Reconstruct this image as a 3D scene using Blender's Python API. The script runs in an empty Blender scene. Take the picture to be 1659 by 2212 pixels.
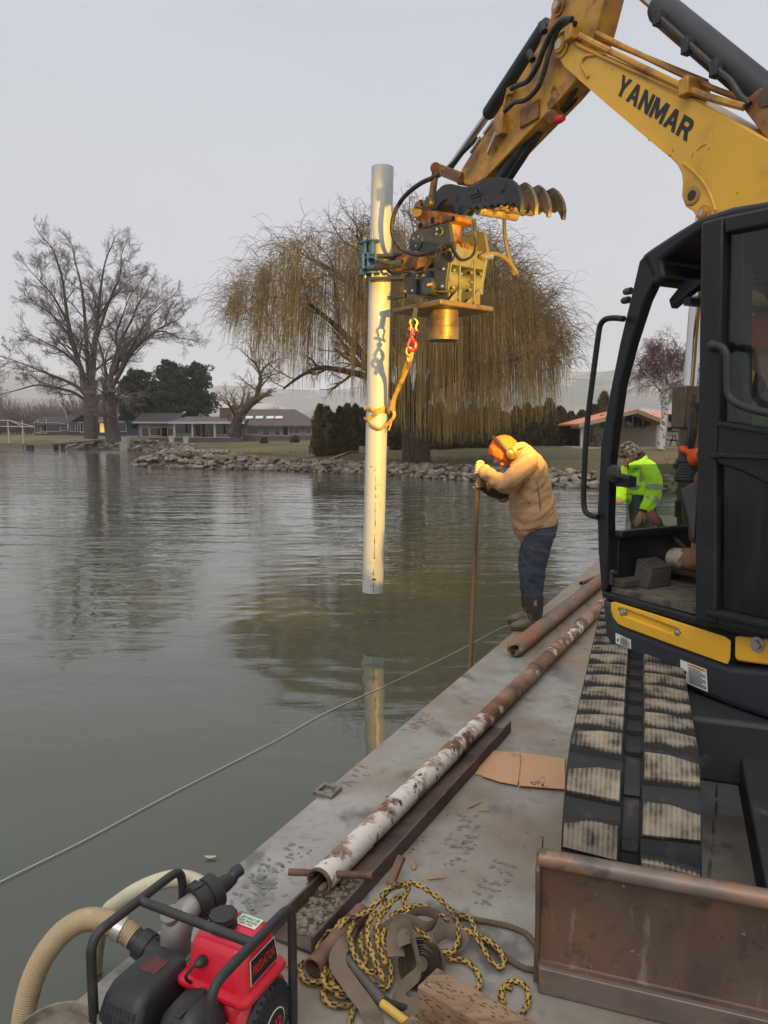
import bpy, bmesh, math, random
import numpy as np
from mathutils import Vector, Matrix, Quaternion
R = math.radians
SC = bpy.context.scene
COL = SC.collection

# ------------------------------------------------------------------ camera
CAMZ, PITCH, FPX, CX, CY = 2.08, 6.28, 1600.0, 829.5, 1106.0
cam_data = bpy.data.cameras.new('camera')
cam_data.sensor_fit = 'HORIZONTAL'; cam_data.sensor_width = 36.0
cam_data.lens = FPX / 1659.0 * 36.0
cam_data.clip_start = 0.05; cam_data.clip_end = 30000
cam = bpy.data.objects.new('camera', cam_data); COL.objects.link(cam)
cam.location = (0, 0, CAMZ); cam.rotation_euler = (R(90 - PITCH), 0, 0)
SC.camera = cam

# ------------------------------------------------------------------ sky and sun (overcast dusk)
SUN_EL, SUN_AZ = 48.0, 200.0
world = bpy.data.worlds.new('World'); SC.world = world; world.use_nodes = True
wn, wl = world.node_tree.nodes, world.node_tree.links
wn.clear()
w_out = wn.new('ShaderNodeOutputWorld'); w_bg = wn.new('ShaderNodeBackground')
w_sky = wn.new('ShaderNodeTexSky'); w_sky.sky_type = 'NISHITA'; w_sky.sun_disc = False
w_sky.sun_elevation = R(SUN_EL); w_sky.sun_rotation = R(SUN_AZ); w_sky.dust_density = 4.0
w_geo = wn.new('ShaderNodeTexCoord'); w_sep = wn.new('ShaderNodeSeparateXYZ')
w_ramp = wn.new('ShaderNodeValToRGB')
e = w_ramp.color_ramp.elements
e[0].position = 0.0; e[0].color = (0.92, 0.90, 0.91, 1)
e[1].position = 1.0; e[1].color = (0.95, 0.96, 1.0, 1)
x = w_ramp.color_ramp.elements.new(0.12); x.color = (0.575, 0.57, 0.605, 1)
x = w_ramp.color_ramp.elements.new(0.48); x.color = (0.485, 0.512, 0.555, 1)
w_noise = wn.new('ShaderNodeTexNoise'); w_noise.inputs['Scale'].default_value = 1.6; w_noise.inputs['Detail'].default_value = 5
w_map = wn.new('ShaderNodeMapping'); w_map.inputs['Scale'].default_value = (1, 1, 2.6)
w_mr = wn.new('ShaderNodeMapRange'); w_mr.inputs['From Min'].default_value = 0.3; w_mr.inputs['From Max'].default_value = 0.7
w_mr.inputs['To Min'].default_value = 0.94; w_mr.inputs['To Max'].default_value = 1.05
w_mul = wn.new('ShaderNodeVectorMath'); w_mul.operation = 'SCALE'
w_mul2 = wn.new('ShaderNodeVectorMath'); w_mul2.operation = 'SCALE'; w_mul2.inputs['Scale'].default_value = 9.3
w_hsv = wn.new('ShaderNodeHueSaturation'); w_hsv.inputs['Saturation'].default_value = 0.25
w_mix = wn.new('ShaderNodeMix'); w_mix.data_type = 'RGBA'; w_mix.inputs[0].default_value = 0.93
wl.new(w_geo.outputs['Generated'], w_sep.inputs[0]); wl.new(w_sep.outputs['Z'], w_ramp.inputs[0])
wl.new(w_geo.outputs['Generated'], w_map.inputs[0]); wl.new(w_map.outputs[0], w_noise.inputs['Vector'])
wl.new(w_noise.outputs['Fac'], w_mr.inputs['Value']); wl.new(w_mr.outputs[0], w_mul.inputs['Scale'])
wl.new(w_ramp.outputs[0], w_mul.inputs[0]); wl.new(w_mul.outputs[0], w_mul2.inputs[0])
wl.new(w_sky.outputs[0], w_hsv.inputs['Color'])
wl.new(w_hsv.outputs[0], w_mix.inputs[6]); wl.new(w_mul2.outputs[0], w_mix.inputs[7])
wl.new(w_mix.outputs[2], w_bg.inputs['Color']); w_bg.inputs['Strength'].default_value = 0.1
wl.new(w_bg.outputs[0], w_out.inputs[0])
sun_data = bpy.data.lights.new('sun', 'SUN'); sun_data.energy = 0.9; sun_data.angle = R(35); sun_data.color = (1.0, 0.96, 0.9)
sun = bpy.data.objects.new('sun', sun_data); COL.objects.link(sun)
sun.rotation_euler = (R(90 - SUN_EL), 0, R(180 - SUN_AZ))
SC.view_settings.view_transform = 'Standard'; SC.view_settings.look = 'None'
SC.view_settings.exposure = 0.45; SC.view_settings.gamma = 1.0; SC.view_settings.use_curve_mapping = False
SC.cycles.use_denoising = True
SC.cycles.max_bounces = 8; SC.cycles.volume_bounces = 5; SC.cycles.transparent_max_bounces = 12
SC.cycles.sample_clamp_indirect = 6.0

# ------------------------------------------------------------------ geometry of the view: pixels (1659 x 2212) to points on known planes
_ct, _st = math.cos(R(PITCH)), math.sin(R(PITCH))
def ray(px, py):
    a = (px - CX) / FPX; b = -(py - CY) / FPX
    return Vector((a, _ct + b * _st, -_st + b * _ct))
CAM = Vector((0, 0, CAMZ))
def onz(px, py, z):
    d = ray(px, py); return CAM + d * ((z - CAMZ) / d.z)
def ony(px, py, y):
    d = ray(px, py); return CAM + d * (y / d.y)
ZD = 0.43
def ond(px, py, h=0.0): return onz(px, py, ZD + h)
def heading(deg):            # degrees to the left of straight ahead
    return Vector((-math.sin(R(deg)), math.cos(R(deg)), 0))
UP = Vector((0, 0, 1))
class Plane:
    def __init__(s, p0, deg):
        s.p = Vector(p0); s.u = heading(deg); s.n = Vector((s.u.y, -s.u.x, 0))      # n points to the right of the heading
    def at(s, px, py, off=0.0):
        d = ray(px, py); q = s.p + s.n * off
        return CAM + d * ((q - CAM).dot(s.n) / d.dot(s.n))
    def pts(s, lst, off=0.0): return [s.at(a, b, off) for a, b in lst]
    def shifted(s, off):
        q = Plane((0, 0, 0), 0); q.u = s.u; q.n = s.n; q.p = s.p + s.n * off; return q

# ------------------------------------------------------------------ objects
def link(o): COL.objects.link(o); return o
def wloc(o):
    v = Vector((0, 0, 0))
    while o is not None: v += o.location; o = o.parent
    return v
def tag(o, label=None, cat=None, group=None, kind=None):
    if label: o['label'] = label
    if cat: o['category'] = cat
    if group: o['group'] = group
    if kind: o['kind'] = kind
    return o
def thing(name, loc, label, cat, group=None, kind=None):
    o = link(bpy.data.objects.new(name, None)); o.location = loc; o.empty_display_size = 0.2
    return tag(o, label, cat, group, kind)
def copy_tree(o, parent=None):
    c = o.copy(); COL.objects.link(c)
    if parent is not None: c.parent = parent
    for ch in list(o.children): copy_tree(ch, c)
    return c

class MB:
    """collects shapes and links them as one mesh object"""
    def __init__(s): s.v = []; s.f = []
    def add(s, vs, fs):
        o = len(s.v); s.v.extend([tuple(x) for x in vs]); s.f.extend([tuple(i + o for i in f) for f in fs]); return s
    def box(s, c, size, axes=None):
        c = Vector(c); ax = axes or (Vector((1, 0, 0)), Vector((0, 1, 0)), Vector((0, 0, 1)))
        h = [Vector(a) * (k / 2) for a, k in zip(ax, size)]
        vs = [c + h[0] * i + h[1] * j + h[2] * k for i in (-1, 1) for j in (-1, 1) for k in (-1, 1)]
        return s.add(vs, [(0, 1, 3, 2), (4, 6, 7, 5), (0, 4, 5, 1), (2, 3, 7, 6), (0, 2, 6, 4), (1, 5, 7, 3)])
    def bar(s, a, b, w, h, up=UP):
        a, b = Vector(a), Vector(b); d = (b - a); L = d.length; d.normalize()
        sd = d.cross(Vector(up));
        if sd.length < 1e-4: sd = d.cross(Vector((1, 0, 0)))
        sd.normalize(); u2 = sd.cross(d)
        return s.box((a + b) / 2, (L, w, h), (d, sd, u2))
    def prism(s, pts, vec):
        n = len(pts); pts = [Vector(p) for p in pts]; vec = Vector(vec)
        vs = pts + [p + vec for p in pts]
        fs = [tuple(range(n))[::-1], tuple(range(n, 2 * n))] + [(i, (i + 1) % n, n + (i + 1) % n, n + i) for i in range(n)]
        return s.add(vs, fs)
    def loft(s, rings, caps=True):
        n = len(rings[0]); vs = [p for r in rings for p in r]; fs = []
        for k in range(len(rings) - 1):
            for i in range(n):
                j = (i + 1) % n
                fs.append((k * n + i, k * n + j, (k + 1) * n + j, (k + 1) * n + i))
        if caps:
            fs.append(tuple(range(n))[::-1]); o = (len(rings) - 1) * n; fs.append(tuple(range(o, o + n)))
        return s.add(vs, fs)
    def tube(s, pts, rad, n=8, caps=True, side=None, flat=1.0):
        pts = [Vector(p) for p in pts]; m = len(pts)
        rr = rad if hasattr(rad, '__len__') else [rad] * m
        T = []
        for i in range(m):
            t = pts[min(i + 1, m - 1)] - pts[max(i - 1, 0)]
            T.append(t.normalized() if t.length > 1e-9 else Vector((0, 0, 1)))
        a = Vector(side) if side is not None else T[0].orthogonal()
        rings = []
        for i in range(m):
            a = a - T[i] * a.dot(T[i])
            if a.length < 1e-6: a = T[i].orthogonal()
            a.normalize(); b = T[i].cross(a)
            ra, rb = (rr[i] if hasattr(rr[i], '__len__') else (rr[i], rr[i] * flat))
            rings.append([pts[i] + a * (math.cos(2 * math.pi * k / n) * ra) + b * (math.sin(2 * math.pi * k / n) * rb) for k in range(n)])
        return s.loft(rings, caps)
    def cyl(s, a, b, r, n=16, r2=None): return s.tube([a, b], [r, r if r2 is None else r2], n)
    def lathe(s, prof, org, ax, n=24, side=None):      # prof: (distance along ax, radius)
        ax = Vector(ax).normalized(); org = Vector(org)
        a = (Vector(side) if side is not None else ax.orthogonal()); a = (a - ax * a.dot(ax)).normalized(); b = ax.cross(a)
        rings = [[org + ax * h + a * (math.cos(2 * math.pi * k / n) * r) + b * (math.sin(2 * math.pi * k / n) * r) for k in range(n)] for h, r in prof]
        return s.loft(rings, True)
    def pipe(s, a, b, r, ri, n=20):                     # hollow tube
        a, b = Vector(a), Vector(b); d = (b - a).normalized(); p = d.orthogonal().normalized(); q = d.cross(p)
        ring = lambda c, rad: [c + p * (math.cos(2 * math.pi * k / n) * rad) + q * (math.sin(2 * math.pi * k / n) * rad) for k in range(n)]
        rs = [ring(a, ri), ring(a, r), ring(b, r), ring(b, ri), ring(a, ri)]
        return s.loft(rs, False)
    def ball(s, c, r, n=10, m=7, axes=None):
        c = Vector(c); ax = axes or (Vector((1, 0, 0)), Vector((0, 1, 0)), Vector((0, 0, 1)))
        rr = r if hasattr(r, '__len__') else (r, r, r)
        rings = []
        for j in range(m + 1):
            th = math.pi * (j + 0.02) / (m + 0.04)
            rings.append([c + Vector(ax[0]) * (rr[0] * math.sin(th) * math.cos(2 * math.pi * k / n)) + Vector(ax[1]) * (rr[1] * math.sin(th) * math.sin(2 * math.pi * k / n)) - Vector(ax[2]) * (rr[2] * math.cos(th)) for k in range(n)])
        return s.loft(rings, True)
    def mesh(s, name, org=(0, 0, 0), ang=35):
        me = bpy.data.meshes.new(name); o = Vector(org)
        me.from_pydata([(x[0] - o.x, x[1] - o.y, x[2] - o.z) for x in s.v], [], s.f)
        me.update()
        bm = bmesh.new(); bm.from_mesh(me); bmesh.ops.recalc_face_normals(bm, faces=bm.faces); bm.to_mesh(me); bm.free()
        if ang:
            me.polygons.foreach_set('use_smooth', [True] * len(me.polygons)); me.set_sharp_from_angle(angle=R(ang))
        return me
    def build(s, name, mat, parent=None, bevel=0, ang=35, org=None, seg=2, label=None, **tags):
        if parent is not None: o = wloc(parent)
        elif org is not None: o = Vector(org)
        else:
            a = np.array(s.v); o = Vector(((a[:, 0].min() + a[:, 0].max()) / 2, (a[:, 1].min() + a[:, 1].max()) / 2, a[:, 2].min()))
        me = s.mesh(name, o, ang); me.materials.append(mat)
        ob = link(bpy.data.objects.new(name, me))
        if parent is not None: ob.parent = parent
        else: ob.location = o
        if bevel:
            b = ob.modifiers.new('bevel', 'BEVEL'); b.width = bevel; b.segments = seg; b.limit_method = 'ANGLE'; b.angle_limit = R(40); b.harden_normals = False
        tag(ob, label, **tags)
        return ob
def fast_mesh(name, verts, faces_flat, loop_tot, mat, parent=None, loc=(0, 0, 0), smooth=True):
    """numpy verts (N,3), flat face indices and per-face counts to one object"""
    me = bpy.data.meshes.new(name)
    nv = len(verts); nf = len(loop_tot)
    me.vertices.add(nv); me.vertices.foreach_set('co', np.asarray(verts, np.float32).ravel())
    me.loops.add(len(faces_flat)); me.loops.foreach_set('vertex_index', np.asarray(faces_flat, np.int32))
    me.polygons.add(nf)
    lt = np.asarray(loop_tot, np.int32); ls = np.concatenate([[0], np.cumsum(lt)[:-1]]).astype(np.int32)
    me.polygons.foreach_set('loop_start', ls); me.polygons.foreach_set('loop_total', lt)
    me.polygons.foreach_set('use_smooth', np.full(nf, smooth))
    me.update(calc_edges=True); me.validate()
    me.materials.append(mat)
    ob = link(bpy.data.objects.new(name, me)); ob.location = loc
    if parent is not None: ob.parent = parent
    return ob
def many_tubes(paths, sides=3):
    """paths: list of (points (n,3) array, radii (n,)) -> verts, faces_flat, loop_tot"""
    V, F = [], []; off = 0
    ang = np.arange(sides) * 2 * np.pi / sides; ca, sa = np.cos(ang), np.sin(ang)
    for p, r in paths:
        p = np.asarray(p, float); n = len(p)
        t = np.empty_like(p); t[1:-1] = p[2:] - p[:-2]; t[0] = p[1] - p[0]; t[-1] = p[-1] - p[-2]
        t /= (np.linalg.norm(t, axis=1, keepdims=True) + 1e-9)
        ref = np.array([0.31, 0.87, 0.38]) if abs(t[0, 2]) > 0.8 else np.array([0.1, 0.2, 0.97])
        a = np.cross(t, ref); a /= (np.linalg.norm(a, axis=1, keepdims=True) + 1e-9); b = np.cross(t, a)
        rr = np.asarray(r, float)[:, None, None]
        vs = p[:, None, :] + rr * (a[:, None, :] * ca[None, :, None] + b[:, None, :] * sa[None, :, None])
        V.append(vs.reshape(-1, 3))
        k = np.arange(n - 1)[:, None] * sides + off; i = np.arange(sides)[None, :]; j = (i + 1) % sides
        F.append(np.stack([k + i, k + j, k + sides + j, k + sides + i], -1).reshape(-1, 4))
        off += n * sides
    V = np.concatenate(V); F = np.concatenate(F)
    return V, F.ravel(), np.full(len(F), 4)
def smoothpath(pts, n=6):
    """Catmull-Rom through points"""
    P = [Vector(p) for p in pts]; out = []
    for i in range(len(P) - 1):
        p0, p1, p2, p3 = P[max(i - 1, 0)], P[i], P[i + 1], P[min(i + 2, len(P) - 1)]
        for k in range(n):
            t = k / n
            out.append(0.5 * ((2 * p1) + (p2 - p0) * t + (2 * p0 - 5 * p1 + 4 * p2 - p3) * t * t + (3 * p1 - p0 - 3 * p2 + p3) * t ** 3))
    out.append(P[-1]); return out

# ------------------------------------------------------------------ materials
def S(r, g, b):
    f = lambda c: (c / 255) / 12.92 if c / 255 <= 0.04045 else ((c / 255 + 0.055) / 1.055) ** 2.4
    return (f(r), f(g), f(b))
def mat(name, col, rough=0.5, metal=0.0, var=0.0, vscale=4.0, layers=(), bump=(), spec=None, coat=0.0, trans=0.0, ior=None, alpha=1.0, emit=None, rvar=0.0, sss=0.0):
    """Principled material. var: brightness mottling; layers: (colour, scale, lo, hi[, stretch xyz, rough, detail]) noise patches; bump: (scale, strength, dist[, stretch])"""
    m = bpy.data.materials.new(name); m.use_nodes = True
    nt = m.node_tree; N, L = nt.nodes, nt.links; N.clear()
    out = N.new('ShaderNodeOutputMaterial'); b = N.new('ShaderNodeBsdfPrincipled'); L.new(b.outputs[0], out.inputs[0])
    b.inputs['Roughness'].default_value = rough; b.inputs['Metallic'].default_value = metal
    b.inputs['Base Color'].default_value = (*col, 1)
    if spec is not None: b.inputs['Specular IOR Level'].default_value = spec
    if coat: b.inputs['Coat Weight'].default_value = coat; b.inputs['Coat Roughness'].default_value = 0.15
    if trans: b.inputs['Transmission Weight'].default_value = trans
    if ior: b.inputs['IOR'].default_value = ior
    if alpha < 1: b.inputs['Alpha'].default_value = alpha
    if emit: b.inputs['Emission Color'].default_value = (*emit[0], 1); b.inputs['Emission Strength'].default_value = emit[1]
    tc = N.new('ShaderNodeTexCoord')
    def noise(scale, stretch=None, detail=6, seed=0.0, dist=0.0):
        mp = N.new('ShaderNodeMapping'); L.new(tc.outputs['Object'], mp.inputs[0])
        mp.inputs['Location'].default_value = (seed * 3.7, seed * 1.9, seed * 2.3)
        if stretch: mp.inputs['Scale'].default_value = stretch
        nz = N.new('ShaderNodeTexNoise'); nz.inputs['Scale'].default_value = scale; nz.inputs['Detail'].default_value = detail
        nz.inputs['Roughness'].default_value = 0.62; nz.inputs['Distortion'].default_value = dist
        L.new(mp.outputs[0], nz.inputs['Vector']); return nz.outputs['Fac']
    cur = None; rcur = None
    def rng(sock, a, bb, c, d):
        mr = N.new('ShaderNodeMapRange'); mr.inputs['From Min'].default_value = a; mr.inputs['From Max'].default_value = bb
        mr.inputs['To Min'].default_value = c; mr.inputs['To Max'].default_value = d; L.new(sock, mr.inputs['Value']); return mr.outputs[0]
    if var or layers:
        rgb = N.new('ShaderNodeRGB'); rgb.outputs[0].default_value = (*col, 1); cur = rgb.outputs[0]
        if var:
            h = N.new('ShaderNodeHueSaturation'); L.new(rng(noise(vscale, seed=0.7), 0.25, 0.75, 1 - var, 1 + var), h.inputs['Value']); L.new(cur, h.inputs['Color']); cur = h.outputs[0]
        for k, ly in enumerate(layers):
            c2, sc, lo, hi = ly[:4]; st = ly[4] if len(ly) > 4 else None; r2 = ly[5] if len(ly) > 5 else None; dt = ly[6] if len(ly) > 6 else 8
            fac = rng(noise(sc, st, dt, seed=k + 1.3), lo, hi, 0.0, 1.0)
            mx = N.new('ShaderNodeMix'); mx.data_type = 'RGBA'; L.new(fac, mx.inputs[0]); L.new(cur, mx.inputs[6]); mx.inputs[7].default_value = (*c2, 1); cur = mx.outputs[2]
            if r2 is not None:
                mr = N.new('ShaderNodeMix'); mr.data_type = 'FLOAT'; L.new(fac, mr.inputs[0]); mr.inputs[2].default_value = rough; mr.inputs[3].default_value = r2
                if rcur is not None: L.new(rcur, mr.inputs[2])
                rcur = mr.outputs[0]
        L.new(cur, b.inputs['Base Color'])
    if rvar and rcur is None: rcur = rng(noise(vscale * 2, seed=5.0), 0.3, 0.7, max(0.02, rough - rvar), rough + rvar)
    if rcur is not None: L.new(rcur, b.inputs['Roughness'])
    nsock = None
    for k, bp in enumerate(bump):
        bn = N.new('ShaderNodeBump'); bn.inputs['Strength'].default_value = bp[1]; bn.inputs['Distance'].default_value = bp[2]
        L.new(noise(bp[0], bp[3] if len(bp) > 3 else None, 6, seed=k + 9.1), bn.inputs['Height'])
        if nsock is not None: L.new(nsock, bn.inputs['Normal'])
        nsock = bn.outputs[0]
    if nsock is not None: L.new(nsock, b.inputs['Normal'])
    return m

def text_mesh(name, body, P00, P10, P01, material, parent, lift, depth=0.002, bold=0.02, align_spaces=1.0, font_shear=0.0):
    """lettering fitted to the parallelogram P00 (start of baseline), P10 (end of baseline), P01 (top of the first letter), standing `lift` off the surface"""
    cu = bpy.data.curves.new(name, 'FONT'); cu.body = body; cu.size = 1.0; cu.offset = bold; cu.extrude = 0.0; cu.space_character = align_spaces; cu.resolution_u = 4; cu.shear = font_shear
    cu.space_line = 1.0; cu.align_x = 'LEFT'
    tmp = bpy.data.objects.new('text_source', cu); COL.objects.link(tmp)
    bpy.context.view_layer.update()
    me = bpy.data.meshes.new_from_object(tmp.evaluated_get(bpy.context.evaluated_depsgraph_get()))
    bpy.data.objects.remove(tmp); bpy.data.curves.remove(cu)
    n = len(me.vertices); co = np.empty(n * 3); me.vertices.foreach_get('co', co); co = co.reshape(-1, 3)
    mn, mx = co[:, :2].min(0), co[:, :2].max(0); uv = (co[:, :2] - mn) / (mx - mn)
    P00, P10, P01 = Vector(P00), Vector(P10), Vector(P01)
    ex, ey = P10 - P00, P01 - P00; nn = ex.cross(ey).normalized()
    o = wloc(parent) if parent is not None else Vector((0, 0, 0))
    base = P00 + nn * lift - o
    w = np.array(base)[None] + uv[:, :1] * np.array(ex)[None] + uv[:, 1:2] * np.array(ey)[None]
    me.vertices.foreach_set('co', w.ravel()); me.materials.clear(); me.materials.append(material); me.update(); me.name = name
    ob = link(bpy.data.objects.new(name, me)); ob.parent = parent
    if depth:
        so = ob.modifiers.new('solid', 'SOLIDIFY'); so.thickness = depth; so.offset = 1.0
    return ob
rnd = random.Random(7)
LAMP, HAZE = 1200.0, 0.00045
# ================================================================== SETTING
# ---- shoreline: land polygon in plan (x right, y away from the camera)
SHORE = [(-400, 150), (-120, 118), (-75, 101), (-47, 91.5), (-38, 86), (-31, 82), (-25, 78), (-20, 70), (-17.6, 60), (-15.2, 50), (-15.4, 46.2), (-14.2, 43.2), (-11.6, 41.6),
         (-9.6, 40.2), (-6.2, 39.4), (-3.0, 37.2), (-0.8, 35.4), (1.5, 33.3), (4.1, 30.6), (7.0, 27.4), (10.0, 25.0), (15.0, 22.5), (22, 20.5), (40, 17), (120, 10), (400, 0)]
LANDPOLY = SHORE + [(4000, 0), (4000, 6000), (-4000, 6000), (-4000, 150)]
def shore_dist(X, Y):
    """signed distance inland from the shoreline (numpy)"""
    P = np.array(SHORE, float); d2 = np.full(X.shape, 1e18)
    for (ax, ay), (bx, by) in zip(P[:-1], P[1:]):
        vx, vy = bx - ax, by - ay; t = np.clip(((X - ax) * vx + (Y - ay) * vy) / (vx * vx + vy * vy), 0, 1)
        d2 = np.minimum(d2, (X - ax - t * vx) ** 2 + (Y - ay - t * vy) ** 2)
    ins = np.zeros(X.shape, bool); Q = LANDPOLY
    for i in range(len(Q)):
        (x1, y1), (x2, y2) = Q[i], Q[(i + 1) % len(Q)]
        if y1 == y2: continue
        c = ((y1 > Y) != (y2 > Y)) & (X < (x2 - x1) * (Y - y1) / (y2 - y1) + x1)
        ins ^= c
    return np.where(ins, 1, -1) * np.sqrt(d2)
def land_z(X, Y):
    X = np.asarray(X, float); Y = np.asarray(Y, float)
    d = shore_dist(X, Y)
    left = np.clip((-16 - X) / 10, 0, 1)
    bank = 0.42 + 0.42 * left
    spit = 0.42 * np.exp(-(((X + 11.5) / 3.6) ** 2 + ((Y - 43.5) / 3.0) ** 2)) * (d > 0)
    z = np.where(d < 0, np.maximum(d * 0.3, -1.5), np.minimum(d / 1.7, 1) * bank + np.clip(d - 1.7, 0, 20) * (0.03 - 0.010 * left) + np.clip(d - 22, 0, 400) * 0.0022)
    z = z + spit + np.where(d > 0.5, 0.05 * np.sin(X * 0.55 + 1.3) * np.sin(Y * 0.43) + 0.03 * np.sin(X * 1.9 + Y * 1.3), 0)
    return z
def lz(x, y): return float(land_z(np.array([x]), np.array([y]))[0])
def onland(px, y):            # point of the lawn straight below pixel column px at distance y
    a = ony(px, 930, y); return Vector((a.x, y, lz(a.x, y)))

def axis(lst):
    out = []
    for a, b, st in lst: out += list(np.arange(a, b, st))
    return np.array(out + [lst[-1][1]])
gx = axis([(-3000, -400, 200), (-400, -60, 12), (-60, -22, 1.6), (-22, 24, 0.55), (24, 80, 3), (80, 400, 16), (400, 3000, 200)])
gy = axis([(8, 20, 2), (20, 52, 0.55), (52, 110, 1.3), (110, 260, 6), (260, 800, 40), (800, 2900, 300)])
GX, GY = np.meshgrid(gx, gy); GZ = land_z(GX, GY)
nx, ny = len(gx), len(gy)
idx = (np.arange(ny - 1)[:, None] * nx + np.arange(nx - 1)[None, :])
quads = np.stack([idx, idx + 1, idx + nx + 1, idx + nx], -1).reshape(-1, 4)
zz = GZ.ravel()
keep = (zz[quads] > -1.45).any(1); quads = quads[keep]
used = np.unique(quads); remap = np.full(nx * ny, -1); remap[used] = np.arange(len(used))
m_lawn = mat('lawn_turf', S(92, 87, 54), 0.95, var=0.24, vscale=0.5,
             layers=[(S(116, 97, 56), 0.06, 0.46, 0.62), (S(80, 68, 52), 0.22, 0.47, 0.66), (S(82, 90, 44), 0.35, 0.54, 0.72)],
             bump=[(6, 0.6, 0.06), (45, 0.6, 0.03)])
lawn = fast_mesh('lawn', np.stack([GX.ravel(), GY.ravel(), zz], -1)[used], remap[quads].ravel(), np.full(len(quads), 4), m_lawn)
nt = m_lawn.node_tree; pb = [n for n in nt.nodes if n.type == 'BSDF_PRINCIPLED'][0]; tcn = [n for n in nt.nodes if n.type == 'TEX_COORD'][0]; cur = pb.inputs['Base Color'].links[0].from_socket
sz_ = nt.nodes.new('ShaderNodeSeparateXYZ'); nt.links.new(tcn.outputs['Object'], sz_.inputs[0]); nz = nt.nodes.new('ShaderNodeTexNoise'); nz.inputs['Scale'].default_value = 1.2; nt.links.new(tcn.outputs['Object'], nz.inputs['Vector'])
ma = nt.nodes.new('ShaderNodeMath'); ma.operation = 'MULTIPLY_ADD'; ma.inputs[1].default_value = .35; nt.links.new(nz.outputs['Fac'], ma.inputs[0]); nt.links.new(sz_.outputs['Z'], ma.inputs[2])
ms = nt.nodes.new('ShaderNodeMapRange'); ms.inputs['From Min'].default_value = 0.58; ms.inputs['From Max'].default_value = 0.74; nt.links.new(ma.outputs[0], ms.inputs['Value'])
mx = nt.nodes.new('ShaderNodeMix'); mx.data_type = 'RGBA'; nt.links.new(ms.outputs[0], mx.inputs[0]); mx.inputs[6].default_value = (*S(82, 66, 54), 1); nt.links.new(cur, mx.inputs[7]); nt.links.new(mx.outputs[2], pb.inputs['Base Color'])      # bare soil on the bank
tag(lawn, 'winter lawn sloping down to the stone shore', kind='structure')

# ---- lake
m_lake = bpy.data.materials.new('lake_water'); m_lake.use_nodes = True
nt = m_lake.node_tree; b = nt.nodes['Principled BSDF']
b.inputs['Base Color'].default_value = (0.066, 0.071, 0.050, 1); b.inputs['Roughness'].default_value = 0.03; b.inputs['IOR'].default_value = 1.55
tc = nt.nodes.new('ShaderNodeTexCoord')
def w_noise_tex(scale, stretch, rot, detail, dist=0.0):
    mp = nt.nodes.new('ShaderNodeMapping'); mp.inputs['Rotation'].default_value = (0, 0, R(rot)); mp.inputs['Scale'].default_value = stretch
    nz = nt.nodes.new('ShaderNodeTexNoise'); nz.inputs['Scale'].default_value = scale; nz.inputs['Detail'].default_value = detail; nz.inputs['Distortion'].default_value = dist
    nt.links.new(tc.outputs['Object'], mp.inputs[0]); nt.links.new(mp.outputs[0], nz.inputs['Vector']); return nz.outputs['Fac']
def w_math(op, a, c):
    n = nt.nodes.new('ShaderNodeMath'); n.operation = op
    for i, v in enumerate((a, c)):
        if hasattr(v, 'node'): nt.links.new(v, n.inputs[i])
        else: n.inputs[i].default_value = v
    return n.outputs[0]
patch = w_noise_tex(0.09, (0.8, 1, 1), 8, 2)
mr = nt.nodes.new('ShaderNodeMapRange'); mr.inputs['From Min'].default_value = 0.38; mr.inputs['From Max'].default_value = 0.62; mr.inputs['To Min'].default_value = 0.35; mr.inputs['To Max'].default_value = 1.0
nt.links.new(patch, mr.inputs['Value'])
sepw = nt.nodes.new('ShaderNodeSeparateXYZ'); nt.links.new(tc.outputs['Object'], sepw.inputs[0])
mrd = nt.nodes.new('ShaderNodeMapRange'); mrd.inputs['From Min'].default_value = 3.5; mrd.inputs['From Max'].default_value = 14.0; mrd.inputs['To Min'].default_value = 0.22; mrd.inputs['To Max'].default_value = 1.0
nt.links.new(sepw.outputs['Y'], mrd.inputs['Value'])                 # calm in the lee of the barge
h = w_math('ADD', w_math('MULTIPLY', w_noise_tex(1.0, (0.35, 1.25, 1), 6, 4, 0.4), 0.075), w_math('MULTIPLY', w_noise_tex(3.4, (0.5, 1.0, 1), -14, 3, 0.3), 0.022))
h = w_math('MULTIPLY', w_math('MULTIPLY', h, mr.outputs[0]), mrd.outputs[0])
# rings spreading from the pile
vm = nt.nodes.new('ShaderNodeVectorMath'); vm.operation = 'DISTANCE'; vm.inputs[1].default_value = (0.15, 7.1, 0); nt.links.new(tc.outputs['Object'], vm.inputs[0])
ring = w_math('MULTIPLY', w_math('SINE', w_math('MULTIPLY', vm.outputs['Value'], 17.0), 0), w_math('MULTIPLY', w_math('POWER', 2.718, w_math('MULTIPLY', vm.outputs['Value'], -0.55)), 0.0035))
h = w_math('ADD', h, w_math('MULTIPLY', ring, w_noise_tex(0.6, (1, 1, 1), 0, 2)))
bn = nt.nodes.new('ShaderNodeBump'); bn.inputs['Strength'].default_value = 1.0; bn.inputs['Distance'].default_value = 1.0
nt.links.new(h, bn.inputs['Height']); nt.links.new(bn.outputs[0], b.inputs['Normal'])
mb = MB(); mb.add([(-3000, -450, 0), (3000, -450, 0), (3000, 400, 0), (-3000, 400, 0)], [(0, 1, 2, 3)])
lake = mb.build('lake', m_lake, org=(0, 0, 0), ang=0); tag(lake, 'calm grey green lake with light ripples', kind='structure')

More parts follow.
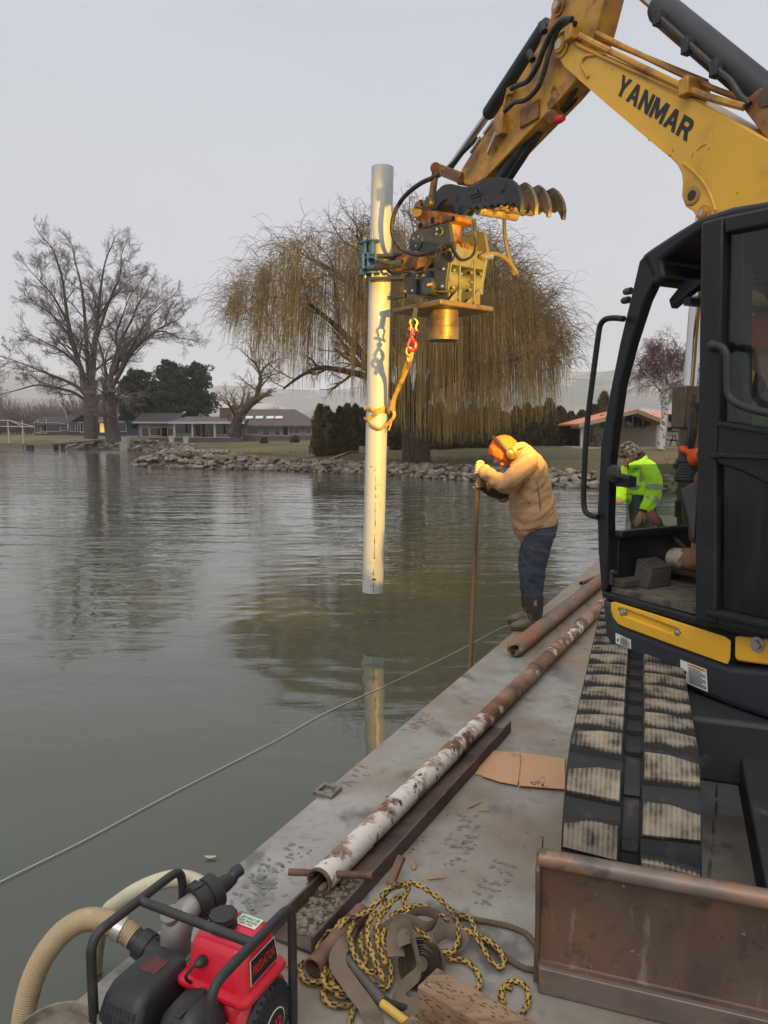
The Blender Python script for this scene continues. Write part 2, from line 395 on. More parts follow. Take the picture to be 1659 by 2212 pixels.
# ---- far hills fading into the mist
m_hill = mat('hill_scrub', S(112, 108, 96), 1.0, var=0.25, vscale=0.01, layers=[(S(190, 178, 150), 0.012, 0.52, 0.62, (1, 1, 2.5)), (S(70, 74, 62), 0.02, 0.52, 0.66)])
def ridge(name, y0, y1, x0, x1, fn, label, nxx=90, nyy=34):
    xs = np.linspace(x0, x1, nxx); ys = np.linspace(y0, y1, nyy); A, B = np.meshgrid(xs, ys)
    t = (B - y0) / (y1 - y0)
    Z = fn(A) * np.sin(np.pi * np.clip(t, 0, 1)) ** 0.8
    r = np.zeros_like(A)
    rg = np.random.default_rng(5)
    for k in range(22):
        f = 0.002 * 1.3 ** k; a, bb, c = rg.normal(), rg.normal(), rg.uniform(0, 6)
        r += np.abs(np.sin((A * a + B * bb) * f + c)) / 1.22 ** k
    Z = Z * (0.55 + 0.45 * r / r.max()) - 2
    i = (np.arange(nyy - 1)[:, None] * nxx + np.arange(nxx - 1)[None, :]); q = np.stack([i, i + 1, i + nxx + 1, i + nxx], -1).reshape(-1, 4)
    o = fast_mesh(name, np.stack([A, B, Z], -1).reshape(-1, 3), q.ravel(), np.full(len(q), 4), m_hill, smooth=True)
    tag(o, label, kind='structure')
ridge('hills', 1250, 2000, -2200, 2700, lambda x: 70 + 92 * np.clip((x - 80) / 600, 0, 1) + 20 * np.sin(x / 160), 'bare scrub hills low behind the cedar hedge', 150, 40)
ridge('mountains', 2000, 2880, -2900, 3200, lambda x: 190 + 30 * np.sin(x / 320), 'misty mountains fading into low cloud', 90, 30)

# ---- barge
EDGE0 = Vector((-0.91, 1.96, ZD)); BH = -26.3
bu = heading(BH); br = Vector((bu.y, -bu.x, 0))
def bp(s, r, z=ZD): return Vector((EDGE0.x, EDGE0.y, z)) + bu * s + br * r
barge = thing('work_barge', bp(0, 0, 0), 'grey steel deck barge carrying the yellow excavator', 'barge')
m_deck = mat('deck_paint', S(145, 143, 138), 0.40, var=0.18, vscale=1.4,
             layers=[(S(160, 158, 152), 1.6, 0.48, 0.66), (S(122, 110, 94), .8, 0.46, 0.64, None, 0.55), (S(130, 120, 104), 1.1, 0.54, 0.70, None, 0.75), (S(98, 96, 92), 3.4, 0.56, 0.64, (1, 0.7, 1), 0.28), (S(122, 112, 96), 9.0, 0.56, 0.70), (S(104, 100, 93), 22.0, 0.62, 0.76), (S(96, 88, 80), 60.0, 0.68, 0.80)],
             bump=[(3.0, 0.25, 0.02), (40, 0.2, 0.004)])
m_hull = mat('hull_steel', S(60, 56, 52), 0.6, var=0.3, vscale=3, layers=[(S(96, 62, 40), 4, 0.52, 0.62)], bump=[(14, 0.3, 0.01)])
mb = MB(); mb.prism([bp(-4.5, 0, ZD - 0.012), bp(14, 0, ZD - 0.012), bp(14, 8, ZD - 0.012), bp(-4.5, 8, ZD - 0.012)], (0, 0, 0.012)); mb.build('deck', m_deck, barge, bevel=0.004)
mb = MB(); mb.prism([bp(-4.48, 0.02, -0.6), bp(13.98, 0.02, -0.6), bp(13.98, 7.98, -0.6), bp(-4.48, 7.98, -0.6)], (0, 0, 0.6 + ZD - 0.014)); mb.build('hull', m_hull, barge)
# dried mud trodden over the far part of the deck
m_mud = mat('dried_mud', S(140, 116, 88), 0.9, var=0.2, vscale=6, layers=[(S(104, 84, 62), 5, 0.5, 0.62)], bump=[(20, 0.7, 0.02)])
def blotch(c, ru, rr_, n, seed, z):
    rg = random.Random(seed); pts = []
    for k in range(n):
        a = 2 * math.pi * k / n; q = 0.72 + 0.4 * rg.random(); pts.append(c + bu * (math.cos(a) * ru * q) + br * (math.sin(a) * rr_ * q) + UP * (z - c.z))
    return pts
mb = MB(); rg = random.Random(3)
for k in range(420):
    s_ = rg.uniform(2.6, 9.5) if k < 330 else rg.uniform(-0.5, 3); r_ = rg.uniform(0.25, 1.5); w = rg.uniform(0.002, 0.007)
    mb.ball(bp(s_, r_, ZD + w * 0.2), (w * rg.uniform(1, 1.8), w, w * 0.6), 5, 3)
mb.build('mud_crumbs', m_mud, barge, kind='stuff')
# the trodden mud film is in the deck paint's own layers: more of it along the far walkway
nt = m_deck.node_tree; pb = [n for n in nt.nodes if n.type == 'BSDF_PRINCIPLED'][0]; tcn = [n for n in nt.nodes if n.type == 'TEX_COORD'][0]
cur = pb.inputs['Base Color'].links[0].from_socket
dt = nt.nodes.new('ShaderNodeVectorMath'); dt.operation = 'DOT_PRODUCT'; dt.inputs[1].default_value = bu; nt.links.new(tcn.outputs['Object'], dt.inputs[0])
mr = nt.nodes.new('ShaderNodeMapRange'); mr.inputs['From Min'].default_value = 1.2; mr.inputs['From Max'].default_value = 6.5; mr.inputs['To Min'].default_value = -0.13; mr.inputs['To Max'].default_value = 0.22; nt.links.new(dt.outputs['Value'], mr.inputs['Value'])
nz = nt.nodes.new('ShaderNodeTexNoise'); nz.inputs['Scale'].default_value = 2.3; nz.inputs['Detail'].default_value = 10; nz.inputs['Roughness'].default_value = 0.7; nt.links.new(tcn.outputs['Object'], nz.inputs['Vector'])
ad = nt.nodes.new('ShaderNodeMath'); ad.operation = 'ADD'; nt.links.new(nz.outputs['Fac'], ad.inputs[0]); nt.links.new(mr.outputs[0], ad.inputs[1])
ms = nt.nodes.new('ShaderNodeMapRange'); ms.inputs['From Min'].default_value = 0.50; ms.inputs['From Max'].default_value = 0.62; ms.inputs['To Max'].default_value = 0.85; nt.links.new(ad.outputs[0], ms.inputs['Value'])
mx = nt.nodes.new('ShaderNodeMix'); mx.data_type = 'RGBA'; nt.links.new(ms.outputs[0], mx.inputs[0]); nt.links.new(cur, mx.inputs[6]); mx.inputs[7].default_value = (*S(132, 113, 90), 1); nt.links.new(mx.outputs[2], pb.inputs['Base Color'])
# damp boot prints
m_wet = mat('damp_mark', S(112, 112, 109), 0.45, var=0.25, vscale=20)
def boot_print(px, py, ang, seed):
    c = ond(px, py); f = heading(ang); sd = Vector((f.y, -f.x, 0)); rg = random.Random(seed); q = MB()
    for i in range(7):
        for j in (-1, 0, 1):
            if rg.random() < 0.3: continue
            L = -0.13 + 0.042 * i; w = 0.034 * (1.0 if i > 2 else 0.75)
            o = c + f * (L + rg.uniform(-.004, .004)) + sd * (j * w) + UP * 0.0015
            a, bb = rg.uniform(0.004, 0.013), rg.uniform(0.006, 0.019)
            for e_ in range(2):
                o2 = o + f * rg.uniform(-.012, .012) + sd * rg.uniform(-.014, .014) + UP * .0004 * e_
                q.prism([o2 + (f * a * math.cos(t) + sd * bb * math.sin(t)) * rg.uniform(.45, 1.1) for t in [k * .698 for k in range(9)]], UP * 0.0003)
    q.build('boot_print', m_wet, barge, ang=0, kind='stuff')
for a in [(560, 1910, -40, 1), (600, 1862, -38, 2), (742, 1690, -40, 3), (985, 1840, -10, 4), (1010, 1795, -10, 5), (870, 1835, -30, 6), (545, 1960, -42, 7), (1065, 1905, -30, 8), (905, 1560, -30, 9)]: boot_print(*a)
# weld plate with a square eye near the edge
m_eye = mat('eye_steel', S(120, 116, 108), 0.6, metal=0.2, var=0.3, vscale=30, layers=[(S(104, 78, 58), 14, 0.5, 0.6)])
c = ond(708, 1712); q = MB()
for i, j, su, sr in ((1, 0, .018, .10), (-1, 0, .018, .10), (0, 1, .064, .018), (0, -1, .064, .018)):
    q.box(c + bu * (0.041 * i) + br * (0.041 * j) + UP * 0.010, (su, sr, 0.02), (bu, br, UP))
q.build('lashing_eye', m_eye, barge, bevel=0.004)
# ragged weld seams
q = MB(); rg = random.Random(9)
for k in range(60):
    o = bp(-1.5 + k * 0.17, 1.62 + rg.uniform(-.006, .006)); q.ball(o + UP * 0.0, (0.085, 0.008, 0.004), 6, 4, (bu, br, UP))
q.build('weld_seam', m_eye, barge)

# ---- riprap
m_stone = bpy.data.materials.new('riprap_stone'); m_stone.use_nodes = True
nt = m_stone.node_tree; b = nt.nodes['Principled BSDF']; b.inputs['Roughness'].default_value = 0.85
ge = nt.nodes.new('ShaderNodeNewGeometry')
n1 = nt.nodes.new('ShaderNodeTexNoise'); n1.inputs['Scale'].default_value = 1.7; n1.inputs['Detail'].default_value = 1
n2 = nt.nodes.new('ShaderNodeTexNoise'); n2.inputs['Scale'].default_value = 14; n2.inputs['Detail'].default_value = 6
rp = nt.nodes.new('ShaderNodeValToRGB'); e = rp.color_ramp.elements
e[0].position = 0.32; e[0].color = (*S(74, 64, 56), 1); e[1].position = 0.68; e[1].color = (*S(150, 140, 126), 1)
xx = rp.color_ramp.elements.new(0.5); xx.color = (*S(112, 101, 90), 1)
hs = nt.nodes.new('ShaderNodeHueSaturation'); mrr = nt.nodes.new('ShaderNodeMapRange'); mrr.inputs['From Min'].default_value = 0.3; mrr.inputs['From Max'].default_value = 0.7; mrr.inputs['To Min'].default_value = 0.7; mrr.inputs['To Max'].default_value = 1.2
nt.links.new(ge.outputs['Position'], n1.inputs['Vector']); nt.links.new(ge.outputs['Position'], n2.inputs['Vector'])
nt.links.new(n1.outputs['Fac'], rp.inputs[0]); nt.links.new(n2.outputs['Fac'], mrr.inputs['Value']); nt.links.new(rp.outputs[0], hs.inputs['Color']); nt.links.new(mrr.outputs[0], hs.inputs['Value']); nt.links.new(hs.outputs[0], b.inputs['Base Color'])
def stone_mesh(seed):
    bm = bmesh.new(); bmesh.ops.create_icosphere(bm, subdivisions=2, radius=1.0); rg = np.random.default_rng(seed)
    k = rg.normal(size=(5, 3)); ph = rg.uniform(0, 6, 5); cuts = [(Vector(rg.normal(size=3)).normalized(), rg.uniform(0.62, 0.9)) for _ in range(4)]
    for v in bm.verts:
        d = v.co.normalized(); f = 1 + 0.09 * sum(math.sin(float(np.dot(k[i], d)) * 1.8 + ph[i]) for i in range(5)) / 2
        p = d * f
        for nrm, lim in cuts:
            ex = p.dot(nrm) - lim
            if ex > 0: p -= nrm * ex * 0.8
        v.co = p
    me = bpy.data.meshes.new('stone'); bm.to_mesh(me); bm.free(); me.polygons.foreach_set('use_smooth', [True] * len(me.polygons)); me.materials.append(m_stone); return me
STONES = [stone_mesh(s) for s in range(8)]
riprap = thing('riprap', (0, 35, 0), 'bank of loose grey stones along the water edge', 'stone bank', kind='structure')
P = np.array(SHORE[10:23], float); seg = np.linalg.norm(np.diff(P, axis=0), axis=1); cum = np.concatenate([[0], np.cumsum(seg)])
cand = []; rg = np.random.default_rng(11)
for k in range(2900):
    s_ = rg.uniform(0, cum[-1]); i = min(int(np.searchsorted(cum, s_) - 1), len(seg) - 1); i = max(i, 0); t = (s_ - cum[i]) / seg[i]
    q = P[i] + (P[i + 1] - P[i]) * t; nrm = np.array([-(P[i + 1] - P[i])[1], (P[i + 1] - P[i])[0]]) / seg[i]
    spit = math.exp(-((q[0] + 11) / 4.0) ** 2)
    off = rg.uniform(-0.35, 1.9 + 1.9 * spit); q = q + nrm * off
    size = rg.uniform(0.055, 0.145) * (1.25 if rg.random() < 0.22 else 1.0) * (1 + 0.35 * spit)
    if off > 1.7: size *= 0.8
    cand.append((q[0], q[1], size, rg.uniform(0, 6.28), rg.integers(8), off))
xs = np.array([c_[0] for c_ in cand]); ys = np.array([c_[1] for c_ in cand]); zs = land_z(xs, ys)
order = sorted(range(len(cand)), key=lambda i: (abs(xs[i] / ys[i]) > 0.50, -cand[i][2] / ys[i]))
bmj = MB()
for rank, i in enumerate(order):
    x_, y_, size, an, mi, off = cand[i]
    M_ = Matrix.Translation((x_, y_, max(zs[i], -0.1) + size * 0.35 + 0.06 * (off < 1.4))) @ Matrix.Rotation(an, 4, 'Z') @ Matrix.Rotation(rg.normal() * 0.25, 4, 'X') @ Matrix.Diagonal((size * 1.25, size * 0.95, size * 0.72, 1))
    if rank < 300:
        o = link(bpy.data.objects.new('stone', STONES[mi])); o.parent = riprap; o.matrix_local = Matrix.Translation(-riprap.location) @ M_
    else:
        me = STONES[mi]; bmj.add([M_ @ v.co for v in me.vertices], [tuple(p.vertices) for p in me.polygons])
# the far left bank and pebbles at the water line
for k in range(700):
    if k < 460:
        t = rg.uniform(0, 1); i = rg.integers(4, 10); a, b2 = np.array(SHORE[i], float), np.array(SHORE[i + 1], float); q = a + (b2 - a) * t; nn = np.array([-(b2 - a)[1], (b2 - a)[0]]); nn /= np.linalg.norm(nn); q = q + nn * rg.uniform(-0.3, 2.2); size = rg.uniform(0.12, 0.34)
    else:
        i = rg.integers(12, 21); a, b2 = np.array(SHORE[i], float), np.array(SHORE[i + 1], float); q = a + (b2 - a) * rg.uniform(0, 1); nn = np.array([-(b2 - a)[1], (b2 - a)[0]]); nn /= np.linalg.norm(nn); q = q + nn * rg.uniform(-0.45, 0.5); size = rg.uniform(0.04, 0.1)
    M_ = Matrix.Translation((q[0], q[1], max(lz(q[0], q[1]), -0.05) + size * 0.3)) @ Matrix.Rotation(rg.uniform(0, 6), 4, 'Z') @ Matrix.Diagonal((size * 1.2, size, size * 0.6, 1))
    me = STONES[rg.integers(8)]; bmj.add([M_ @ v.co for v in me.vertices], [tuple(p.vertices) for p in me.polygons])
V = np.array(bmj.v); Fl = [i for f in bmj.f for i in f]
o = fast_mesh('loose_stones', V - np.array([0, 35, 0]), Fl, [len(f) for f in bmj.f], m_stone, riprap); tag(o, kind='stuff')
# ================================================================== FAR SHORE: houses, walls, docks
m_wood_grey = mat('weathered_wood', S(112, 104, 96), 0.85, var=0.25, vscale=3, layers=[(S(80, 72, 66), 6, 0.5, 0.62, (0.3, 3, 3))])
m_conc = mat('pale_concrete', S(158, 154, 146), 0.9, var=0.14, vscale=2)
m_siding_grey = mat('grey_siding', S(134, 130, 126), 0.85, var=0.08, vscale=1)
m_siding_beige = mat('beige_siding', S(168, 157, 138), 0.85, var=0.07, vscale=1)
m_siding_dark = mat('dark_siding', S(62, 58, 58), 0.85, var=0.15, vscale=1)
m_siding_blue = mat('blue_siding', S(40, 54, 70), 0.85, var=0.1, vscale=1)
m_roof_brown = mat('brown_shingle', S(92, 82, 78), 0.9, var=0.16, vscale=1.2, bump=[(9, 0.4, 0.03, (0.6, 0.6, 4))])
m_roof_dark = mat('dark_shingle', S(58, 54, 56), 0.9, var=0.2, vscale=2)
m_roof_coral = mat('coral_metal_roof', S(212, 128, 92), 0.55, var=0.1, vscale=2)
m_roof_pink = mat('pink_metal_roof', S(226, 140, 134), 0.5, var=0.08, vscale=2)
m_trim = mat('white_trim', S(188, 184, 178), 0.7, var=0.05)
m_glass_far = mat('dark_window_glass', S(22, 26, 30), 0.08)
m_brick = mat('dull_brick', S(104, 78, 68), 0.9, var=0.2, vscale=4, bump=[(8, 0.3, 0.02)])
m_stonewall = mat('grey_stone_base', S(92, 88, 84), 0.9, var=0.3, vscale=2.5)
m_lit = mat('lit_window', S(240, 180, 60), 0.6, emit=((1.0, 0.62, 0.16), .45))
m_black = mat('black_paint', S(30, 30, 32), 0.5)
m_white = mat('white_enamel', S(215, 215, 212), 0.5)
X3, Y3 = Vector((1, 0, 0)), Vector((0, 1, 0))

def window_on(parent, c, w, h, fr=0.07, nrm=(0, -1, 0), glass=None, mull=1, name='window'):
    """framed window, c on the wall face, facing nrm (horizontal)"""
    nrm = Vector(nrm); sd = UP.cross(nrm); c = Vector(c); q = MB()
    for s_ in (-1, 1): q.box(c + sd * (s_ * (w / 2)) + nrm * 0.02, (fr, 0.08, h + fr), (sd, nrm, UP)); q.box(c + UP * (s_ * h / 2) + nrm * 0.02, (w - fr, 0.08, fr), (sd, nrm, UP))
    for k in range(1, mull + 1 if mull > 1 else 1): q.box(c + sd * (-w / 2 + w * k / (mull + 0.0)) + nrm * 0.018, (fr * .6, 0.06, h - fr), (sd, nrm, UP))
    f = q.build(name, m_trim if name != 'dark_window' else m_black, parent, ang=0)
    g = MB(); g.box(c + nrm * 0.006, (w - fr, 0.02, h - fr), (sd, nrm, UP)); g.build('pane', glass or m_glass_far, f, ang=0)
def gable(mb, x0, x1, y0, y1, ze, zr, ov=0.5, th=0.14, along='x'):
    """two roof slopes; ridge along x or y"""
    if along == 'x':
        ym = (y0 + y1) / 2
        for ya in (y0 - ov, y1 + ov):
            zo = ze - (zr - ze) * ov / ((y1 - y0) / 2)
            mb.prism([(x0 - ov, ya, zo), (x1 + ov, ya, zo), (x1 + ov, ym, zr), (x0 - ov, ym, zr)], (0, 0, th))
    else:
        xm = (x0 + x1) / 2
        for xa in (x0 - ov, x1 + ov):
            zo = ze - (zr - ze) * ov / ((x1 - x0) / 2)
            mb.prism([(xa, y0 - ov, zo), (xa, y1 + ov, zo), (xm, y1 + ov, zr), (xm, y0 - ov, zr)], (0, 0, th))
def at_px(px, y): return ony(px, 930, y).x
def z_px(py, y, px=830): return ony(px, py, y).z

# ---- long ranch house
Yh = 90.0
zb = lz(at_px(560, Yh), Yh) - 0.1
hx0, hx1 = at_px(521, Yh), at_px(676, Yh)
house = thing('ranch_house', ((hx0 + hx1) / 2, Yh, zb), 'long low grey ranch house with brown roof and skylights', 'house')
ze = z_px(918, Yh)
q = MB(); q.box(((hx0 + hx1) / 2, Yh + 4, (zb + ze) / 2), (hx1 - hx0, 8, ze - zb)); q.build('wall', m_siding_grey, house, ang=0)
q = MB(); q.box(((hx0 + hx1) / 2, Yh - 0.06, zb + 0.35), (hx1 - hx0 + .1, 0.1, 0.7)); q.build('stone_base', m_stonewall, house, ang=0)
q = MB(); zr = z_px(884, Yh + 4)
q.add([(hx0 - .6, Yh - .8, ze - .05), (hx1 + .6, Yh - .8, ze - .05), (hx1 - 2.6, Yh + 4, zr), (hx0 - .6, Yh + 4, zr), (hx0 - .6, Yh + 8.8, ze), (hx1 + .6, Yh + 8.8, ze),
       (hx0 - .6, Yh - .8, ze - .22), (hx1 + .6, Yh - .8, ze - .22), (hx1 + .6, Yh + 8.8, ze - .2), (hx0 - .6, Yh + 8.8, ze - .2)],
      [(0, 1, 2, 3), (3, 2, 5, 4), (1, 5, 2), (0, 3, 4), (6, 7, 1, 0), (7, 8, 5, 1), (9, 6, 0, 4), (6, 9, 8, 7)])
roof = q.build('roof', m_roof_brown, house, ang=0)
for k, px in enumerate((540, 562, 585, 604)):
    x_ = at_px(px, Yh + 1.6); t = 0.42; zc = ze + (zr - ze) * t + 0.08; yc = Yh - .8 + 4.8 * t
    sl = math.atan2(zr - ze, 4.8); s_ = Vector((0, math.cos(sl), math.sin(sl))); q = MB(); q.box((x_, yc, zc), (0.9, 0.75, 0.12), (X3, s_, X3.cross(s_))); q.build('skylight', m_white, roof, bevel=0.03)
for px, w, h in ((545, 1.6, 1.2), (575, .9, 1.5), (599, .7, 1.5), (617, .7, 1.5), (641, .6, 1.1), (667, .6, 1.1)):
    window_on(house, (at_px(px, Yh), Yh - 0.001, zb + 1.5), w, h)
# porch wing to the left, with posts
px0, px1 = at_px(376, Yh - 2), at_px(521, Yh - 2); ypo = Yh - 2
q = MB(); q.box(((px0 + px1) / 2, Yh + 3.5, (zb + ze + .2) / 2), (px1 - px0, 6, ze - zb + .2)); q.build('porch_wall', m_siding_dark, house, ang=0)
q = MB(); q.prism([(px0 - .6, ypo - .6, ze + .25), (px1 + .4, ypo - .6, ze + .25), (px1 + .4, Yh + 6, ze + 1.0), (px0 - .6, Yh + 6, ze + 1.0)], (0, 0, .12)); q.build('porch_roof', m_roof_brown, house, ang=0)
q = MB(); q.box(((px0 + px1) / 2, ypo - .62, ze + .25), (px1 - px0 + 1.1, .08, .26)); q.build('fascia', m_trim, house, ang=0)
for px in (378, 417, 465, 505):
    q = MB(); q.box((at_px(px, ypo), ypo - .2, (zb + ze + .2) / 2), (.22, .22, ze + .2 - zb)); q.build('porch_post', m_trim, house, ang=0)
for a, c in ((380, 415), (467, 504)):
    q = MB(); xa, xb = at_px(a, ypo), at_px(c, ypo); q.box(((xa + xb) / 2, ypo - .2, zb + .75), (xb - xa, .07, .5)); q.build('porch_rail', m_wood_grey, house, ang=0)
for px, w, h in ((398, 2.6, 1.8), (426, .8, 1.4), (440, .9, 2.0), (457, .9, 2.0), (485, 2.4, 1.4)): window_on(house, (at_px(px, Yh), Yh + .48, zb + 1.35), w, h)
q = MB(); q.box((at_px(475, Yh), Yh + 3.5, ze + 1.3), (1.3, 1.0, 1.7)); q.build('chimney', m_brick, house, ang=0)
# lower garage wing farther left
gx0, gx1 = at_px(299, Yh + 3), at_px(376, Yh + 3); zg = z_px(911, Yh + 3)
q = MB(); q.box(((gx0 + gx1) / 2, Yh + 6, (zb + zg) / 2), (gx1 - gx0, 6, zg - zb)); q.build('garage_wall', m_siding_grey, house, ang=0)
q = MB(); gable(q, gx0, gx1, Yh + 3, Yh + 9, zg, zg + 1.0, .5); q.build('garage_roof', m_roof_dark, house, ang=0)
q = MB(); q.box(((gx0 + gx1) / 2, Yh + 2.46, zg - .1), (gx1 - gx0 + 1, .08, .2)); q.build('garage_fascia', m_trim, house, ang=0)
for px, w, h in ((314, .9, 1.2), (343, 2.2, 1.0), (362, 1.6, 1.0)): window_on(house, (at_px(px, Yh + 3), Yh + 2.999, zb + 1.2), w, h)
# terrace and garden seats
terr = thing('terrace_wall', (at_px(430, 84), 84, lz(at_px(430, 84), 84)), 'low grey stone terrace wall in front of the ranch house porch', 'wall')
q = MB(); q.box((at_px(420, 84), 84.4, terr.location.z + .22), (10.5, .8, .6)); q.build('wall_block', m_stonewall, terr, bevel=.03)
q = MB(); q.box((at_px(420, 84), 84.4, terr.location.z + .56), (10.7, .95, .08)); q.build('coping', m_conc, terr)
for px, lb in ((370, 'white garden pot left on the terrace edge, nearer the tall trunks'), (401, 'white garden pot right on the terrace edge, nearer the porch steps')):
    p = Vector((at_px(px, 82), 82, lz(at_px(px, 82), 82) - .02)); o = thing('garden_pot', p, lb, 'pot', 'white pots by the terrace')
    q = MB(); q.lathe([(0, .24), (.62, .33), (.66, .36), (.7, .36), (.7, .30), (.6, .29)], p, UP, 14); q.build('pot_body', m_white, o)

# ---- dark houses farther left
def small_house(name, pxa, pxb, y, pye, pyr, wallm, roofm, label, wins, along='x'):
    xa, xb = at_px(pxa, y), at_px(pxb, y); zg_ = lz((xa + xb) / 2, y) - .1; zE = z_px(pye, y); zR = z_px(pyr, y)
    o = thing(name, ((xa + xb) / 2, y, zg_), label, 'house')
    q = MB(); q.box(((xa + xb) / 2, y + 4.5, (zg_ + zE) / 2), (xb - xa, 9, zE - zg_))
    if along == 'y': q.prism([(xa, y, zE), (xb, y, zE), ((xa + xb) / 2, y, zR - .05)], (0, 9, 0))
    q.build('wall', wallm, o, ang=0)
    q = MB(); gable(q, xa, xb, y, y + 9, zE, zR, .6, .16, along); q.build('roof', roofm, o, ang=0)
    for px, w, h, cz, gl in wins: window_on(o, (at_px(px, y), y - .001, zg_ + cz), w, h, glass=gl)
    return o
small_house('lake_house', 76, 150, 128, 917, 901, m_siding_dark, m_roof_dark, 'dark gabled lake house with tall front windows beyond the golden lawn', [(81, .9, 1.9, 1.5, None), (88, .9, 2.3, 1.6, None), (95, .9, 2.3, 1.6, None), (110, 3.2, 1.5, 1.5, None), (140, 1.4, 1.2, 1.5, None)], 'x')
small_house('lake_house', 152, 212, 122, 914, 896, m_siding_dark, m_roof_brown, 'dark brown roofed lake house just left of the tall trunks', [(160, 1.2, 1.5, 1.5, None), (172, 1.2, 1.5, 1.5, None), (182, 1.2, 1.6, 1.4, None)], 'y')
small_house('lake_house', 205, 300, 118, 912, 893, m_siding_blue, m_roof_brown, 'navy blue house with one lit yellow window between the two trunks', [(221.5, .8, 1.7, 1.5, m_lit), (240, 1.0, 1.4, 1.5, None), (262, 1.6, 1.4, 1.5, None)], 'x')

# ---- beige house on the right: gabled portico wing facing the lake, pink roofed wing behind
Yb = 50.0
bx0, bx1 = at_px(1282, Yb), at_px(1441, Yb); zb2 = lz(at_px(1380, Yb), Yb) - .05
cot = thing('lake_cottage', ((bx0 + bx1) / 2, Yb, zb2), 'beige cottage with orange gabled portico roof on posts', 'house')
zE, zP = z_px(917, Yb - 2.2), z_px(888, Yb - 2.2)
q = MB(); q.box((((bx0 + bx1) / 2), Yb + 3.5, (zb2 + zE) / 2), (bx1 - bx0, 7, zE - zb2)); xm = at_px(1347, Yb)
q.prism([(bx0, Yb, zE), (bx1, Yb, zE), (xm, Yb, zP - .15)], (0, 7, 0)); q.build('wall', m_siding_beige, cot, ang=0)
q = MB()
for k in range(1, 14): q.box(((bx0 + bx1) / 2, Yb - .008, zb2 + k * (zE - zb2) / 14), (bx1 - bx0 - .02, .012, .02))
q.build('siding_laps', mat('beige_lap', S(134, 124, 108), .85), cot, ang=0, kind='stuff')
xl, xr = at_px(1247, Yb - 2.2), at_px(1449, Yb - 2.2); q = MB()
for xa in (xl, xr): q.prism([(xa, Yb - 2.6, zE - .06), (xa, Yb + 8, zE - .06), (xm, Yb + 8, zP), (xm, Yb - 2.6, zP)], (0, 0, .12))
rf = q.build('portico_roof', m_roof_coral, cot, ang=0)
q = MB()
for xa, sg in ((xl, 1), (xr, -1)):
    q.bar((xa, Yb - 2.63, zE - .12), (xm, Yb - 2.63, zP - .06), .05, .17)
q.build('barge_board', m_siding_beige, cot, ang=0)
for px in (1258, 1421):
    q = MB(); x_ = at_px(px, Yb - 2.2); q.box((x_, Yb - 2.2, (zb2 + zE) / 2 - .1), (.22, .22, zE - zb2 - .2)); q.build('portico_post', m_trim, cot, bevel=.02)
    q = MB(); q.box((x_, Yb - 1.0, zE - .14), (.2, 2.6, .2)); q.build('portico_beam', m_trim, cot, ang=0)
for px, w, h, nm in ((1311, .85, .8, 'dark_window'), (1363, .75, .75, 'dark_window'), (1377, .7, .7, 'window'), (1391, .75, .75, 'dark_window')):
    window_on(cot, (at_px(px, Yb), Yb - .001, zb2 + 1.75), w, h, name=nm, glass=None if nm == 'dark_window' else m_siding_beige)
# wing
wx0, wx1 = at_px(1436, Yb + 1.5), at_px(1720, Yb + 1.5)
q = MB(); q.box(((wx0 + wx1) / 2, Yb + 5.5, (zb2 + zE) / 2), (wx1 - wx0, 8, zE - zb2)); q.build('wing_wall', m_siding_beige, cot, ang=0)
q = MB(); gable(q, wx0, wx1, Yb + 1.5, Yb + 9.5, zE - .02, z_px(892, Yb + 5.5, 1450), .5, .1); q.build('wing_roof', m_roof_pink, cot, ang=0)
q = MB(); zr_ = z_px(892, Yb + 5.5, 1450)
for k in range(26):
    x_ = wx0 + k * .36; a, c = Vector((x_, Yb + 1.05, zE - .02 - .12 + .12)), Vector((x_, Yb + 5.5, zr_ + .12)); q.bar(a, c, .03, .03)
q.build('roof_seam', m_roof_pink, cot, ang=0, kind='stuff')
for px, w, h in ((1441, .55, 1.0), (1476, 2.1, 1.15)): window_on(cot, (at_px(px, Yb + 1.5), Yb + 1.499, zb2 + 1.65), w, h, name='dark_window', glass=mat('pale_blind', S(150, 146, 138), .5) if w > 1 else None, mull=2 if w > 1 else 1)
q = MB(); q.box((at_px(1440, Yb) - 1, Yb - 1.2, zb2 + .02), (12, 3.2, .12)); q.build('patio_slab', m_conc, cot, ang=0)
# picnic tables under the portico
def picnic(px, y, lb, rot):
    x_ = at_px(px, y); g = zb2 + .08; o = thing('picnic_table', (x_, y, g), lb, 'table', 'picnic tables under the portico'); u = heading(rot); n_ = Vector((u.y, -u.x, 0)); c = Vector((x_, y, g))
    q = MB(); q.box(c + UP * .74, (1.6, .75, .05), (n_, u, UP)); q.build('table_top', m_wood_grey, o)
    for s_ in (-1, 1):
        q = MB(); q.box(c + u * (.62 * s_) + UP * .44, (1.6, .25, .05), (n_, u, UP)); q.build('bench', m_wood_grey, o)
        q = MB(); e_ = c + n_ * (.6 * s_); q.bar(e_ + u * .6, e_ + u * .15 + UP * .72, .08, .05, n_); q.bar(e_ - u * .6, e_ - u * .15 + UP * .72, .08, .05, n_); q.bar(e_ - u * .72 + UP * .40, e_ + u * .72 + UP * .40, .08, .05, n_); q.build('leg', m_black, o)
picnic(1299, Yb - 1.2, 'dark picnic table under the orange portico next to the left post', 12)
picnic(1476, Yb - .9, 'grey picnic table outside the wide window behind the birch', 3)

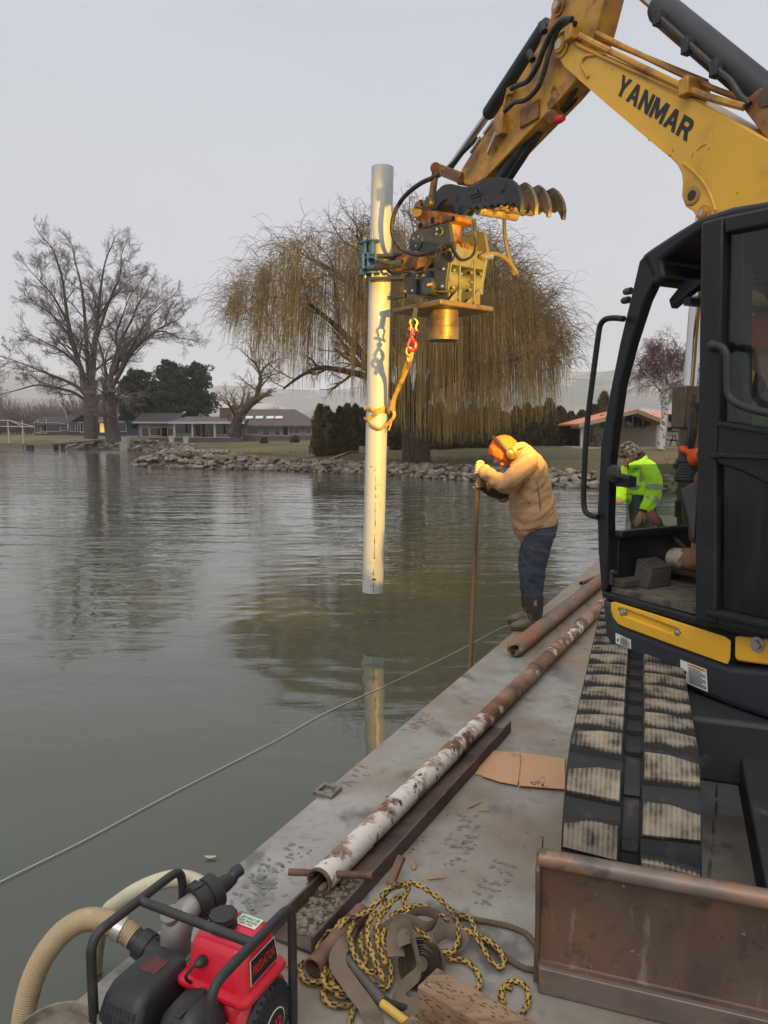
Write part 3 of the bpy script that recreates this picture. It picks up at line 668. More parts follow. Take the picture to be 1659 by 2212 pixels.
# ---- docks, wall caps, path
dockz = .62
o = thing('dock', (at_px(165, 82), 82, 0), 'grey plank dock with sloping gangway off the golden lawn', 'dock')
q = MB(); a, c = Vector((at_px(118, 79), 79, dockz + .05)), Vector((at_px(214, 85), 85, 1.02)); q.bar(a, c, 1.5, .16); q.build('gangway', m_wood_grey, o)
q = MB(); a2, c2 = Vector((at_px(-30, 81), 81, dockz)), Vector((at_px(122, 79), 79, dockz)); q.bar(a2, c2, 1.6, .2); q.build('deck_walk', m_wood_grey, o)
for px in (57, 65, 117, 132):
    q = MB(); x_ = at_px(px, 79); q.box((x_, 79.2, .1), (.32, .3, 1.0)); q.build('pile', m_siding_dark, o)
o = thing('shade_frame', (at_px(20, 82), 82, dockz), 'thin pale canopy frame standing on the far left dock', 'boat canopy')
for px in (18, 49):
    q = MB(); x_ = at_px(px, 80); q.cyl((x_, 80, -.5), (x_, 80, z_px(908, 80)), .06, 6); q.build('frame_post', m_trim, o)
for a_, b_ in (((-20, 908), (20, 908)), ((20, 908), (75, 922)), ((20, 908), (49, 921)), ((0, 921), (75, 922))):
    q = MB(); q.cyl(ony(a_[0], a_[1], 80), ony(b_[0], b_[1], 80), .045, 6); q.build('frame_rail', m_trim, o)
o = thing('concrete_landing', (at_px(360, 45), 45, 0), 'concrete boat landing slab beside the stone spit', 'landing')
q = MB(); q.box((at_px(348, 44.5), 45.2, .40), (2.2, 2.2, .3)); q.build('lower_slab', m_conc, o, bevel=.02)
q = MB(); q.box((at_px(389, 46), 46.8, .62), (2.4, 2.0, .5)); q.build('upper_slab', m_conc, o, bevel=.02)
o = thing('concrete_step', (at_px(265, 80), 80, lz(at_px(265, 80), 80)), 'small pale concrete block beside the right trunk', 'block'); q = MB(); q.box((at_px(265, 79), 79.5, o.location.z + .6), (.9, .8, 1.3)); q.build('block', m_conc, o, bevel=.03)
# path of pale slabs to the water
path_pts = [(690, 979), (735, 972), (760, 969), (790, 966)]
q = MB()
for (a_, b_) in zip([(545, 977.5), (600, 978), (650, 979), (700, 979), (728, 974.5), (755, 970)], [(600, 978), (650, 979), (700, 979), (728, 974.5), (755, 970), (800, 968)]):
    pa, pb_ = onz(*a_, .9), onz(*b_, .9)
    for p_ in (pa, pb_): p_.z = lz(p_.x, p_.y)
    w = .18 if b_[0] <= 700 else .9
    q.prism([pa + Vector((0, -w, .05)), pb_ + Vector((0, -w, .05)), pb_ + Vector((0, w, .07)), pa + Vector((0, w, .07))], (0, 0, .05))
o = q.build('garden_path', m_conc, ang=0); tag(o, 'narrow pale concrete path crossing the lawn to the shore', kind='structure')
o = thing('retaining_wall', (at_px(800, 43), 43, lz(at_px(800, 43), 43)), 'low grey concrete block wall beside the willow trunk', 'wall')
for k in range(5):
    p = Vector((at_px(782 + k * 13, 46.5), 46.5 - .1 * k, lz(at_px(800, 46), 46) + .2)); q = MB(); q.box(p, (.36, .3, .42)); q.build('block', m_conc, o, bevel=.02)

# ================================================================== TREES
m_bark = mat('grey_bark', S(84, 74, 66), 0.95, var=0.3, vscale=2.5, layers=[(S(56, 48, 44), 6, .5, .62, (1, 1, .2))], bump=[(9, .8, .06, (1, 1, .25))])
m_bark_dark = mat('willow_bark', S(74, 62, 50), 0.95, var=0.3, vscale=3, layers=[(S(48, 40, 33), 7, .5, .62, (1, 1, .2))], bump=[(9, .8, .06, (1, 1, .25))])
m_twig = mat('grey_twigs', S(116, 103, 95), 0.95, var=0.25, vscale=.6)
m_strand = mat('willow_strands', S(166, 138, 74), 0.9, var=0.4, vscale=.9, layers=[(S(124, 98, 62), .5, .48, .64)])
m_strand_top = mat('willow_twigs', S(124, 100, 72), 0.9, var=0.3, vscale=.8)
m_birchbark = mat('birch_bark', S(196, 190, 184), 0.8, layers=[(S(60, 54, 52), 3.4, .53, .60, (1, 1, 1.6))])
m_birchtwig = mat('birch_twigs', S(98, 68, 66), 0.95, var=0.2, vscale=.8)
m_purple = mat('purple_brush', S(112, 94, 92), 0.95, var=0.25, vscale=.2)
m_pine = mat('pine_needles', S(62, 72, 46), 0.95, var=0.4, vscale=.5, layers=[(S(42, 50, 36), .8, .5, .64)])
m_cedar = mat('cedar_foliage', S(84, 76, 40), 0.95, var=0.45, vscale=1.2, layers=[(S(38, 42, 26), 1.7, .5, .62), (S(88, 72, 38), 2.4, .58, .70)])
m_cedar2 = mat('cedar_foliage_dull', S(78, 70, 40), 0.95, var=0.45, vscale=1.4, layers=[(S(40, 40, 26), 1.9, .5, .62), (S(96, 76, 44), 2.2, .56, .70)])

def vn(v): return v / (np.linalg.norm(v) + 1e-9)
def grow(rg, p, d, L, r, lvl, spec, out, bound=None):
    n = spec['seg'][lvl]; pts = [p]; dirs = [d]
    for i in range(n):
        d = vn(d + rg.normal(size=3) * spec['wob'][lvl] + np.array([0, 0, spec['trop'][lvl]])); p = p + d * (L / n); pts.append(p); dirs.append(d)
    pts = np.array(pts); rad = np.linspace(r, r * spec['tip'][lvl], n + 1); out[lvl].append((pts, rad))
    if lvl + 1 < len(spec['seg']):
        nc = spec['kids'][lvl]
        for k in range(nc):
            t = spec['from'][lvl] + (1 - spec['from'][lvl]) * (k + rg.uniform(.2, .9)) / nc; x_ = t * n; i = min(int(x_), n - 1)
            bp_ = pts[i] + (pts[i + 1] - pts[i]) * (x_ - i); dd = dirs[min(i + 1, n)]
            a = rg.normal(size=3); a = vn(a - dd * a.dot(dd)); an = R(rg.uniform(*spec['ang'][lvl]))
            nd = dd * math.cos(an) + a * math.sin(an)
            if bound is not None: nd = vn(nd + bound(bp_) * .5)
            grow(rg, bp_, nd, L * spec['ratio'][lvl] * rg.uniform(.7, 1.15) * (1.15 - .45 * t), max(np.interp(x_, range(n + 1), rad) * spec['rr'][lvl], spec['rmin']), lvl + 1, spec, out, bound)
def tree_from(name, loc, label, cat, out, split, mats, group=None, sides=(7, 5, 4, 3, 3)):
    """levels below split -> trunk part, others -> crown part"""
    o = thing(name, loc, label, cat, group); L = np.array(loc)
    for nm, lv, mt in (('trunk', range(0, split), mats[0]), ('crown', range(split, len(out)), mats[1])):
        V, F, T = [], [], []; off = 0
        for l in lv:
            if not out[l]: continue
            v, f, t = many_tubes(out[l], sides[min(l, 4)]); V.append(v - L); F.append(f + off); T.append(t); off += len(v)
        if V:
            ob = fast_mesh(nm, np.concatenate(V), np.concatenate(F), np.concatenate(T), mt, o)
            if nm == 'crown': ob['kind'] = 'stuff'
    return o
def pxpath(lst, y, rgn=None, dy=0.0):
    """a limb seen through these pixels, standing at distance y and swinging dy nearer or farther along its length"""
    return [np.array(ony(a, b_, y + dy * (i / max(1, len(lst) - 1)))) for i, (a, b_) in enumerate(lst)]
def limb_tree(name, label, cat, y, limbs, spec, mats, seed, trunkw, group=None, base=None, split=1):
    """limbs: (pixel path, dy, r0, r1, number of side branches, length of side branches)"""
    rg = np.random.default_rng(seed); out = [[] for _ in range(len(spec['seg']))]
    for pth, dy, r0, r1, nb, bl in limbs:
        P_ = np.array([list(v) for v in smoothpath(pxpath(pth, y, dy=dy), 4)]); m_ = len(P_); rad = np.linspace(r0, r1, m_) * (.8 if r0 > .7 and y > 70 else .66 if y > 73 else 1); bl *= .82 if y > 73 else 1
        out[0].append((P_, rad))
        for k in range(nb):
            t = .12 + .88 * (k + rg.uniform(.1, .9)) / nb; x_ = t * (m_ - 1); i = min(int(x_), m_ - 2); b0 = P_[i] + (P_[i + 1] - P_[i]) * (x_ - i); dd = vn(P_[i + 1] - P_[i])
            a = rg.normal(size=3); a = vn(a - dd * a.dot(dd)); an = R(rg.uniform(25, 60)); nd = vn(dd * math.cos(an) + a * math.sin(an) + np.array([0, 0, .12]))
            grow(rg, b0, nd, bl * rg.uniform(.6, 1.2) * (1.15 - .5 * t), max(np.interp(x_, range(m_), rad) * .5, spec['rmin'] * 2), 1, spec, out)
        grow(rg, P_[-1], vn(P_[-1] - P_[-2]), bl * .8, r1, 1, spec, out)
    b0 = limbs[0][0][0]; p = ony(b0[0], b0[1], y)
    return tree_from(name, (p.x, p.y, lz(p.x, p.y) - .15), label, cat, out, split, mats, group)
SPEC = dict(seg=[6, 5, 4, 4], wob=[.1, .16, .2, .24], trop=[.05, .06, .05, .04], tip=[.5, .4, .35, .4], kids=[0, 7, 7, 0], ratio=[.5, .55, .55, .5], rr=[.6, .5, .55, .5], ang=[(20, 50), (22, 55), (22, 55), (20, 50)], rmin=.010)
SPEC['from'] = [.2, .15, .12, .1]
spec1 = dict(SPEC, seg=[6, 5, 4, 4, 3], wob=[.1, .16, .2, .24, .24], trop=[.05, .05, .04, .03, .02], tip=[.5, .4, .4, .5, .5], kids=[0, 6, 7, 6, 0], ratio=[.5, .55, .55, .6, .5], rr=[.6, .5, .6, .7, .5], ang=[(20, 50)] * 5, rmin=.009)
spec1['from'] = [.2, .15, .12, .1, .1]
# px from the left tree region: 1659 coordinates
limb_tree('cottonwood_tree', 'tall bare cottonwood with massive trunk, left of the pair on the far lawn', 'tree', 80, [
    ([(196, 948), (197, 915), (196, 880), (194, 848)], 0, .95, .80, 5, 2.5),
    ([(194, 850), (200, 800), (205, 740), (212, 680), (218, 620), (226, 570)], 1, .62, .10, 11, 5.0),
    ([(192, 850), (176, 800), (160, 750), (148, 700), (140, 640), (132, 590), (118, 550)], -2, .50, .08, 11, 5.0),
    ([(196, 840), (190, 790), (186, 720), (180, 650), (172, 600), (160, 560)], 3, .42, .08, 10, 4.6),
    ([(190, 862), (170, 838), (140, 822), (100, 806), (60, 790), (20, 775)], -2, .36, .05, 11, 4.2),
    ([(188, 868), (160, 848), (120, 838), (80, 832), (40, 842), (8, 850)], 2, .28, .05, 9, 3.6),
    ([(184, 810), (160, 780), (130, 756), (98, 740), (70, 725)], 2, .30, .05, 9, 4.2),
    ([(160, 745), (135, 705), (112, 680), (85, 660)], -1, .22, .05, 8, 4.0),
    ([(148, 700), (115, 640), (88, 610), (70, 590)], 1, .22, .05, 8, 4.0),
    ([(206, 740), (222, 690), (240, 640), (258, 600), (262, 560)], -2, .30, .06, 9, 4.2),
    ([(212, 690), (236, 650), (262, 625), (282, 600)], 2, .22, .05, 8, 3.4)], spec1, (m_bark, m_twig), 4, .9)
limb_tree('cottonwood_tree', 'bare cottonwood with flared pale trunk, right of the pair on the far lawn', 'tree', 74, [
    ([(246, 955), (240, 915), (236, 880), (236, 850)], 0, .95, .75, 4, 2.5),
    ([(238, 850), (240, 810), (248, 775), (262, 735), (282, 695), (300, 655)], 1, .46, .07, 11, 4.4),
    ([(240, 840), (262, 800), (282, 765), (312, 735), (345, 715), (378, 725)], -2, .40, .06, 11, 4.2),
    ([(236, 850), (228, 800), (218, 755), (206, 715)], 2, .34, .07, 8, 4.0),
    ([(246, 810), (256, 770), (250, 725), (262, 690), (276, 650)], -1, .30, .06, 9, 4.2),
    ([(262, 790), (290, 740), (320, 690), (350, 660)], 2, .26, .05, 10, 4.2),
    ([(300, 742), (335, 715), (365, 700), (385, 690)], 0, .18, .04, 8, 3.2),
    ([(238, 868), (222, 848), (205, 838)], -2, .2, .05, 6, 2.4), ([(240, 862), (262, 850), (285, 850)], -2, .2, .05, 6, 2.6)], spec1, (m_bark, m_twig), 9, .9)
# ---- the leaning pollarded willow in front of the ranch house
spec2 = dict(SPEC, kids=[0, 6, 5, 0], rmin=.012)
limb_tree('pollard_willow', 'small leaning willow with knobbly trunk before the ranch house', 'tree', 72, [
    ([(507, 945), (509, 918), (520, 893)], 0, .55, .45, 5, 1.6), ([(520, 895), (540, 873), (556, 862)], 0, .45, .30, 4, 2.0),
    ([(553, 866), (559, 840), (563, 815), (555, 790), (545, 778)], 0, .28, .06, 8, 2.6), ([(560, 820), (570, 795), (590, 780)], 1, .16, .05, 7, 2.6),
    ([(512, 905), (498, 880), (490, 862)], -1, .2, .05, 8, 1.8), ([(518, 895), (522, 870), (528, 850)], 1, .18, .05, 8, 1.8)], spec2, (m_bark_dark, m_strand_top), 12, .5)
q = MB(); c = ony(499, 935, 71.5); q.ball((c.x, c.y, c.z), (.3, .28, .45), 10, 7)
burl = q.build('trunk_burl', m_bark, [o for o in bpy.data.objects if o.name == 'pollard_willow'][0])

# ---- great weeping willow
rg = np.random.default_rng(21); YW = 37.0
out = [[] for _ in range(4)]
WL = [([(899, 998), (898, 975), (896, 945), (893, 915)], 0, .78, .62, 0, 0),
      ([(893, 925), (870, 880), (835, 830), (800, 790), (760, 740), (715, 695), (665, 655)], -1.5, .40, .07, 9, 2.6),
      ([(835, 830), (780, 810), (735, 800), (690, 795), (650, 812), (612, 840)], -1, .20, .05, 7, 1.8),
      ([(890, 915), (880, 850), (870, 780), (862, 700), (850, 620), (835, 540)], 1.5, .36, .06, 9, 2.6),
      ([(868, 760), (820, 690), (770, 630), (720, 585), (660, 555)], 2, .22, .05, 9, 2.4),
      ([(862, 690), (840, 620), (800, 550), (770, 510)], -2, .2, .05, 8, 2.2),
      ([(896, 915), (920, 850), (950, 790), (985, 720), (1020, 650), (1060, 590)], -1.5, .36, .06, 9, 2.6),
      ([(950, 800), (1000, 760), (1060, 720), (1110, 690), (1150, 680)], 1, .24, .05, 9, 2.4),
      ([(930, 840), (980, 820), (1040, 790), (1100, 780), (1150, 760)], -2, .2, .05, 8, 2.2),
      ([(897, 880), (915, 780), (930, 690), (935, 600), (940, 530)], 2.5, .3, .05, 9, 2.6),
      ([(850, 640), (880, 570), (900, 520), (930, 490)], -1, .16, .05, 8, 2.0)]
specw = dict(SPEC, kids=[0, 7, 6, 0], trop=[.05, .10, .02, -.10], rmin=.010, ratio=[.5, .6, .6, .5])
for pth, dy, r0, r1, nb, bl in WL:
    P_ = np.array([list(v) for v in smoothpath(pxpath(pth, YW, dy=dy * 1.6), 4)]); m_ = len(P_); rad = np.linspace(r0, r1, m_); out[0].append((P_, rad))
    for k in range(nb):
        t = .25 + .75 * (k + rg.uniform(.1, .9)) / nb; x_ = t * (m_ - 1); i = min(int(x_), m_ - 2); b0 = P_[i] + (P_[i + 1] - P_[i]) * (x_ - i); dd = vn(P_[i + 1] - P_[i])
        a = rg.normal(size=3); a = vn(a - dd * a.dot(dd)); an = R(rg.uniform(25, 65)); grow(rg, b0, vn(dd * math.cos(an) + a * math.sin(an) + np.array([0, 0, .15])), bl * rg.uniform(.6, 1.2), max(np.interp(x_, range(m_), rad) * .5, .02), 1, specw, out)
pw = ony(899, 998, YW); willow = tree_from('weeping_willow', (pw.x, pw.y, lz(pw.x, pw.y) - .15), 'huge leafless weeping willow with golden hanging strands on the shore', 'tree', out, 1, (m_bark_dark, m_strand_top))
# hanging strands in clumps: top height and lower end follow the dome of the crown
def dome(px):      # crown outline: pixel row of the top and of the strand ends at a pixel column
    top = np.interp(px, [505, 530, 570, 630, 700, 770, 830, 900, 960, 1030, 1090, 1140, 1180, 1215], [640, 590, 545, 510, 495, 478, 468, 470, 478, 500, 530, 570, 620, 690])
    bot = np.interp(px, [505, 560, 640, 700, 760, 800, 860, 930, 1000, 1060, 1120, 1170, 1215], [720, 800, 850, 855, 870, 890, 940, 965, 960, 950, 925, 930, 800])
    return top, bot
paths = []; paths2 = []
for cl in range(380):
    pxc = 505 + 712 * (rg.uniform(0, 1) if cl < 205 else np.clip(rg.normal(.66, .15), 0, 1)); top, bot = dome(pxc)
    edge = abs((pxc - 862) / 352); depth = math.sqrt(max(0, 1 - edge ** 2)) * 6.5; dy = rg.uniform(-1, 1) * depth; rad_ = math.sqrt(min(1, edge ** 2 + (dy / 7.5) ** 2))
    topy = top + (bot - top) * (rg.beta(1.1, 2.3) * .62 + .10 * rad_ ** 2); yy = YW + dy
    st = np.array(ony(pxc, topy, yy)); zbot = ony(pxc, bot, yy).z + rg.gamma(1.3, .9) * (.45 if pxc < 800 else .18); cx = ony(862, 900, YW)
    outw = vn(np.array([st[0] - cx.x, dy, 0]) + 1e-3); ns = int(rg.uniform(9, 30)); cw = rg.uniform(.09, .24)
    for s_ in range(ns):
        p0 = st + np.append(rg.normal(size=2) * cw, rg.normal() * .28); L = (p0[2] - zbot) * min(1.0, rg.beta(2.0, 1.3) * 1.08)
        if L < .5: continue
        n = 6; rise = rg.uniform(.05, .5); sp = rg.uniform(.15, .8); tt = np.linspace(0, 1, n)
        sway = np.cumsum(rg.normal(size=(n, 2)) * .035, 0)
        ptsS = np.stack([p0[0] + outw[0] * sp * np.sqrt(tt) + sway[:, 0], p0[1] + outw[1] * sp * np.sqrt(tt) + sway[:, 1], p0[2] + rise * np.sin(np.pi * np.minimum(tt * 2.6, 1)) - L * tt ** 1.35], -1)
        paths.append((ptsS, np.linspace(.0085, .0045, n)))
    for s_ in range(16):      # wispy upright twigs at the crown surface
        p0 = st + rg.normal(size=3) * .5; d = vn(outw * .8 + np.array([0, 0, rg.uniform(.2, 1.2)]) + rg.normal(size=3) * .4); pts_ = [p0]
        for k in range(6): d = vn(d + rg.normal(size=3) * .16 + np.array([0, 0, -.28])); pts_.append(pts_[-1] + d * rg.uniform(.12, .34))
        paths2.append((np.array(pts_), np.linspace(.011, .005, 7)))
for nm, pp, mt in (('hanging_strands', paths, m_strand), ('crown_twigs', paths2, m_strand_top)):
    v, f, t = many_tubes(pp, 3); tag(fast_mesh(nm, v - np.array(willow.location), f, t, mt, willow), kind='stuff')
# a second trunk stub behind it
# ---- birch on the right
rg = np.random.default_rng(33); YB = 44.0; out = [[] for _ in range(4)]
for pth, dy, r0, r1, nb, bl in [([(1428, 970), (1431, 935), (1436, 895), (1433, 860)], 0, .24, .17, 0, 0), ([(1436, 885), (1446, 868), (1456, 850)], 0, .10, .05, 5, 1.2), ([(1433, 862), (1434, 830), (1438, 790), (1436, 760)], 0, .15, .03, 14, 1.5), ([(1432, 850), (1415, 830), (1402, 815), (1390, 800)], -.5, .08, .03, 9, 1.3), ([(1436, 845), (1455, 820), (1474, 800)], .6, .08, .03, 9, 1.3), ([(1434, 820), (1420, 795), (1412, 775)], .5, .06, .02, 8, 1.1), ([(1436, 815), (1452, 790), (1462, 772)], -.4, .06, .02, 8, 1.1)]:
    P_ = np.array([list(v) for v in smoothpath(pxpath(pth, YB, dy=dy), 4)]); m_ = len(P_); rad = np.linspace(r0, r1, m_); out[0].append((P_, rad))
    for k in range(nb):
        t = .2 + .8 * (k + rg.uniform(.1, .9)) / nb; x_ = t * (m_ - 1); i = min(int(x_), m_ - 2); b0 = P_[i] + (P_[i + 1] - P_[i]) * (x_ - i); dd = vn(P_[i + 1] - P_[i]); a = rg.normal(size=3); a = vn(a - dd * a.dot(dd)); an = R(rg.uniform(30, 70))
        grow(rg, b0, vn(dd * math.cos(an) + a * math.sin(an) + np.array([0, 0, .2])), bl * 1.25 * rg.uniform(.6, 1.2) * (1.25 - .6 * t), .022, 1, dict(SPEC, kids=[0, 9, 9, 0], trop=[0, .06, -.10, -.42], rmin=.0085, ratio=[.5, .62, .85, .5], seg=[6, 5, 5, 5]), out)
pbz = ony(1428, 970, YB); birch = tree_from('birch_tree', (pbz.x, pbz.y, lz(pbz.x, pbz.y) - .1), 'white trunked weeping birch with purple twigs before the beige cottage', 'tree', out, 1, (m_birchbark, m_birchtwig))

# ---- foliage built of many small leaf faces
def leaf_cloud(rg, centres, radii, n_each, size, flat=.7, updir=0.0):
    C_ = np.repeat(np.array(centres, float), n_each, 0); Rr = np.repeat(np.array(radii, float), n_each, 0); n = len(C_)
    d = rg.normal(size=(n, 3)); d /= np.linalg.norm(d, axis=1, keepdims=True); rr = rg.uniform(.45, 1, n) ** .6
    P_ = C_ + d * Rr * rr[:, None]; a = rg.normal(size=(n, 3)) + d * .3; a[:, 2] += updir; a /= np.linalg.norm(a, axis=1, keepdims=True)
    b_ = np.cross(a, rg.normal(size=(n, 3))); b_ /= np.linalg.norm(b_, axis=1, keepdims=True); s_ = size * rg.uniform(.6, 1.4, n)[:, None]
    V = np.stack([P_ - b_ * s_ * .35, P_ + a * s_, P_ + b_ * s_ * .35, P_ - a * s_ * .6], 1).reshape(-1, 3)
    return V, np.arange(n * 4), np.full(n, 4)
def pine(pxc, y, pyb, pyt, wpx, label, seed, bare=.3):
    rg = np.random.default_rng(seed); x_ = at_px(pxc, y); g = lz(x_, y); zt = z_px(pyt, y); hw = wpx / FPX * y
    o = thing('pine_tree', (x_, y, g - .1), label, 'tree', 'dark pines behind the ranch house'); out = [[], []]
    tr = np.array([[x_ + rg.normal() * .1 * k, y, g - .1 + (zt - g) * k / 6] for k in range(7)]); cs, rs = [], []
    limbs = [(tr, np.linspace(.32, .05, 7))]
    for k in range(120):
        t = bare + (1 - bare) * rg.uniform(0, 1) ** .9; z_ = g + (zt - g) * t; env = hw * min(1, (t - bare + .12) / .25) * math.sqrt(max(.02, 1 - ((t - .45) / .6) ** 2)) if t > .45 else hw * min(1, (t - bare + .12) / .25)
        a = rg.uniform(0, 6.28); L = env * rg.uniform(.35, 1); e_ = np.array([x_ + math.cos(a) * L, y + math.sin(a) * L, z_ + L * .22]); limbs.append((np.array([[x_, y, z_ - L * .15], (np.array([x_, y, z_ - .1]) + e_) / 2, e_]), np.array([.06, .04, .02])))
        cs.append(e_); rs.append((.75 * rg.uniform(.3, 1.4), .6 * rg.uniform(.4, 1.3), .36 * rg.uniform(.6, 1.6)))
        cs.append(e_ * rg.uniform(.5, .8) + .3 * np.array([x_, y, z_])) if False else cs.append(e_ * .65 + .35 * np.array([x_, y, z_])); rs.append((.6, .6, .4))
    v, f, t = many_tubes(limbs, 5); fast_mesh('trunk', v - np.array(o.location), f, t, m_bark_dark, o)
    v, f, t = leaf_cloud(rg, cs, rs, 74, .24, updir=.5); tag(fast_mesh('crown', v - np.array(o.location), f, t, m_pine, o, smooth=False), kind='stuff')
pine(302, 98, 945, 806, 48, 'dark pine just right of the tall bare trunks, left of the three pines', 41, .13)
pine(368, 108, 930, 786, 40, 'tallest dark pine with bare lower stem behind the porch', 42, .24)
pine(426, 112, 930, 790, 46, 'broad dark pine over the ranch house chimney', 43, .22)
# ---- golden globe shrub and round bushes
def bush(name, pxc, y, wpx, hpx, m_, label, cat, group=None, n=60, seed=1, size=.16, base=None):
    rg = np.random.default_rng(seed); x_ = at_px(pxc, y); g = lz(x_, y); w = wpx / FPX * y; hh = hpx / FPX * y; cs, rs = [], []
    o = thing(name, (x_, y, g), label, cat, group)
    for k in range(n):
        d = rg.normal(size=3); d /= np.linalg.norm(d); d[2] = abs(d[2]); cs.append(np.array([x_, y, g + hh * .1]) + d * np.array([w * .8, w * .8, hh * .8]) * rg.uniform(.5, 1)); rs.append((w * .25, w * .25, hh * .2))
    v, f, t = leaf_cloud(rg, cs, rs, 60, size, updir=.6); tag(fast_mesh('foliage', v - np.array(o.location), f, t, m_, o, smooth=False), kind='stuff')
    q = MB()
    for k in range(5): a = k * 1.256; q.cyl((x_, y, g - .05), (x_ + math.cos(a) * w * .4, y + math.sin(a) * w * .4, g + hh * .6), .04, 5, .02)
    q.build('stems', m_bark_dark, o)
m_gold = mat('golden_twigs', S(124, 100, 40), .95, var=.3, vscale=1); m_box = mat('boxwood_leaves', S(62, 66, 42), .95, var=.35, vscale=2)
bush('golden_shrub', 592, 101, 36, 62, m_gold, 'large golden domed shrub rising over the ranch house roof', 'shrub', n=90, seed=3, size=.2)
bush('round_shrub', 570, 80, 11, 15, m_box, 'round clipped shrub at the ranch house wall, left of the two', 'shrub', 'clipped shrubs by the ranch house', n=30, seed=5, size=.1)
bush('round_shrub', 638, 78, 13, 15, m_box, 'round clipped shrub at the right end of the ranch house', 'shrub', 'clipped shrubs by the ranch house', n=30, seed=6, size=.1)
for k, (px, lb) in enumerate(((712, 'reddish bare shrub left of the pile before the cedars'), (752, 'reddish bare shrub close to the white pile before the cedars'))):
    bush('bare_shrub', px, 48.3, 12, 17, m_purple, lb, 'shrub', 'bare shrubs before the cedar hedge', n=24, seed=8 + k, size=.07)
# ---- cedar hedge: single columnar trees
def cedar_mesh(seed, m_):
    rg = np.random.default_rng(seed); n = 2600; h = rg.uniform(0, 1, n) ** 1.15; a = rg.uniform(0, 6.28, n); env = .62 * np.minimum(1, h / .07) * np.sqrt(np.clip(1 - h ** 2.1, .006, 1)) * (1 + .16 * np.sin(a * 3 + seed + h * 9)); rr = env * rg.uniform(.62, 1.06, n)
    P_ = np.stack([np.cos(a) * rr, np.sin(a) * rr, h * 2.75], -1); d = np.stack([np.cos(a) * .45, np.sin(a) * .45, np.full(n, .95)], -1) + rg.normal(size=(n, 3)) * .25
    d /= np.linalg.norm(d, axis=1, keepdims=True); s_ = np.stack([-np.sin(a), np.cos(a), np.zeros(n)], -1) + rg.normal(size=(n, 3)) * .4; L = rg.uniform(.07, .17, n)[:, None]
    V = np.stack([P_ - s_ * L * .3, P_ + d * L * 1.1, P_ + s_ * L * .3, P_ - d * L * .7], 1).reshape(-1, 3)
    ob = fast_mesh('crown', V, np.arange(n * 4), np.full(n, 4), m_, smooth=False); return ob
CED = [cedar_mesh(50 + k, (m_cedar, m_cedar2)[k % 2]) for k in range(4)]
q = MB(); q.tube([(0, 0, -.1), (0, 0, 2.3)], [.12, .03], 6); ctr = q.build('trunk', m_bark_dark, org=(0, 0, 0))
row = [(692, 44.5), (706, 45.2), (720, 46.0), (735, 46.8), (751, 47.6), (768, 48.4)] + [(786 + k * 23.5, 49.2 + .26 * k) for k in range(24)]
heights = random.Random(6)
for k, (px, y) in enumerate(row):
    x_ = at_px(px, y); g = lz(x_, y); hz = heights.uniform(.82, 1.16) * (1.02 if px < 780 else 1.0) * (1.16 if px > 1270 else 1) * (1 + .004 * max(0, k - 6))
    o = thing('cedar_tree', (x_, y, g - .02), 'dense columnar cedar standing in the tall dark hedge', 'tree', 'columnar cedars of the hedge')
    c_ = CED[k % 4] if k < 4 else CED[k % 4].copy(); t_ = ctr if k == 0 else ctr.copy()
    for ob in (c_, t_):
        if ob.name not in COL.objects: COL.objects.link(ob)
        ob.parent = o; ob.location = (0, 0, 0); ob.rotation_euler = (0, 0, heights.uniform(0, 6)); ob.scale = (heights.uniform(1.0, 1.4) * (.8 if k < 6 else 1),) * 2 + (hz,)
    c_['kind'] = 'stuff'
# young bare sapling before the hedge
limb_tree('sapling', 'thin bare sapling standing before the left end of the hedge', 'tree', 43.5, [([(705, 957), (706, 930), (704, 905), (706, 893)], 0, .05, .012, 9, .55)], dict(SPEC, rmin=.006), (m_bark, m_twig), 3, .1)
# ---- bare brush and woods at the far left, one mass
rg = np.random.default_rng(77); paths = []
for k in range(210):
    px = rg.uniform(-60, 330); y = rg.uniform(135, 190); x_ = at_px(px, y); g = lz(x_, y); H_ = (z_px(np.interp(px, [-60, 0, 60, 120, 180, 330], [800, 842, 862, 850, 845, 850]), y) - g) * rg.uniform(.45, 1.0)
    for t_ in range(34):
        a = rg.uniform(0, 6.28); sp = rg.uniform(.1, .5) * H_; p0 = np.array([x_, y, g + H_ * rg.uniform(0, .35)]); e_ = np.array([x_ + math.cos(a) * sp, y + math.sin(a) * sp, g + H_ * rg.uniform(.5, 1)])
        m_ = (p0 + e_) / 2 + rg.normal(size=3) * .25; paths.append((np.array([p0, m_, e_]), np.array([.06, .035, .02])))
v, f, t = many_tubes(paths, 3); tag(fast_mesh('bare_woods', v, f, t, m_purple), 'hazy purple bare brush behind the far left houses', kind='stuff')
limb_tree('birch_tree', 'slim white birch with forked trunk by the dark lake house', 'tree', 118, [([(147, 926), (145, 905), (140, 885), (136, 868)], 0, .16, .05, 8, 2.0), ([(147, 924), (151, 900), (153, 880), (153, 862)], 0, .14, .05, 8, 2.0)], dict(SPEC, rmin=.02), (m_birchbark, m_twig), 15, .2)
for k, (px, y, py, lb) in enumerate(((-8, 125, 790, 'bare tree cut by the left edge behind the dock'), (345, 96, 905, 'reddish bare ornamental tree before the garage wing'))):
    limb_tree('bare_tree', lb, 'tree', y, [([(px, 940), (px + 1, (940 + py) / 2), (px + 2, py)], 0, .22 if k == 0 else .12, .06, 12, 4.0 if k == 0 else 1.4)], dict(SPEC, rmin=.02), (m_bark, m_purple), 60 + k, .2)
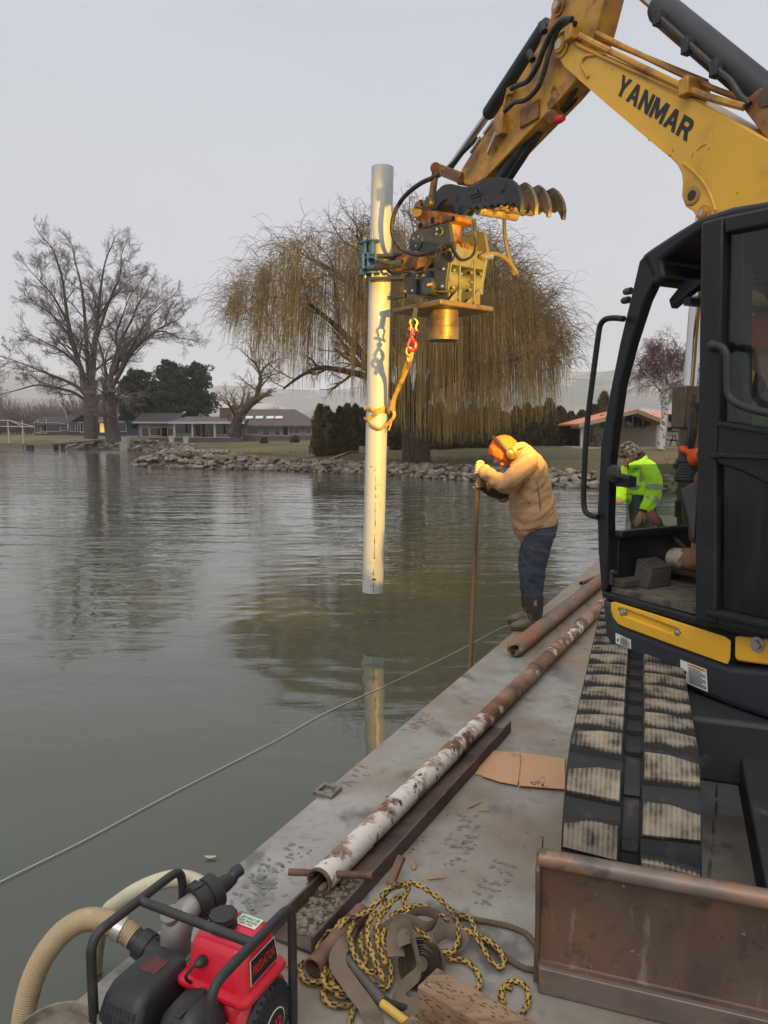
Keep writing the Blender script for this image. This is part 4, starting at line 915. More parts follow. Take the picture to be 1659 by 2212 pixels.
# dry grass tufts along the top of the bank
m_tuft = mat('dry_grass', S(120, 104, 66), .95, var=.3, vscale=2, layers=[(S(88, 92, 48), .4, .5, .62)])
rg = np.random.default_rng(5); n = 16000; i = rg.integers(9, 22, n); A = np.array(SHORE, float)[i]; B = np.array(SHORE, float)[i + 1]; t = rg.uniform(0, 1, (n, 1)); nn = np.stack([-(B - A)[:, 1], (B - A)[:, 0]], -1); nn /= np.linalg.norm(nn, axis=1, keepdims=True)
P2 = A + (B - A) * t + nn * (1.5 + rg.gamma(1.2, 3.0, (n, 1))); z_ = land_z(P2[:, 0], P2[:, 1]); a = rg.uniform(0, 6.28, n); hgt = rg.uniform(.04, .13, n); w = .012
P3 = np.stack([P2[:, 0], P2[:, 1], z_ - .02], -1); sd = np.stack([np.cos(a) * w, np.sin(a) * w, 0 * a], -1); tip = np.stack([np.cos(a + 1.2) * hgt * .5, np.sin(a + 1.2) * hgt * .5, hgt + .02], -1)
V = np.stack([P3 - sd, P3 + sd, P3 + tip], 1).reshape(-1, 3); tag(fast_mesh('grass_tufts', V, np.arange(n * 3), np.full(n, 3), m_tuft, smooth=False), 'dry grass blades along the top of the stone bank', kind='stuff')
# ---- damp lake air: one closed box of even haze round everything
m_haze = bpy.data.materials.new('haze_air'); m_haze.use_nodes = True; nt = m_haze.node_tree; nt.nodes.clear()
ho = nt.nodes.new('ShaderNodeOutputMaterial'); pv = nt.nodes.new('ShaderNodeVolumePrincipled'); nt.links.new(pv.outputs[0], ho.inputs['Volume'])
pv.inputs['Color'].default_value = (0.99, 0.99, 1.0, 1); pv.inputs['Density'].default_value = HAZE; pv.inputs['Anisotropy'].default_value = 0.1
q = MB(); q.box((0, 1225, 112), (6700, 3450, 230)); hz = q.build('haze', m_haze, ang=0); tag(hz, 'thin grey lake mist hanging over everything', kind='stuff')
# ================================================================== EXCAVATOR
cp = Plane((1.03, 3.5, 0), 28)          # left side of the cab
bpl = Plane((2.04, 4.04, 0), 28)        # left face of the boom
U, Nn = cp.u, cp.n
def z1(X, Y): return (806.5 + .5139 * X, .5139 * Y)                 # readings taken from enlarged views of the photograph
def z2(X, Y): return (748.8 + .3125 * X, 316.8 + .3125 * Y)
def z3(X, Y): return (1198 + .3515 * X, 604.8 + .3515 * Y)
def z4(X, Y): return (1209.7 + .2083 * X, 1152 + .2083 * Y)
def z7(X, Y): return (892.9 + .2083 * X, 345.6 + .2083 * Y)
def zs(f, lst): return [f(a, b_) for a, b_ in lst]
m_yel = mat('excavator_yellow', S(222, 168, 44), 0.42, var=0.10, vscale=2.2, layers=[(S(186, 134, 40), 2.6, .56, .74), (S(120, 84, 40), 13, .69, .73), (S(96, 66, 36), 5, .70, .76)], bump=[(30, .05, .002)], coat=.15)
m_yel_dirty_shade = mat('dirty_shaded_yellow', S(196, 140, 46), 0.5, var=.2, vscale=3, layers=[(S(128, 88, 42), 3.2, .46, .62), (S(74, 54, 36), 6, .58, .68)], bump=[(24, .15, .004)])  # dirt, with the arm's brown shade also put into the colour
m_rust_yel = mat('worn_rusty_yellow', S(142, 98, 48), .55, var=.25, vscale=7, layers=[(S(96, 62, 36), 8, .48, .6), (S(52, 38, 28), 12, .58, .68)], bump=[(30, .3, .006)])
m_blk = mat('black_cab_paint', S(25, 27, 29), .42, var=.15, vscale=4, layers=[(S(50, 47, 43), 5, .58, .74, None, .6)], bump=[(80, .08, .001)], spec=.35)
m_blk_matt = mat('matt_black_steel', S(42, 43, 46), .6, var=.2, vscale=6, layers=[(S(84, 76, 64), 9, .60, .72)], bump=[(40, .15, .003)])
m_skirt = mat('charcoal_skirt', S(42, 45, 49), .55, var=.1, vscale=3, layers=[(S(76, 74, 70), 4, .58, .76)], bump=[(120, .1, .001)])
m_rubber = mat('black_rubber', S(36, 36, 37), .75, var=.2, vscale=8, layers=[(S(74, 68, 60), 9, .58, .70)], bump=[(60, .2, .003)])
m_hose = mat('hose_rubber', S(40, 38, 36), .55, var=.2, vscale=9, layers=[(S(86, 74, 54), 10, .54, .66)])
m_chrome = mat('chrome_rod', S(190, 190, 192), .14, metal=1.0)
m_zinc = mat('zinc_bolt', S(176, 172, 162), .35, metal=.8, var=.1)
m_grease = mat('pin_steel', S(92, 80, 66), .45, metal=.6, var=.3, vscale=20)
m_text = mat('black_decal', S(26, 27, 30), .5)
m_decal = mat('white_decal', S(206, 206, 202), .5, var=.05)
m_orange_decal = mat('orange_decal', S(216, 160, 46), .5)
m_floor = mat('worn_floor_mat', S(92, 84, 74), .9, var=.25, vscale=9, layers=[(S(58, 54, 50), 10, .5, .6)], bump=[(40, .5, .006)])
m_seat = mat('cab_plastic', S(78, 80, 82), .6, var=.1, vscale=10)
m_pink = mat('faded_red_grip', S(186, 84, 102), .6, var=.1)
m_red = mat('red_paint', S(204, 34, 40), .4, var=.1)
def glass_mat(name, tint, rough=.0, dirt=.14):
    m = bpy.data.materials.new(name); m.use_nodes = True; nt = m.node_tree; nt.nodes.clear()
    o = nt.nodes.new('ShaderNodeOutputMaterial'); t = nt.nodes.new('ShaderNodeBsdfTransparent'); g = nt.nodes.new('ShaderNodeBsdfGlossy'); lw = nt.nodes.new('ShaderNodeLayerWeight'); lw.inputs[0].default_value = .5; pw_ = nt.nodes.new('ShaderNodeMath'); pw_.operation = 'POWER'; pw_.inputs[1].default_value = 5; nt.links.new(lw.outputs['Facing'], pw_.inputs[0]); f = nt.nodes.new('ShaderNodeMath'); f.operation = 'MULTIPLY_ADD'; f.inputs[1].default_value = .9; f.inputs[2].default_value = .04; nt.links.new(pw_.outputs[0], f.inputs[0]); mx = nt.nodes.new('ShaderNodeMixShader')
    d = nt.nodes.new('ShaderNodeBsdfDiffuse'); d.inputs[0].default_value = (.35, .37, .34, 1); mx2 = nt.nodes.new('ShaderNodeMixShader'); nz = nt.nodes.new('ShaderNodeTexNoise'); nz.inputs['Scale'].default_value = 5; nz.inputs['Detail'].default_value = 8
    mr = nt.nodes.new('ShaderNodeMapRange'); mr.inputs['From Min'].default_value = .35; mr.inputs['From Max'].default_value = .8; mr.inputs['To Min'].default_value = 0.0; mr.inputs['To Max'].default_value = dirt
    tcn = nt.nodes.new('ShaderNodeTexCoord'); mp = nt.nodes.new('ShaderNodeMapping'); mp.inputs['Scale'].default_value = (4, 4, .6); nt.links.new(tcn.outputs['Object'], mp.inputs[0]); nt.links.new(mp.outputs[0], nz.inputs['Vector']); nt.links.new(nz.outputs['Fac'], mr.inputs['Value'])
    t.inputs[0].default_value = (*tint, 1); g.inputs['Roughness'].default_value = rough + .01
    nt.links.new(mr.outputs[0], mx2.inputs[0]); nt.links.new(t.outputs[0], mx2.inputs[1]); nt.links.new(d.outputs[0], mx2.inputs[2])
    nt.links.new(f.outputs[0], mx.inputs[0]); nt.links.new(mx2.outputs[0], mx.inputs[1]); nt.links.new(g.outputs[0], mx.inputs[2]); nt.links.new(mx.outputs[0], o.inputs[0]); return m
m_glass = glass_mat('windscreen_glass', (.66, .73, .66)); m_dark_glass = glass_mat('tinted_door_glass', (.62, .68, .64), dirt=.03); m_dark_glass2 = glass_mat('dark_door_glass', (.10, .15, .14), dirt=.05)
tdir = heading(-19.1); trr = Vector((tdir.y, -tdir.x, 0))
def tp(t, r, h=0.0): return tdir * t + trr * r + Vector((0, 0, ZD + h))
exc = thing('excavator', tp(3.45, .95, 0), 'yellow and black tracked mini excavator with raised boom on the barge deck', 'excavator')

# ---- tracks: rubber belts, lugs one by one
TW, TL0, TL1, TR, TZ = .40, 2.50, 4.40, .285, .335
def belt_pt(s):            # path round the belt: position, outward normal
    top = TL1 - TL0; arc = math.pi * TR; tot = 2 * top + 2 * arc; s = s % tot
    if s < top: return (TL1 - s, TZ + TR), (0, 1)
    s -= top
    if s < arc: a = s / TR; return (TL0 - math.sin(a) * TR, TZ + math.cos(a) * TR), (-math.sin(a), math.cos(a))
    s -= arc
    if s < top: return (TL0 + s, TZ - TR), (0, -1)
    s -= top; a = s / TR; return (TL1 + math.sin(a) * TR, TZ - math.cos(a) * TR), (math.sin(a), -math.cos(a))
BELT = 2 * (TL1 - TL0) + 2 * math.pi * TR
m_lug = bpy.data.materials.new('muddy_lug'); m_lug.use_nodes = True; nt = m_lug.node_tree; b = nt.nodes['Principled BSDF']; b.inputs['Roughness'].default_value = .9
ge = nt.nodes.new('ShaderNodeTexCoord')
def _dot(vec):
    d = nt.nodes.new('ShaderNodeVectorMath'); d.operation = 'DOT_PRODUCT'; d.inputs[1].default_value = vec; nt.links.new(ge.outputs['Object'], d.inputs[0]); return d.outputs['Value']
wv = nt.nodes.new('ShaderNodeMath'); wv.operation = 'SINE'; mm = nt.nodes.new('ShaderNodeMath'); mm.operation = 'MULTIPLY'; mm.inputs[1].default_value = 430.0; nt.links.new(_dot((1, 0, 0)), mm.inputs[0]); nt.links.new(mm.outputs[0], wv.inputs[0])
oi = nt.nodes.new('ShaderNodeObjectInfo'); nz = nt.nodes.new('ShaderNodeTexNoise'); nz.noise_dimensions = '4D'; nz.inputs['Scale'].default_value = 16; nz.inputs['Detail'].default_value = 7; nt.links.new(ge.outputs['Object'], nz.inputs['Vector'])
m10 = nt.nodes.new('ShaderNodeMath'); m10.operation = 'MULTIPLY'; m10.inputs[1].default_value = 30; nt.links.new(oi.outputs['Random'], m10.inputs[0]); nt.links.new(m10.outputs[0], nz.inputs['W'])
ad = nt.nodes.new('ShaderNodeMath'); ad.operation = 'MULTIPLY_ADD'; ad.inputs[1].default_value = .05; nt.links.new(wv.outputs[0], ad.inputs[0]); nt.links.new(nz.outputs['Fac'], ad.inputs[2])
hz_ = nt.nodes.new('ShaderNodeMapRange'); hz_.inputs['From Min'].default_value = .002; hz_.inputs['From Max'].default_value = .022; hz_.inputs['To Min'].default_value = -.3; hz_.inputs['To Max'].default_value = .06; nt.links.new(_dot((0, 0, 1)), hz_.inputs['Value'])
a2 = nt.nodes.new('ShaderNodeMath'); a2.operation = 'ADD'; nt.links.new(ad.outputs[0], a2.inputs[0]); nt.links.new(hz_.outputs[0], a2.inputs[1])
rp = nt.nodes.new('ShaderNodeValToRGB'); e = rp.color_ramp.elements; e[0].position = .39; e[0].color = (*S(42, 41, 41), 1); e[1].position = .56; e[1].color = (*S(124, 113, 98), 1); xx = e.new(.72); xx.color = (*S(148, 137, 120), 1)
nt.links.new(a2.outputs[0], rp.inputs[0]); nt.links.new(rp.outputs[0], b.inputs['Base Color'])
bn = nt.nodes.new('ShaderNodeBump'); bn.inputs['Distance'].default_value = .004; bn.inputs['Strength'].default_value = .6; nt.links.new(ad.outputs[0], bn.inputs['Height']); nt.links.new(bn.outputs[0], b.inputs['Normal'])
def lug_mesh(side):        # local x across the track, y along, z out of the belt
    q = MB(); x0, x1 = (.030, TW / 2 - .004); x0, x1 = (x0 * side, x1 * side)
    a, c = .047, .036
    low = [(x0, -a - .006, -.004), (x1, -c - .008, -.004), (x1, c + .008, -.004), (x0 + (x1 - x0) * .45, a + .012, -.004), (x0, a + .012, -.004)]
    hi = [(x0 + .006 * side, -a + .004, .026), (x1 - .004 * side, -c + .003, .020), (x1 - .004 * side, c - .003, .020), (x0 + (x1 - x0) * .45, a + .002, .026), (x0 + .006 * side, a + .002, .026)]
    q.loft([low, hi]); me = q.mesh('lug', (0, 0, 0), 30); me.materials.append(m_lug); return me
LUG = {1: lug_mesh(1), -1: lug_mesh(-1)}
q = MB(); q.box((0, 0, .006), (.046, .03, .016)); CENTER = q.mesh('tread_bar', (0, 0, 0), 0); CENTER.materials.append(m_rubber)
def make_track(rc, lugs=True):
    q = MB(); rings = []; n = 120
    for k in range(n + 1):
        (t, h), (nt_, nh) = belt_pt(BELT * k / n)
        pin = lambda r, o: tp(t + nt_ * o, r, h + nh * o)
        w = TW / 2; rings.append([pin(rc - w, .0), pin(rc - w + .012, .008), pin(rc - .03, .008), pin(rc - .022, -.004), pin(rc + .022, -.004), pin(rc + .03, .008), pin(rc + w - .012, .008), pin(rc + w, 0), pin(rc + w - .01, -.035), pin(rc - w + .01, -.035)])
    q.loft(rings, False); tr = q.build('track', m_rubber, exc, ang=40)
    o0 = wloc(exc)
    nlug = 37; pitch = BELT / nlug
    for k in range(nlug):
        for side in (1, -1):
            if not lugs: continue
            s_ = k * pitch + (pitch / 2 if side > 0 else 0); (t, h), (nt_, nh) = belt_pt(s_)
            zax = (tdir * nt_ + UP * nh).normalized(); xax = trr; yax = zax.cross(xax).normalized()
            M_ = Matrix((xax, yax, zax)).transposed().to_4x4(); M_.translation = tp(t + nt_ * .008, rc, h + nh * .008) - o0
            ob = link(bpy.data.objects.new('lug', LUG[side])); ob.parent = tr; ob.matrix_local = M_
        s_ = k * pitch; (t, h), (nt_, nh) = belt_pt(s_); zax = (tdir * nt_ + UP * nh).normalized(); yax = zax.cross(trr).normalized(); M_ = Matrix((trr, yax, zax)).transposed().to_4x4(); M_.translation = tp(t, rc, h) - o0
        if lugs: ob = link(bpy.data.objects.new('tread_bar', CENTER)); ob.parent = tr; ob.matrix_local = M_
    q = MB(); q.box(tp((TL0 + TL1) / 2, rc, TZ), (TL1 - TL0 + .1, TW * .5, .3), (tdir, trr, UP))
    for t in (TL0, TL1): q.cyl(tp(t, rc - .12, TZ), tp(t, rc + .12, TZ), .235, 20)
    for k in range(4): q.cyl(tp(TL0 + .4 + k * .37, rc - .12, .12), tp(TL0 + .4 + k * .37, rc + .12, .12), .08, 12)
    q.build('track_roller_frame', m_blk_matt, exc, bevel=.01)
make_track(.01); make_track(1.60, False)
# car body, slew ring, blade arms
q = MB(); q.box(tp(3.5, .80, .42), (1.0, 1.3, .26), (tdir, trr, UP)); q.cyl(tp(3.5, .8, .5), tp(3.5, .8, .66), .42, 24); q.build('car_body', m_blk_matt, exc, bevel=.02)
for r in (.45, 1.15):
    q = MB(); q.bar(tp(2.25, r, .20), tp(3.1, r, .36), .10, .14); q.build('blade_arm', m_blk_matt, exc, bevel=.01)
q = MB(); q.cyl(tp(2.35, .80, .30), tp(3.0, .80, .46), .05, 14); q.build('blade_cylinder', m_blk_matt, exc)
# ---- dozer blade: curved mouldboard with worn lip and rolled top edge
m_blade = mat('blade_steel', S(92, 77, 66), .55, var=.28, vscale=3, layers=[(S(112, 78, 54), 2.2, .46, .66, (1.4, 1.4, .5), .55), (S(74, 60, 54), 3.5, .52, .68, (1, 1, .35)), (S(142, 132, 124), 5.5, .60, .72, (1.6, 1.6, .3), .65), (S(66, 54, 50), 18, .56, .7), (S(160, 148, 136), 30, .66, .74)], bump=[(8, .25, .01), (45, .15, .003)], metal=.15)
m_blade_top = mat('blade_worn_edge', S(116, 104, 96), .45, var=.25, vscale=7, layers=[(S(146, 110, 84), 4, .5, .64), (S(84, 76, 72), 8, .55, .65)], metal=.3, bump=[(40, .2, .004)])
B0 = ond(1160, 2138, .0); tB = B0.dot(tdir); rB = B0.dot(trr)
prof = [(0.0, .015), (-.004, .05), (-.012, .085), (.012, .09), (.022, .16), (.026, .24), (.020, .32), (.004, .385), (-.012, .41)]      # (towards the tracks, height)
q = MB(); ring = lambda r: [tp(tB + a, r, h_) for a, h_ in prof] + [tp(tB + a + .022, r, h_) for a, h_ in prof[::-1]]
q.loft([ring(rB + k * .02 * 98.5 / 10) for k in range(11)]); q.build('dozer_blade', m_blade, exc, ang=30, bevel=.004)
q = MB(); q.tube([tp(tB + .004, rB - .002, .415), tp(tB + .004, rB + 1.97, .415)], .026, 14); q.build('blade_top_edge', m_blade_top, exc)
q = MB(); q.loft([[tp(tB - .016, r, .004), tp(tB - .020, r, .085), tp(tB - .004, r, .088), tp(tB - .001, r, .004)] for r in (rB + .005, rB + 1.96)]); q.build('cutting_edge', m_blade_top, exc, bevel=.003)
q = MB(); q.prism([tp(tB - .014, rB - .012, .38), tp(tB + .03, rB - .012, .46), tp(tB + .06, rB - .012, .45), tp(tB + .06, rB - .012, .02), tp(tB, rB - .012, .02), tp(tB + .012, rB - .012, .2)], trr * .014); q.build('blade_end_plate', m_blade, exc, bevel=.003)

# ---- upper body, skirt, yellow covers
q = MB(); q.prism(cp.pts([(1297, 1290), (1319, 1297), (1333, 1348), (1577, 1437), (1760, 1450), (1760, 1590), (1564, 1525), (1470, 1482), (1400, 1451), (1331, 1424), (1304, 1371)]), Nn * 1.45)
sk = q.build('skirt', m_skirt, exc, bevel=.03, seg=3)
q = MB(); pA = cp.at(1400, 1452); q.box(pA - U * 1.1 + Nn * .95 + UP * .25, (1.5, 1.7, .4), (U, Nn, UP)); q.build('engine_body', m_skirt, exc, bevel=.05)
def resample(pts, n):
    P_ = [Vector(p) for p in pts]; P_.append(P_[0]); seg = [(P_[i + 1] - P_[i]).length for i in range(len(P_) - 1)]; tot = sum(seg); out = []; i = 0; acc = 0
    for k in range(n):
        s_ = tot * k / n
        while acc + seg[i] < s_ and i < len(seg) - 1: acc += seg[i]; i += 1
        out.append(P_[i].lerp(P_[i + 1], (s_ - acc) / seg[i] if seg[i] else 0))
    return out
outer = [(1320, 1318), (1319.5, 1297), (1400, 1322), (1490, 1351), (1579, 1379), (1578, 1410), (1577, 1437), (1500, 1410), (1420, 1381), (1345, 1353), (1334, 1347), (1324, 1333)]
slot = zs(z4, [(595, 800), (612, 770), (660, 775), (930, 880), (1190, 975), (1245, 1005), (1262, 1040), (1235, 1065), (1190, 1055), (900, 945), (650, 850), (605, 830)])
A = resample(cp.pts(outer, -.022), 40); B_ = resample(cp.pts(slot, -.024), 40); C_ = resample(cp.pts(slot, -.010), 40); cc = sum(C_, Vector()) / 40; C_ = [c.lerp(cc, .05) for c in C_]
A0 = resample(cp.pts(outer, .03), 40); q = MB(); q.loft([A0, A, B_, C_]); cov = q.build('side_cover', m_yel, exc, ang=28, bevel=.004)
for X, Y in ((658, 822), (1238, 1030)):
    q = MB(); p = cp.at(*z4(X, Y), -.012); q.lathe([(0, .026), (.004, .026), (.004, .014), (.014, .013), (.016, .008)], p, -Nn, 6); q.build('cover_bolt', m_zinc, cov)
q = MB(); q.prism(cp.pts([(1586, 1374), (1760, 1392), (1760, 1446), (1660, 1438), (1592, 1429), (1585, 1420)], -.022), Nn * .05); cov2 = q.build('rear_cover', m_yel, exc, bevel=.012, seg=3)
q = MB(); q.lathe([(0, .03), (.004, .03), (.004, .018), (.016, .016)], cp.at(1637, 1392, -.022), -Nn, 12); q.build('cover_bolt', m_zinc, cov2)
def sticker(quad, head):
    P_ = cp.pts(quad, -.0025); q = MB(); q.prism(P_, -Nn * .001); s_ = q.build('warning_label', m_decal, sk, ang=0)
    at = lambda u, v, o=.0025: (P_[0].lerp(P_[1], u)).lerp(P_[3].lerp(P_[2], u), v) - Nn * o
    if head:
        q = MB(); q.prism([at(.3, .03), at(.98, .03), at(.98, .13), at(.3, .13)], -Nn * .0006); q.build('label_header', m_orange_decal, s_, ang=0)
    text_mesh('label_word', 'WARNING', at(.42, .12, .0032), at(.9, .12, .0032), at(.42, .04, .0032), m_text, s_, .0, 0, .02)
    q = MB()
    for k in range(9):
        v = .2 + k * .083; e_ = .95 if k % 3 else .8; q.prism([at(.32, v), at(e_, v), at(e_, v + .030), at(.32, v + .030)], -Nn * .0006)
    q.build('label_lines', m_text, s_, ang=0, kind='stuff')
    q = MB(); q.prism([at(.12, .5), at(.2, .42), at(.24, .52), at(.17, .6), at(.22, .75), at(.16, .78), at(.1, .62)], -Nn * .0006); q.build('label_figure', m_text, s_, ang=0)
sticker([(1329.9, 1367), (1362.8, 1382), (1363.2, 1402), (1330.5, 1389.5)], False)
sticker([(1469.5, 1424.5), (1526.3, 1446), (1529.4, 1495), (1472.2, 1471)], True)

# ---- cab frame
fl = cp.at(1321, 1270); zf = fl.z; fp = cp.at(1322, 1200); fo = Vector((fp.x, fp.y, 0))         # floor height, front plane position
fpl = Plane(fo, 28 - 90)          # windscreen plane: heading along the cab's width
def frontz(px, py): return fpl.at(px, py).z
zsill = frontz(1400, 1144); ztopglass = frontz(1400, 1003)
CW = 1.0
Apil = [(1299, 1288), (1291, 1190), (1289, 1110), (1297, 960), (1314, 860), (1338, 740), (1362, 640), (1380, 562), (1402, 545), (1420, 590), (1391, 650), (1362, 740), (1338, 830), (1322, 939), (1315, 1005), (1311, 1120), (1312, 1165), (1312, 1268)]
q = MB(); q.prism(cp.pts(Apil), Nn * .06)
q.prism(cp.pts([(1299, 1276), (1500, 1332), (1760, 1400), (1760, 1412), (1500, 1350), (1299, 1291)], -.004), Nn * .06)
Bpil = [(1566, 455), (1606, 445), (1604, 1350), (1560, 1345)]
q.prism(cp.pts(Bpil, .006), Nn * .06)
# far side: right A pillar, right rear pillar, sill bar, rear wall posts
dA = fo - cp.p; 
def inplane(px, py): v = cp.at(px, py) ; return v
for a, c in (((1310, 1270), (1320, 930)), ((1320, 930), (1392, 566))): q.bar(inplane(*a) + Nn * CW, inplane(*c) + Nn * CW, .07, .09, Nn)
rb0, rb1 = inplane(1604, 1350) - U * .55, inplane(1606, 470) - U * .55
for off in (.03, CW): q.bar(rb0 + Nn * off, Vector((rb0.x, rb0.y, rb1.z)) + Nn * off, .08, .08, Nn)
q.bar(fo + UP * (zsill - .01) + Nn * .03, fo + UP * (zsill - .01) + Nn * CW, .05, .035, UP)
for zz_ in (zf + .02, zf + .75): q.bar(Vector((rb0.x, rb0.y, zz_)) + Nn * .03, Vector((rb0.x, rb0.y, zz_)) + Nn * CW, .06, .06); q.bar(fo + UP * zz_ + Nn * CW, Vector((rb0.x, rb0.y, zz_)) + Nn * CW, .06, .06)
cab = q.build('cab_frame', m_blk, exc, bevel=.014, seg=3)
q = MB(); rf = cp.pts([(1379, 563), (1388, 549), (1402, 538), (1455, 503), (1512, 468), (1580, 446), (1780, 412), (1780, 462), (1600, 476), (1513, 502), (1470, 530), (1425, 562), (1436, 600), (1412, 622), (1396, 590)]); q.prism(rf, Nn * (CW + .05)); q.build('cab_roof', m_blk, exc, bevel=.02, seg=3)
q = MB(); q.prism([fo + UP * (zf - .03) + Nn * .02 + U * .02, fo + UP * (zf - .03) + Nn * CW + U * .02, fo + UP * (zf - .03) + Nn * CW - U * 1.5, fo + UP * (zf - .03) + Nn * .02 - U * 1.5], UP * .03); q.build('cab_floor', m_floor, exc, bevel=.004)
q = MB(); q.prism([fo + UP * zf + Nn * .05 + U * .01, fo + UP * (zsill - .02) + Nn * .05 + U * .01, fo + UP * (zsill - .02) + Nn * CW + U * .01, fo + UP * zf + Nn * CW + U * .01], U * .03); q.build('front_panel', m_blk, exc, bevel=.004)
q = MB(); gl = [fo + Nn * .085 + UP * (zsill + .006), fo + Nn * (CW - .04) + UP * (zsill + .006), fo + Nn * (CW - .04) + UP * ztopglass, fo + Nn * .085 + UP * ztopglass]; q.prism(gl, U * .006); q.build('lower_windscreen', m_glass, exc, ang=0)
q = MB(); zst = cp.at(1440, 632).z - .02; b0 = cp.at(1425, 620); q.prism([Vector((b0.x, b0.y, zst)) + Nn * .1 - U * .06, Vector((b0.x, b0.y, zst)) + Nn * (CW - .06) - U * .06, Vector((b0.x, b0.y, zst)) + Nn * (CW - .06) - U * .9, Vector((b0.x, b0.y, zst)) + Nn * .1 - U * .9], UP * .006); us = q.build('stowed_windscreen', m_glass, exc, ang=0)
q = MB(); c0 = Vector((b0.x, b0.y, zst - .012))
q.bar(c0 + Nn * .1 - U * .9, c0 + Nn * (CW - .06) - U * .9, .04, .03); q.bar(c0 + Nn * (CW - .08) - U * .06, c0 + Nn * (CW - .08) - U * .9, .03, .03); q.bar(c0 + Nn * .1 - U * .06, c0 + Nn * (CW - .06) - U * .06, .035, .03); q.build('windscreen_frame', m_blk, us)
# roof liner hanging rail seen in the top of the door opening
q = MB(); q.prism([cp.at(*z3(600, 110)) + Nn * .1, cp.at(*z3(615, 165)) + Nn * .1, cp.at(*z3(660, 125)) + Nn * .1, cp.at(*z3(830, -20)) + Nn * .1, cp.at(*z3(700, -20)) + Nn * .1], Nn * .04); q.build('lift_bracket', m_blk, exc, bevel=.004)
# latch and strike on the pillar
q = MB(); p = cp.at(*z3(372, 1190), -.01); q.lathe([(0, .042), (.014, .042), (.02, .03), (.024, .012)], p, -Nn, 18); q.bar(p - Nn * .02, cp.at(*z3(470, 1215), -.03), .03, .02); q.box(cp.at(*z3(440, 1238), .02), (.08, .05, .05), (U, Nn, UP)); q.build('window_latch', m_blk_matt, exc, bevel=.004)
q = MB()
for X, Y in ((450, 70), (437, 125)): p = cp.at(*z3(X, Y), .03); q.lathe([(-.02, .016), (.01, .016), (.02, .012), (.024, .004)], p, U, 10)
q.build('pillar_bolts', m_blk_matt, exc, kind='stuff')
q = MB(); q.tube(smoothpath(cp.pts([(1348, 689), (1330, 687), (1310, 689), (1298, 700), (1293, 722), (1282, 805), (1267, 930), (1261.5, 1040), (1261, 1085), (1265, 1105), (1276, 1113), (1292, 1117)], -.03), 4), .0135, 10); q.build('handrail', m_blk, exc)
q = MB(); q.cyl(cp.at(1321, 1262, -.005), cp.at(1321, 1236, -.005), .012, 8); q.cyl(cp.at(1321, 1236, -.005), cp.at(1330, 1236, -.005), .012, 8); q.build('door_stop', m_blk_matt, exc)
# ---- door, folded back against the cab side
dz = -.075
q = MB()
st = [(1513, 480), (1562, 466), (1556, 700), (1551, 910), (1546, 1000), (1545, 1318), (1548, 1352), (1500, 1342), (1500, 1200), (1506, 900)]
q.prism(cp.pts(st, dz), Nn * .055)
q.prism(cp.pts([(1562, 467), (1900, 395), (1900, 440), (1564, 505)], dz), Nn * .05)
q.prism(cp.pts([(1551, 909), (1900, 968), (1900, 1130), (1660, 1050), (1600, 1020), (1546, 1002)], dz), Nn * .05)
q.prism(cp.pts([(1545, 1316), (1900, 1398), (1900, 1440), (1548, 1352)], dz), Nn * .05)
door = q.build('cab_door', m_blk, exc, bevel=.012, seg=3)
q = MB(); q.prism(cp.pts([(1562, 495), (1900, 430), (1900, 985), (1552, 915)], dz + .03), Nn * .006); q.build('upper_door_glass', m_dark_glass, door, ang=0)
q = MB(); q.prism(cp.pts([(1545, 995), (1900, 1120), (1900, 1405), (1545, 1322)], dz + .03), Nn * .006); q.build('lower_door_glass', m_dark_glass2, door, ang=0)
q = MB(); q.bar(cp.at(1552, 915, dz - .008), cp.at(1900, 975, dz - .008), .018, .018); q.build('door_ridge', m_blk, door, bevel=.004); q = MB(); q.bar(cp.at(1534, 985, dz - .008), cp.at(1562, 983, dz - .008), .02, .02); q.bar(cp.at(1560, 983, dz - .008), cp.at(1900, 1000, dz - .008), .018, .018); q.build('door_ridge', m_blk, door, bevel=.004); q = MB(); q.bar(cp.at(1526, 1322, dz - .008), cp.at(1900, 1405, dz - .008), .022, .022); q.build('door_ridge', m_blk, door, bevel=.004)
q = MB(); q.tube(smoothpath(cp.pts([(1540, 748), (1553, 748), (1565, 756), (1571, 775), (1571, 820), (1573, 850), (1583, 865), (1602, 876), (1640, 888), (1760, 912)], dz - .045), 5), .0145, 10); q.ball(cp.at(1540, 748, dz - .02), .024, 8, 6); q.build('door_handle', m_blk_matt, door)
q = MB(); q.prism(cp.pts([(1568, 1016), (1900, 1100), (1900, 1400), (1568, 1340)], .02), Nn * .03); q.build('side_panel', m_blk_matt, exc, bevel=.005)
# ---- inside the cab
q = MB(); pc = cp.shifted(.30)
q.loft([[pc.at(*z3(a, b_), o) for (a, b_), o in zip([(772, 1290), (862, 1240), (875, 1340), (862, 1600), (845, 1590), (800, 1380)], [0] * 6)], [pc.at(*z3(a, b_), .16) for a, b_ in [(772, 1290), (862, 1240), (875, 1340), (862, 1600), (845, 1590), (800, 1380)]]]); q.build('control_console', m_seat, exc, bevel=.02)
q = MB()
for k in range(6): t = k / 5; c = pc.at(*z3(828, 1225 - 85 * t), .08); q.lathe([(-.012, .062 - .02 * t), (0, .070 - .022 * t), (.012, .062 - .02 * t)], c, UP, 16)
q.build('joystick_boot', m_rubber, exc)
q = MB(); q.tube([pc.at(*z3(830, 1140), .08), pc.at(*z3(832, 1060), .08)], .02, 10); q.build('joystick', m_blk_matt, exc)
pl_ = cp.shifted(.42)
q = MB(); q.tube(pl_.pts(zs(z3, [(850, 1700), (740, 1590), (625, 1480)])), .0125, 8); lv = q.build('travel_lever', m_blk_matt, exc)
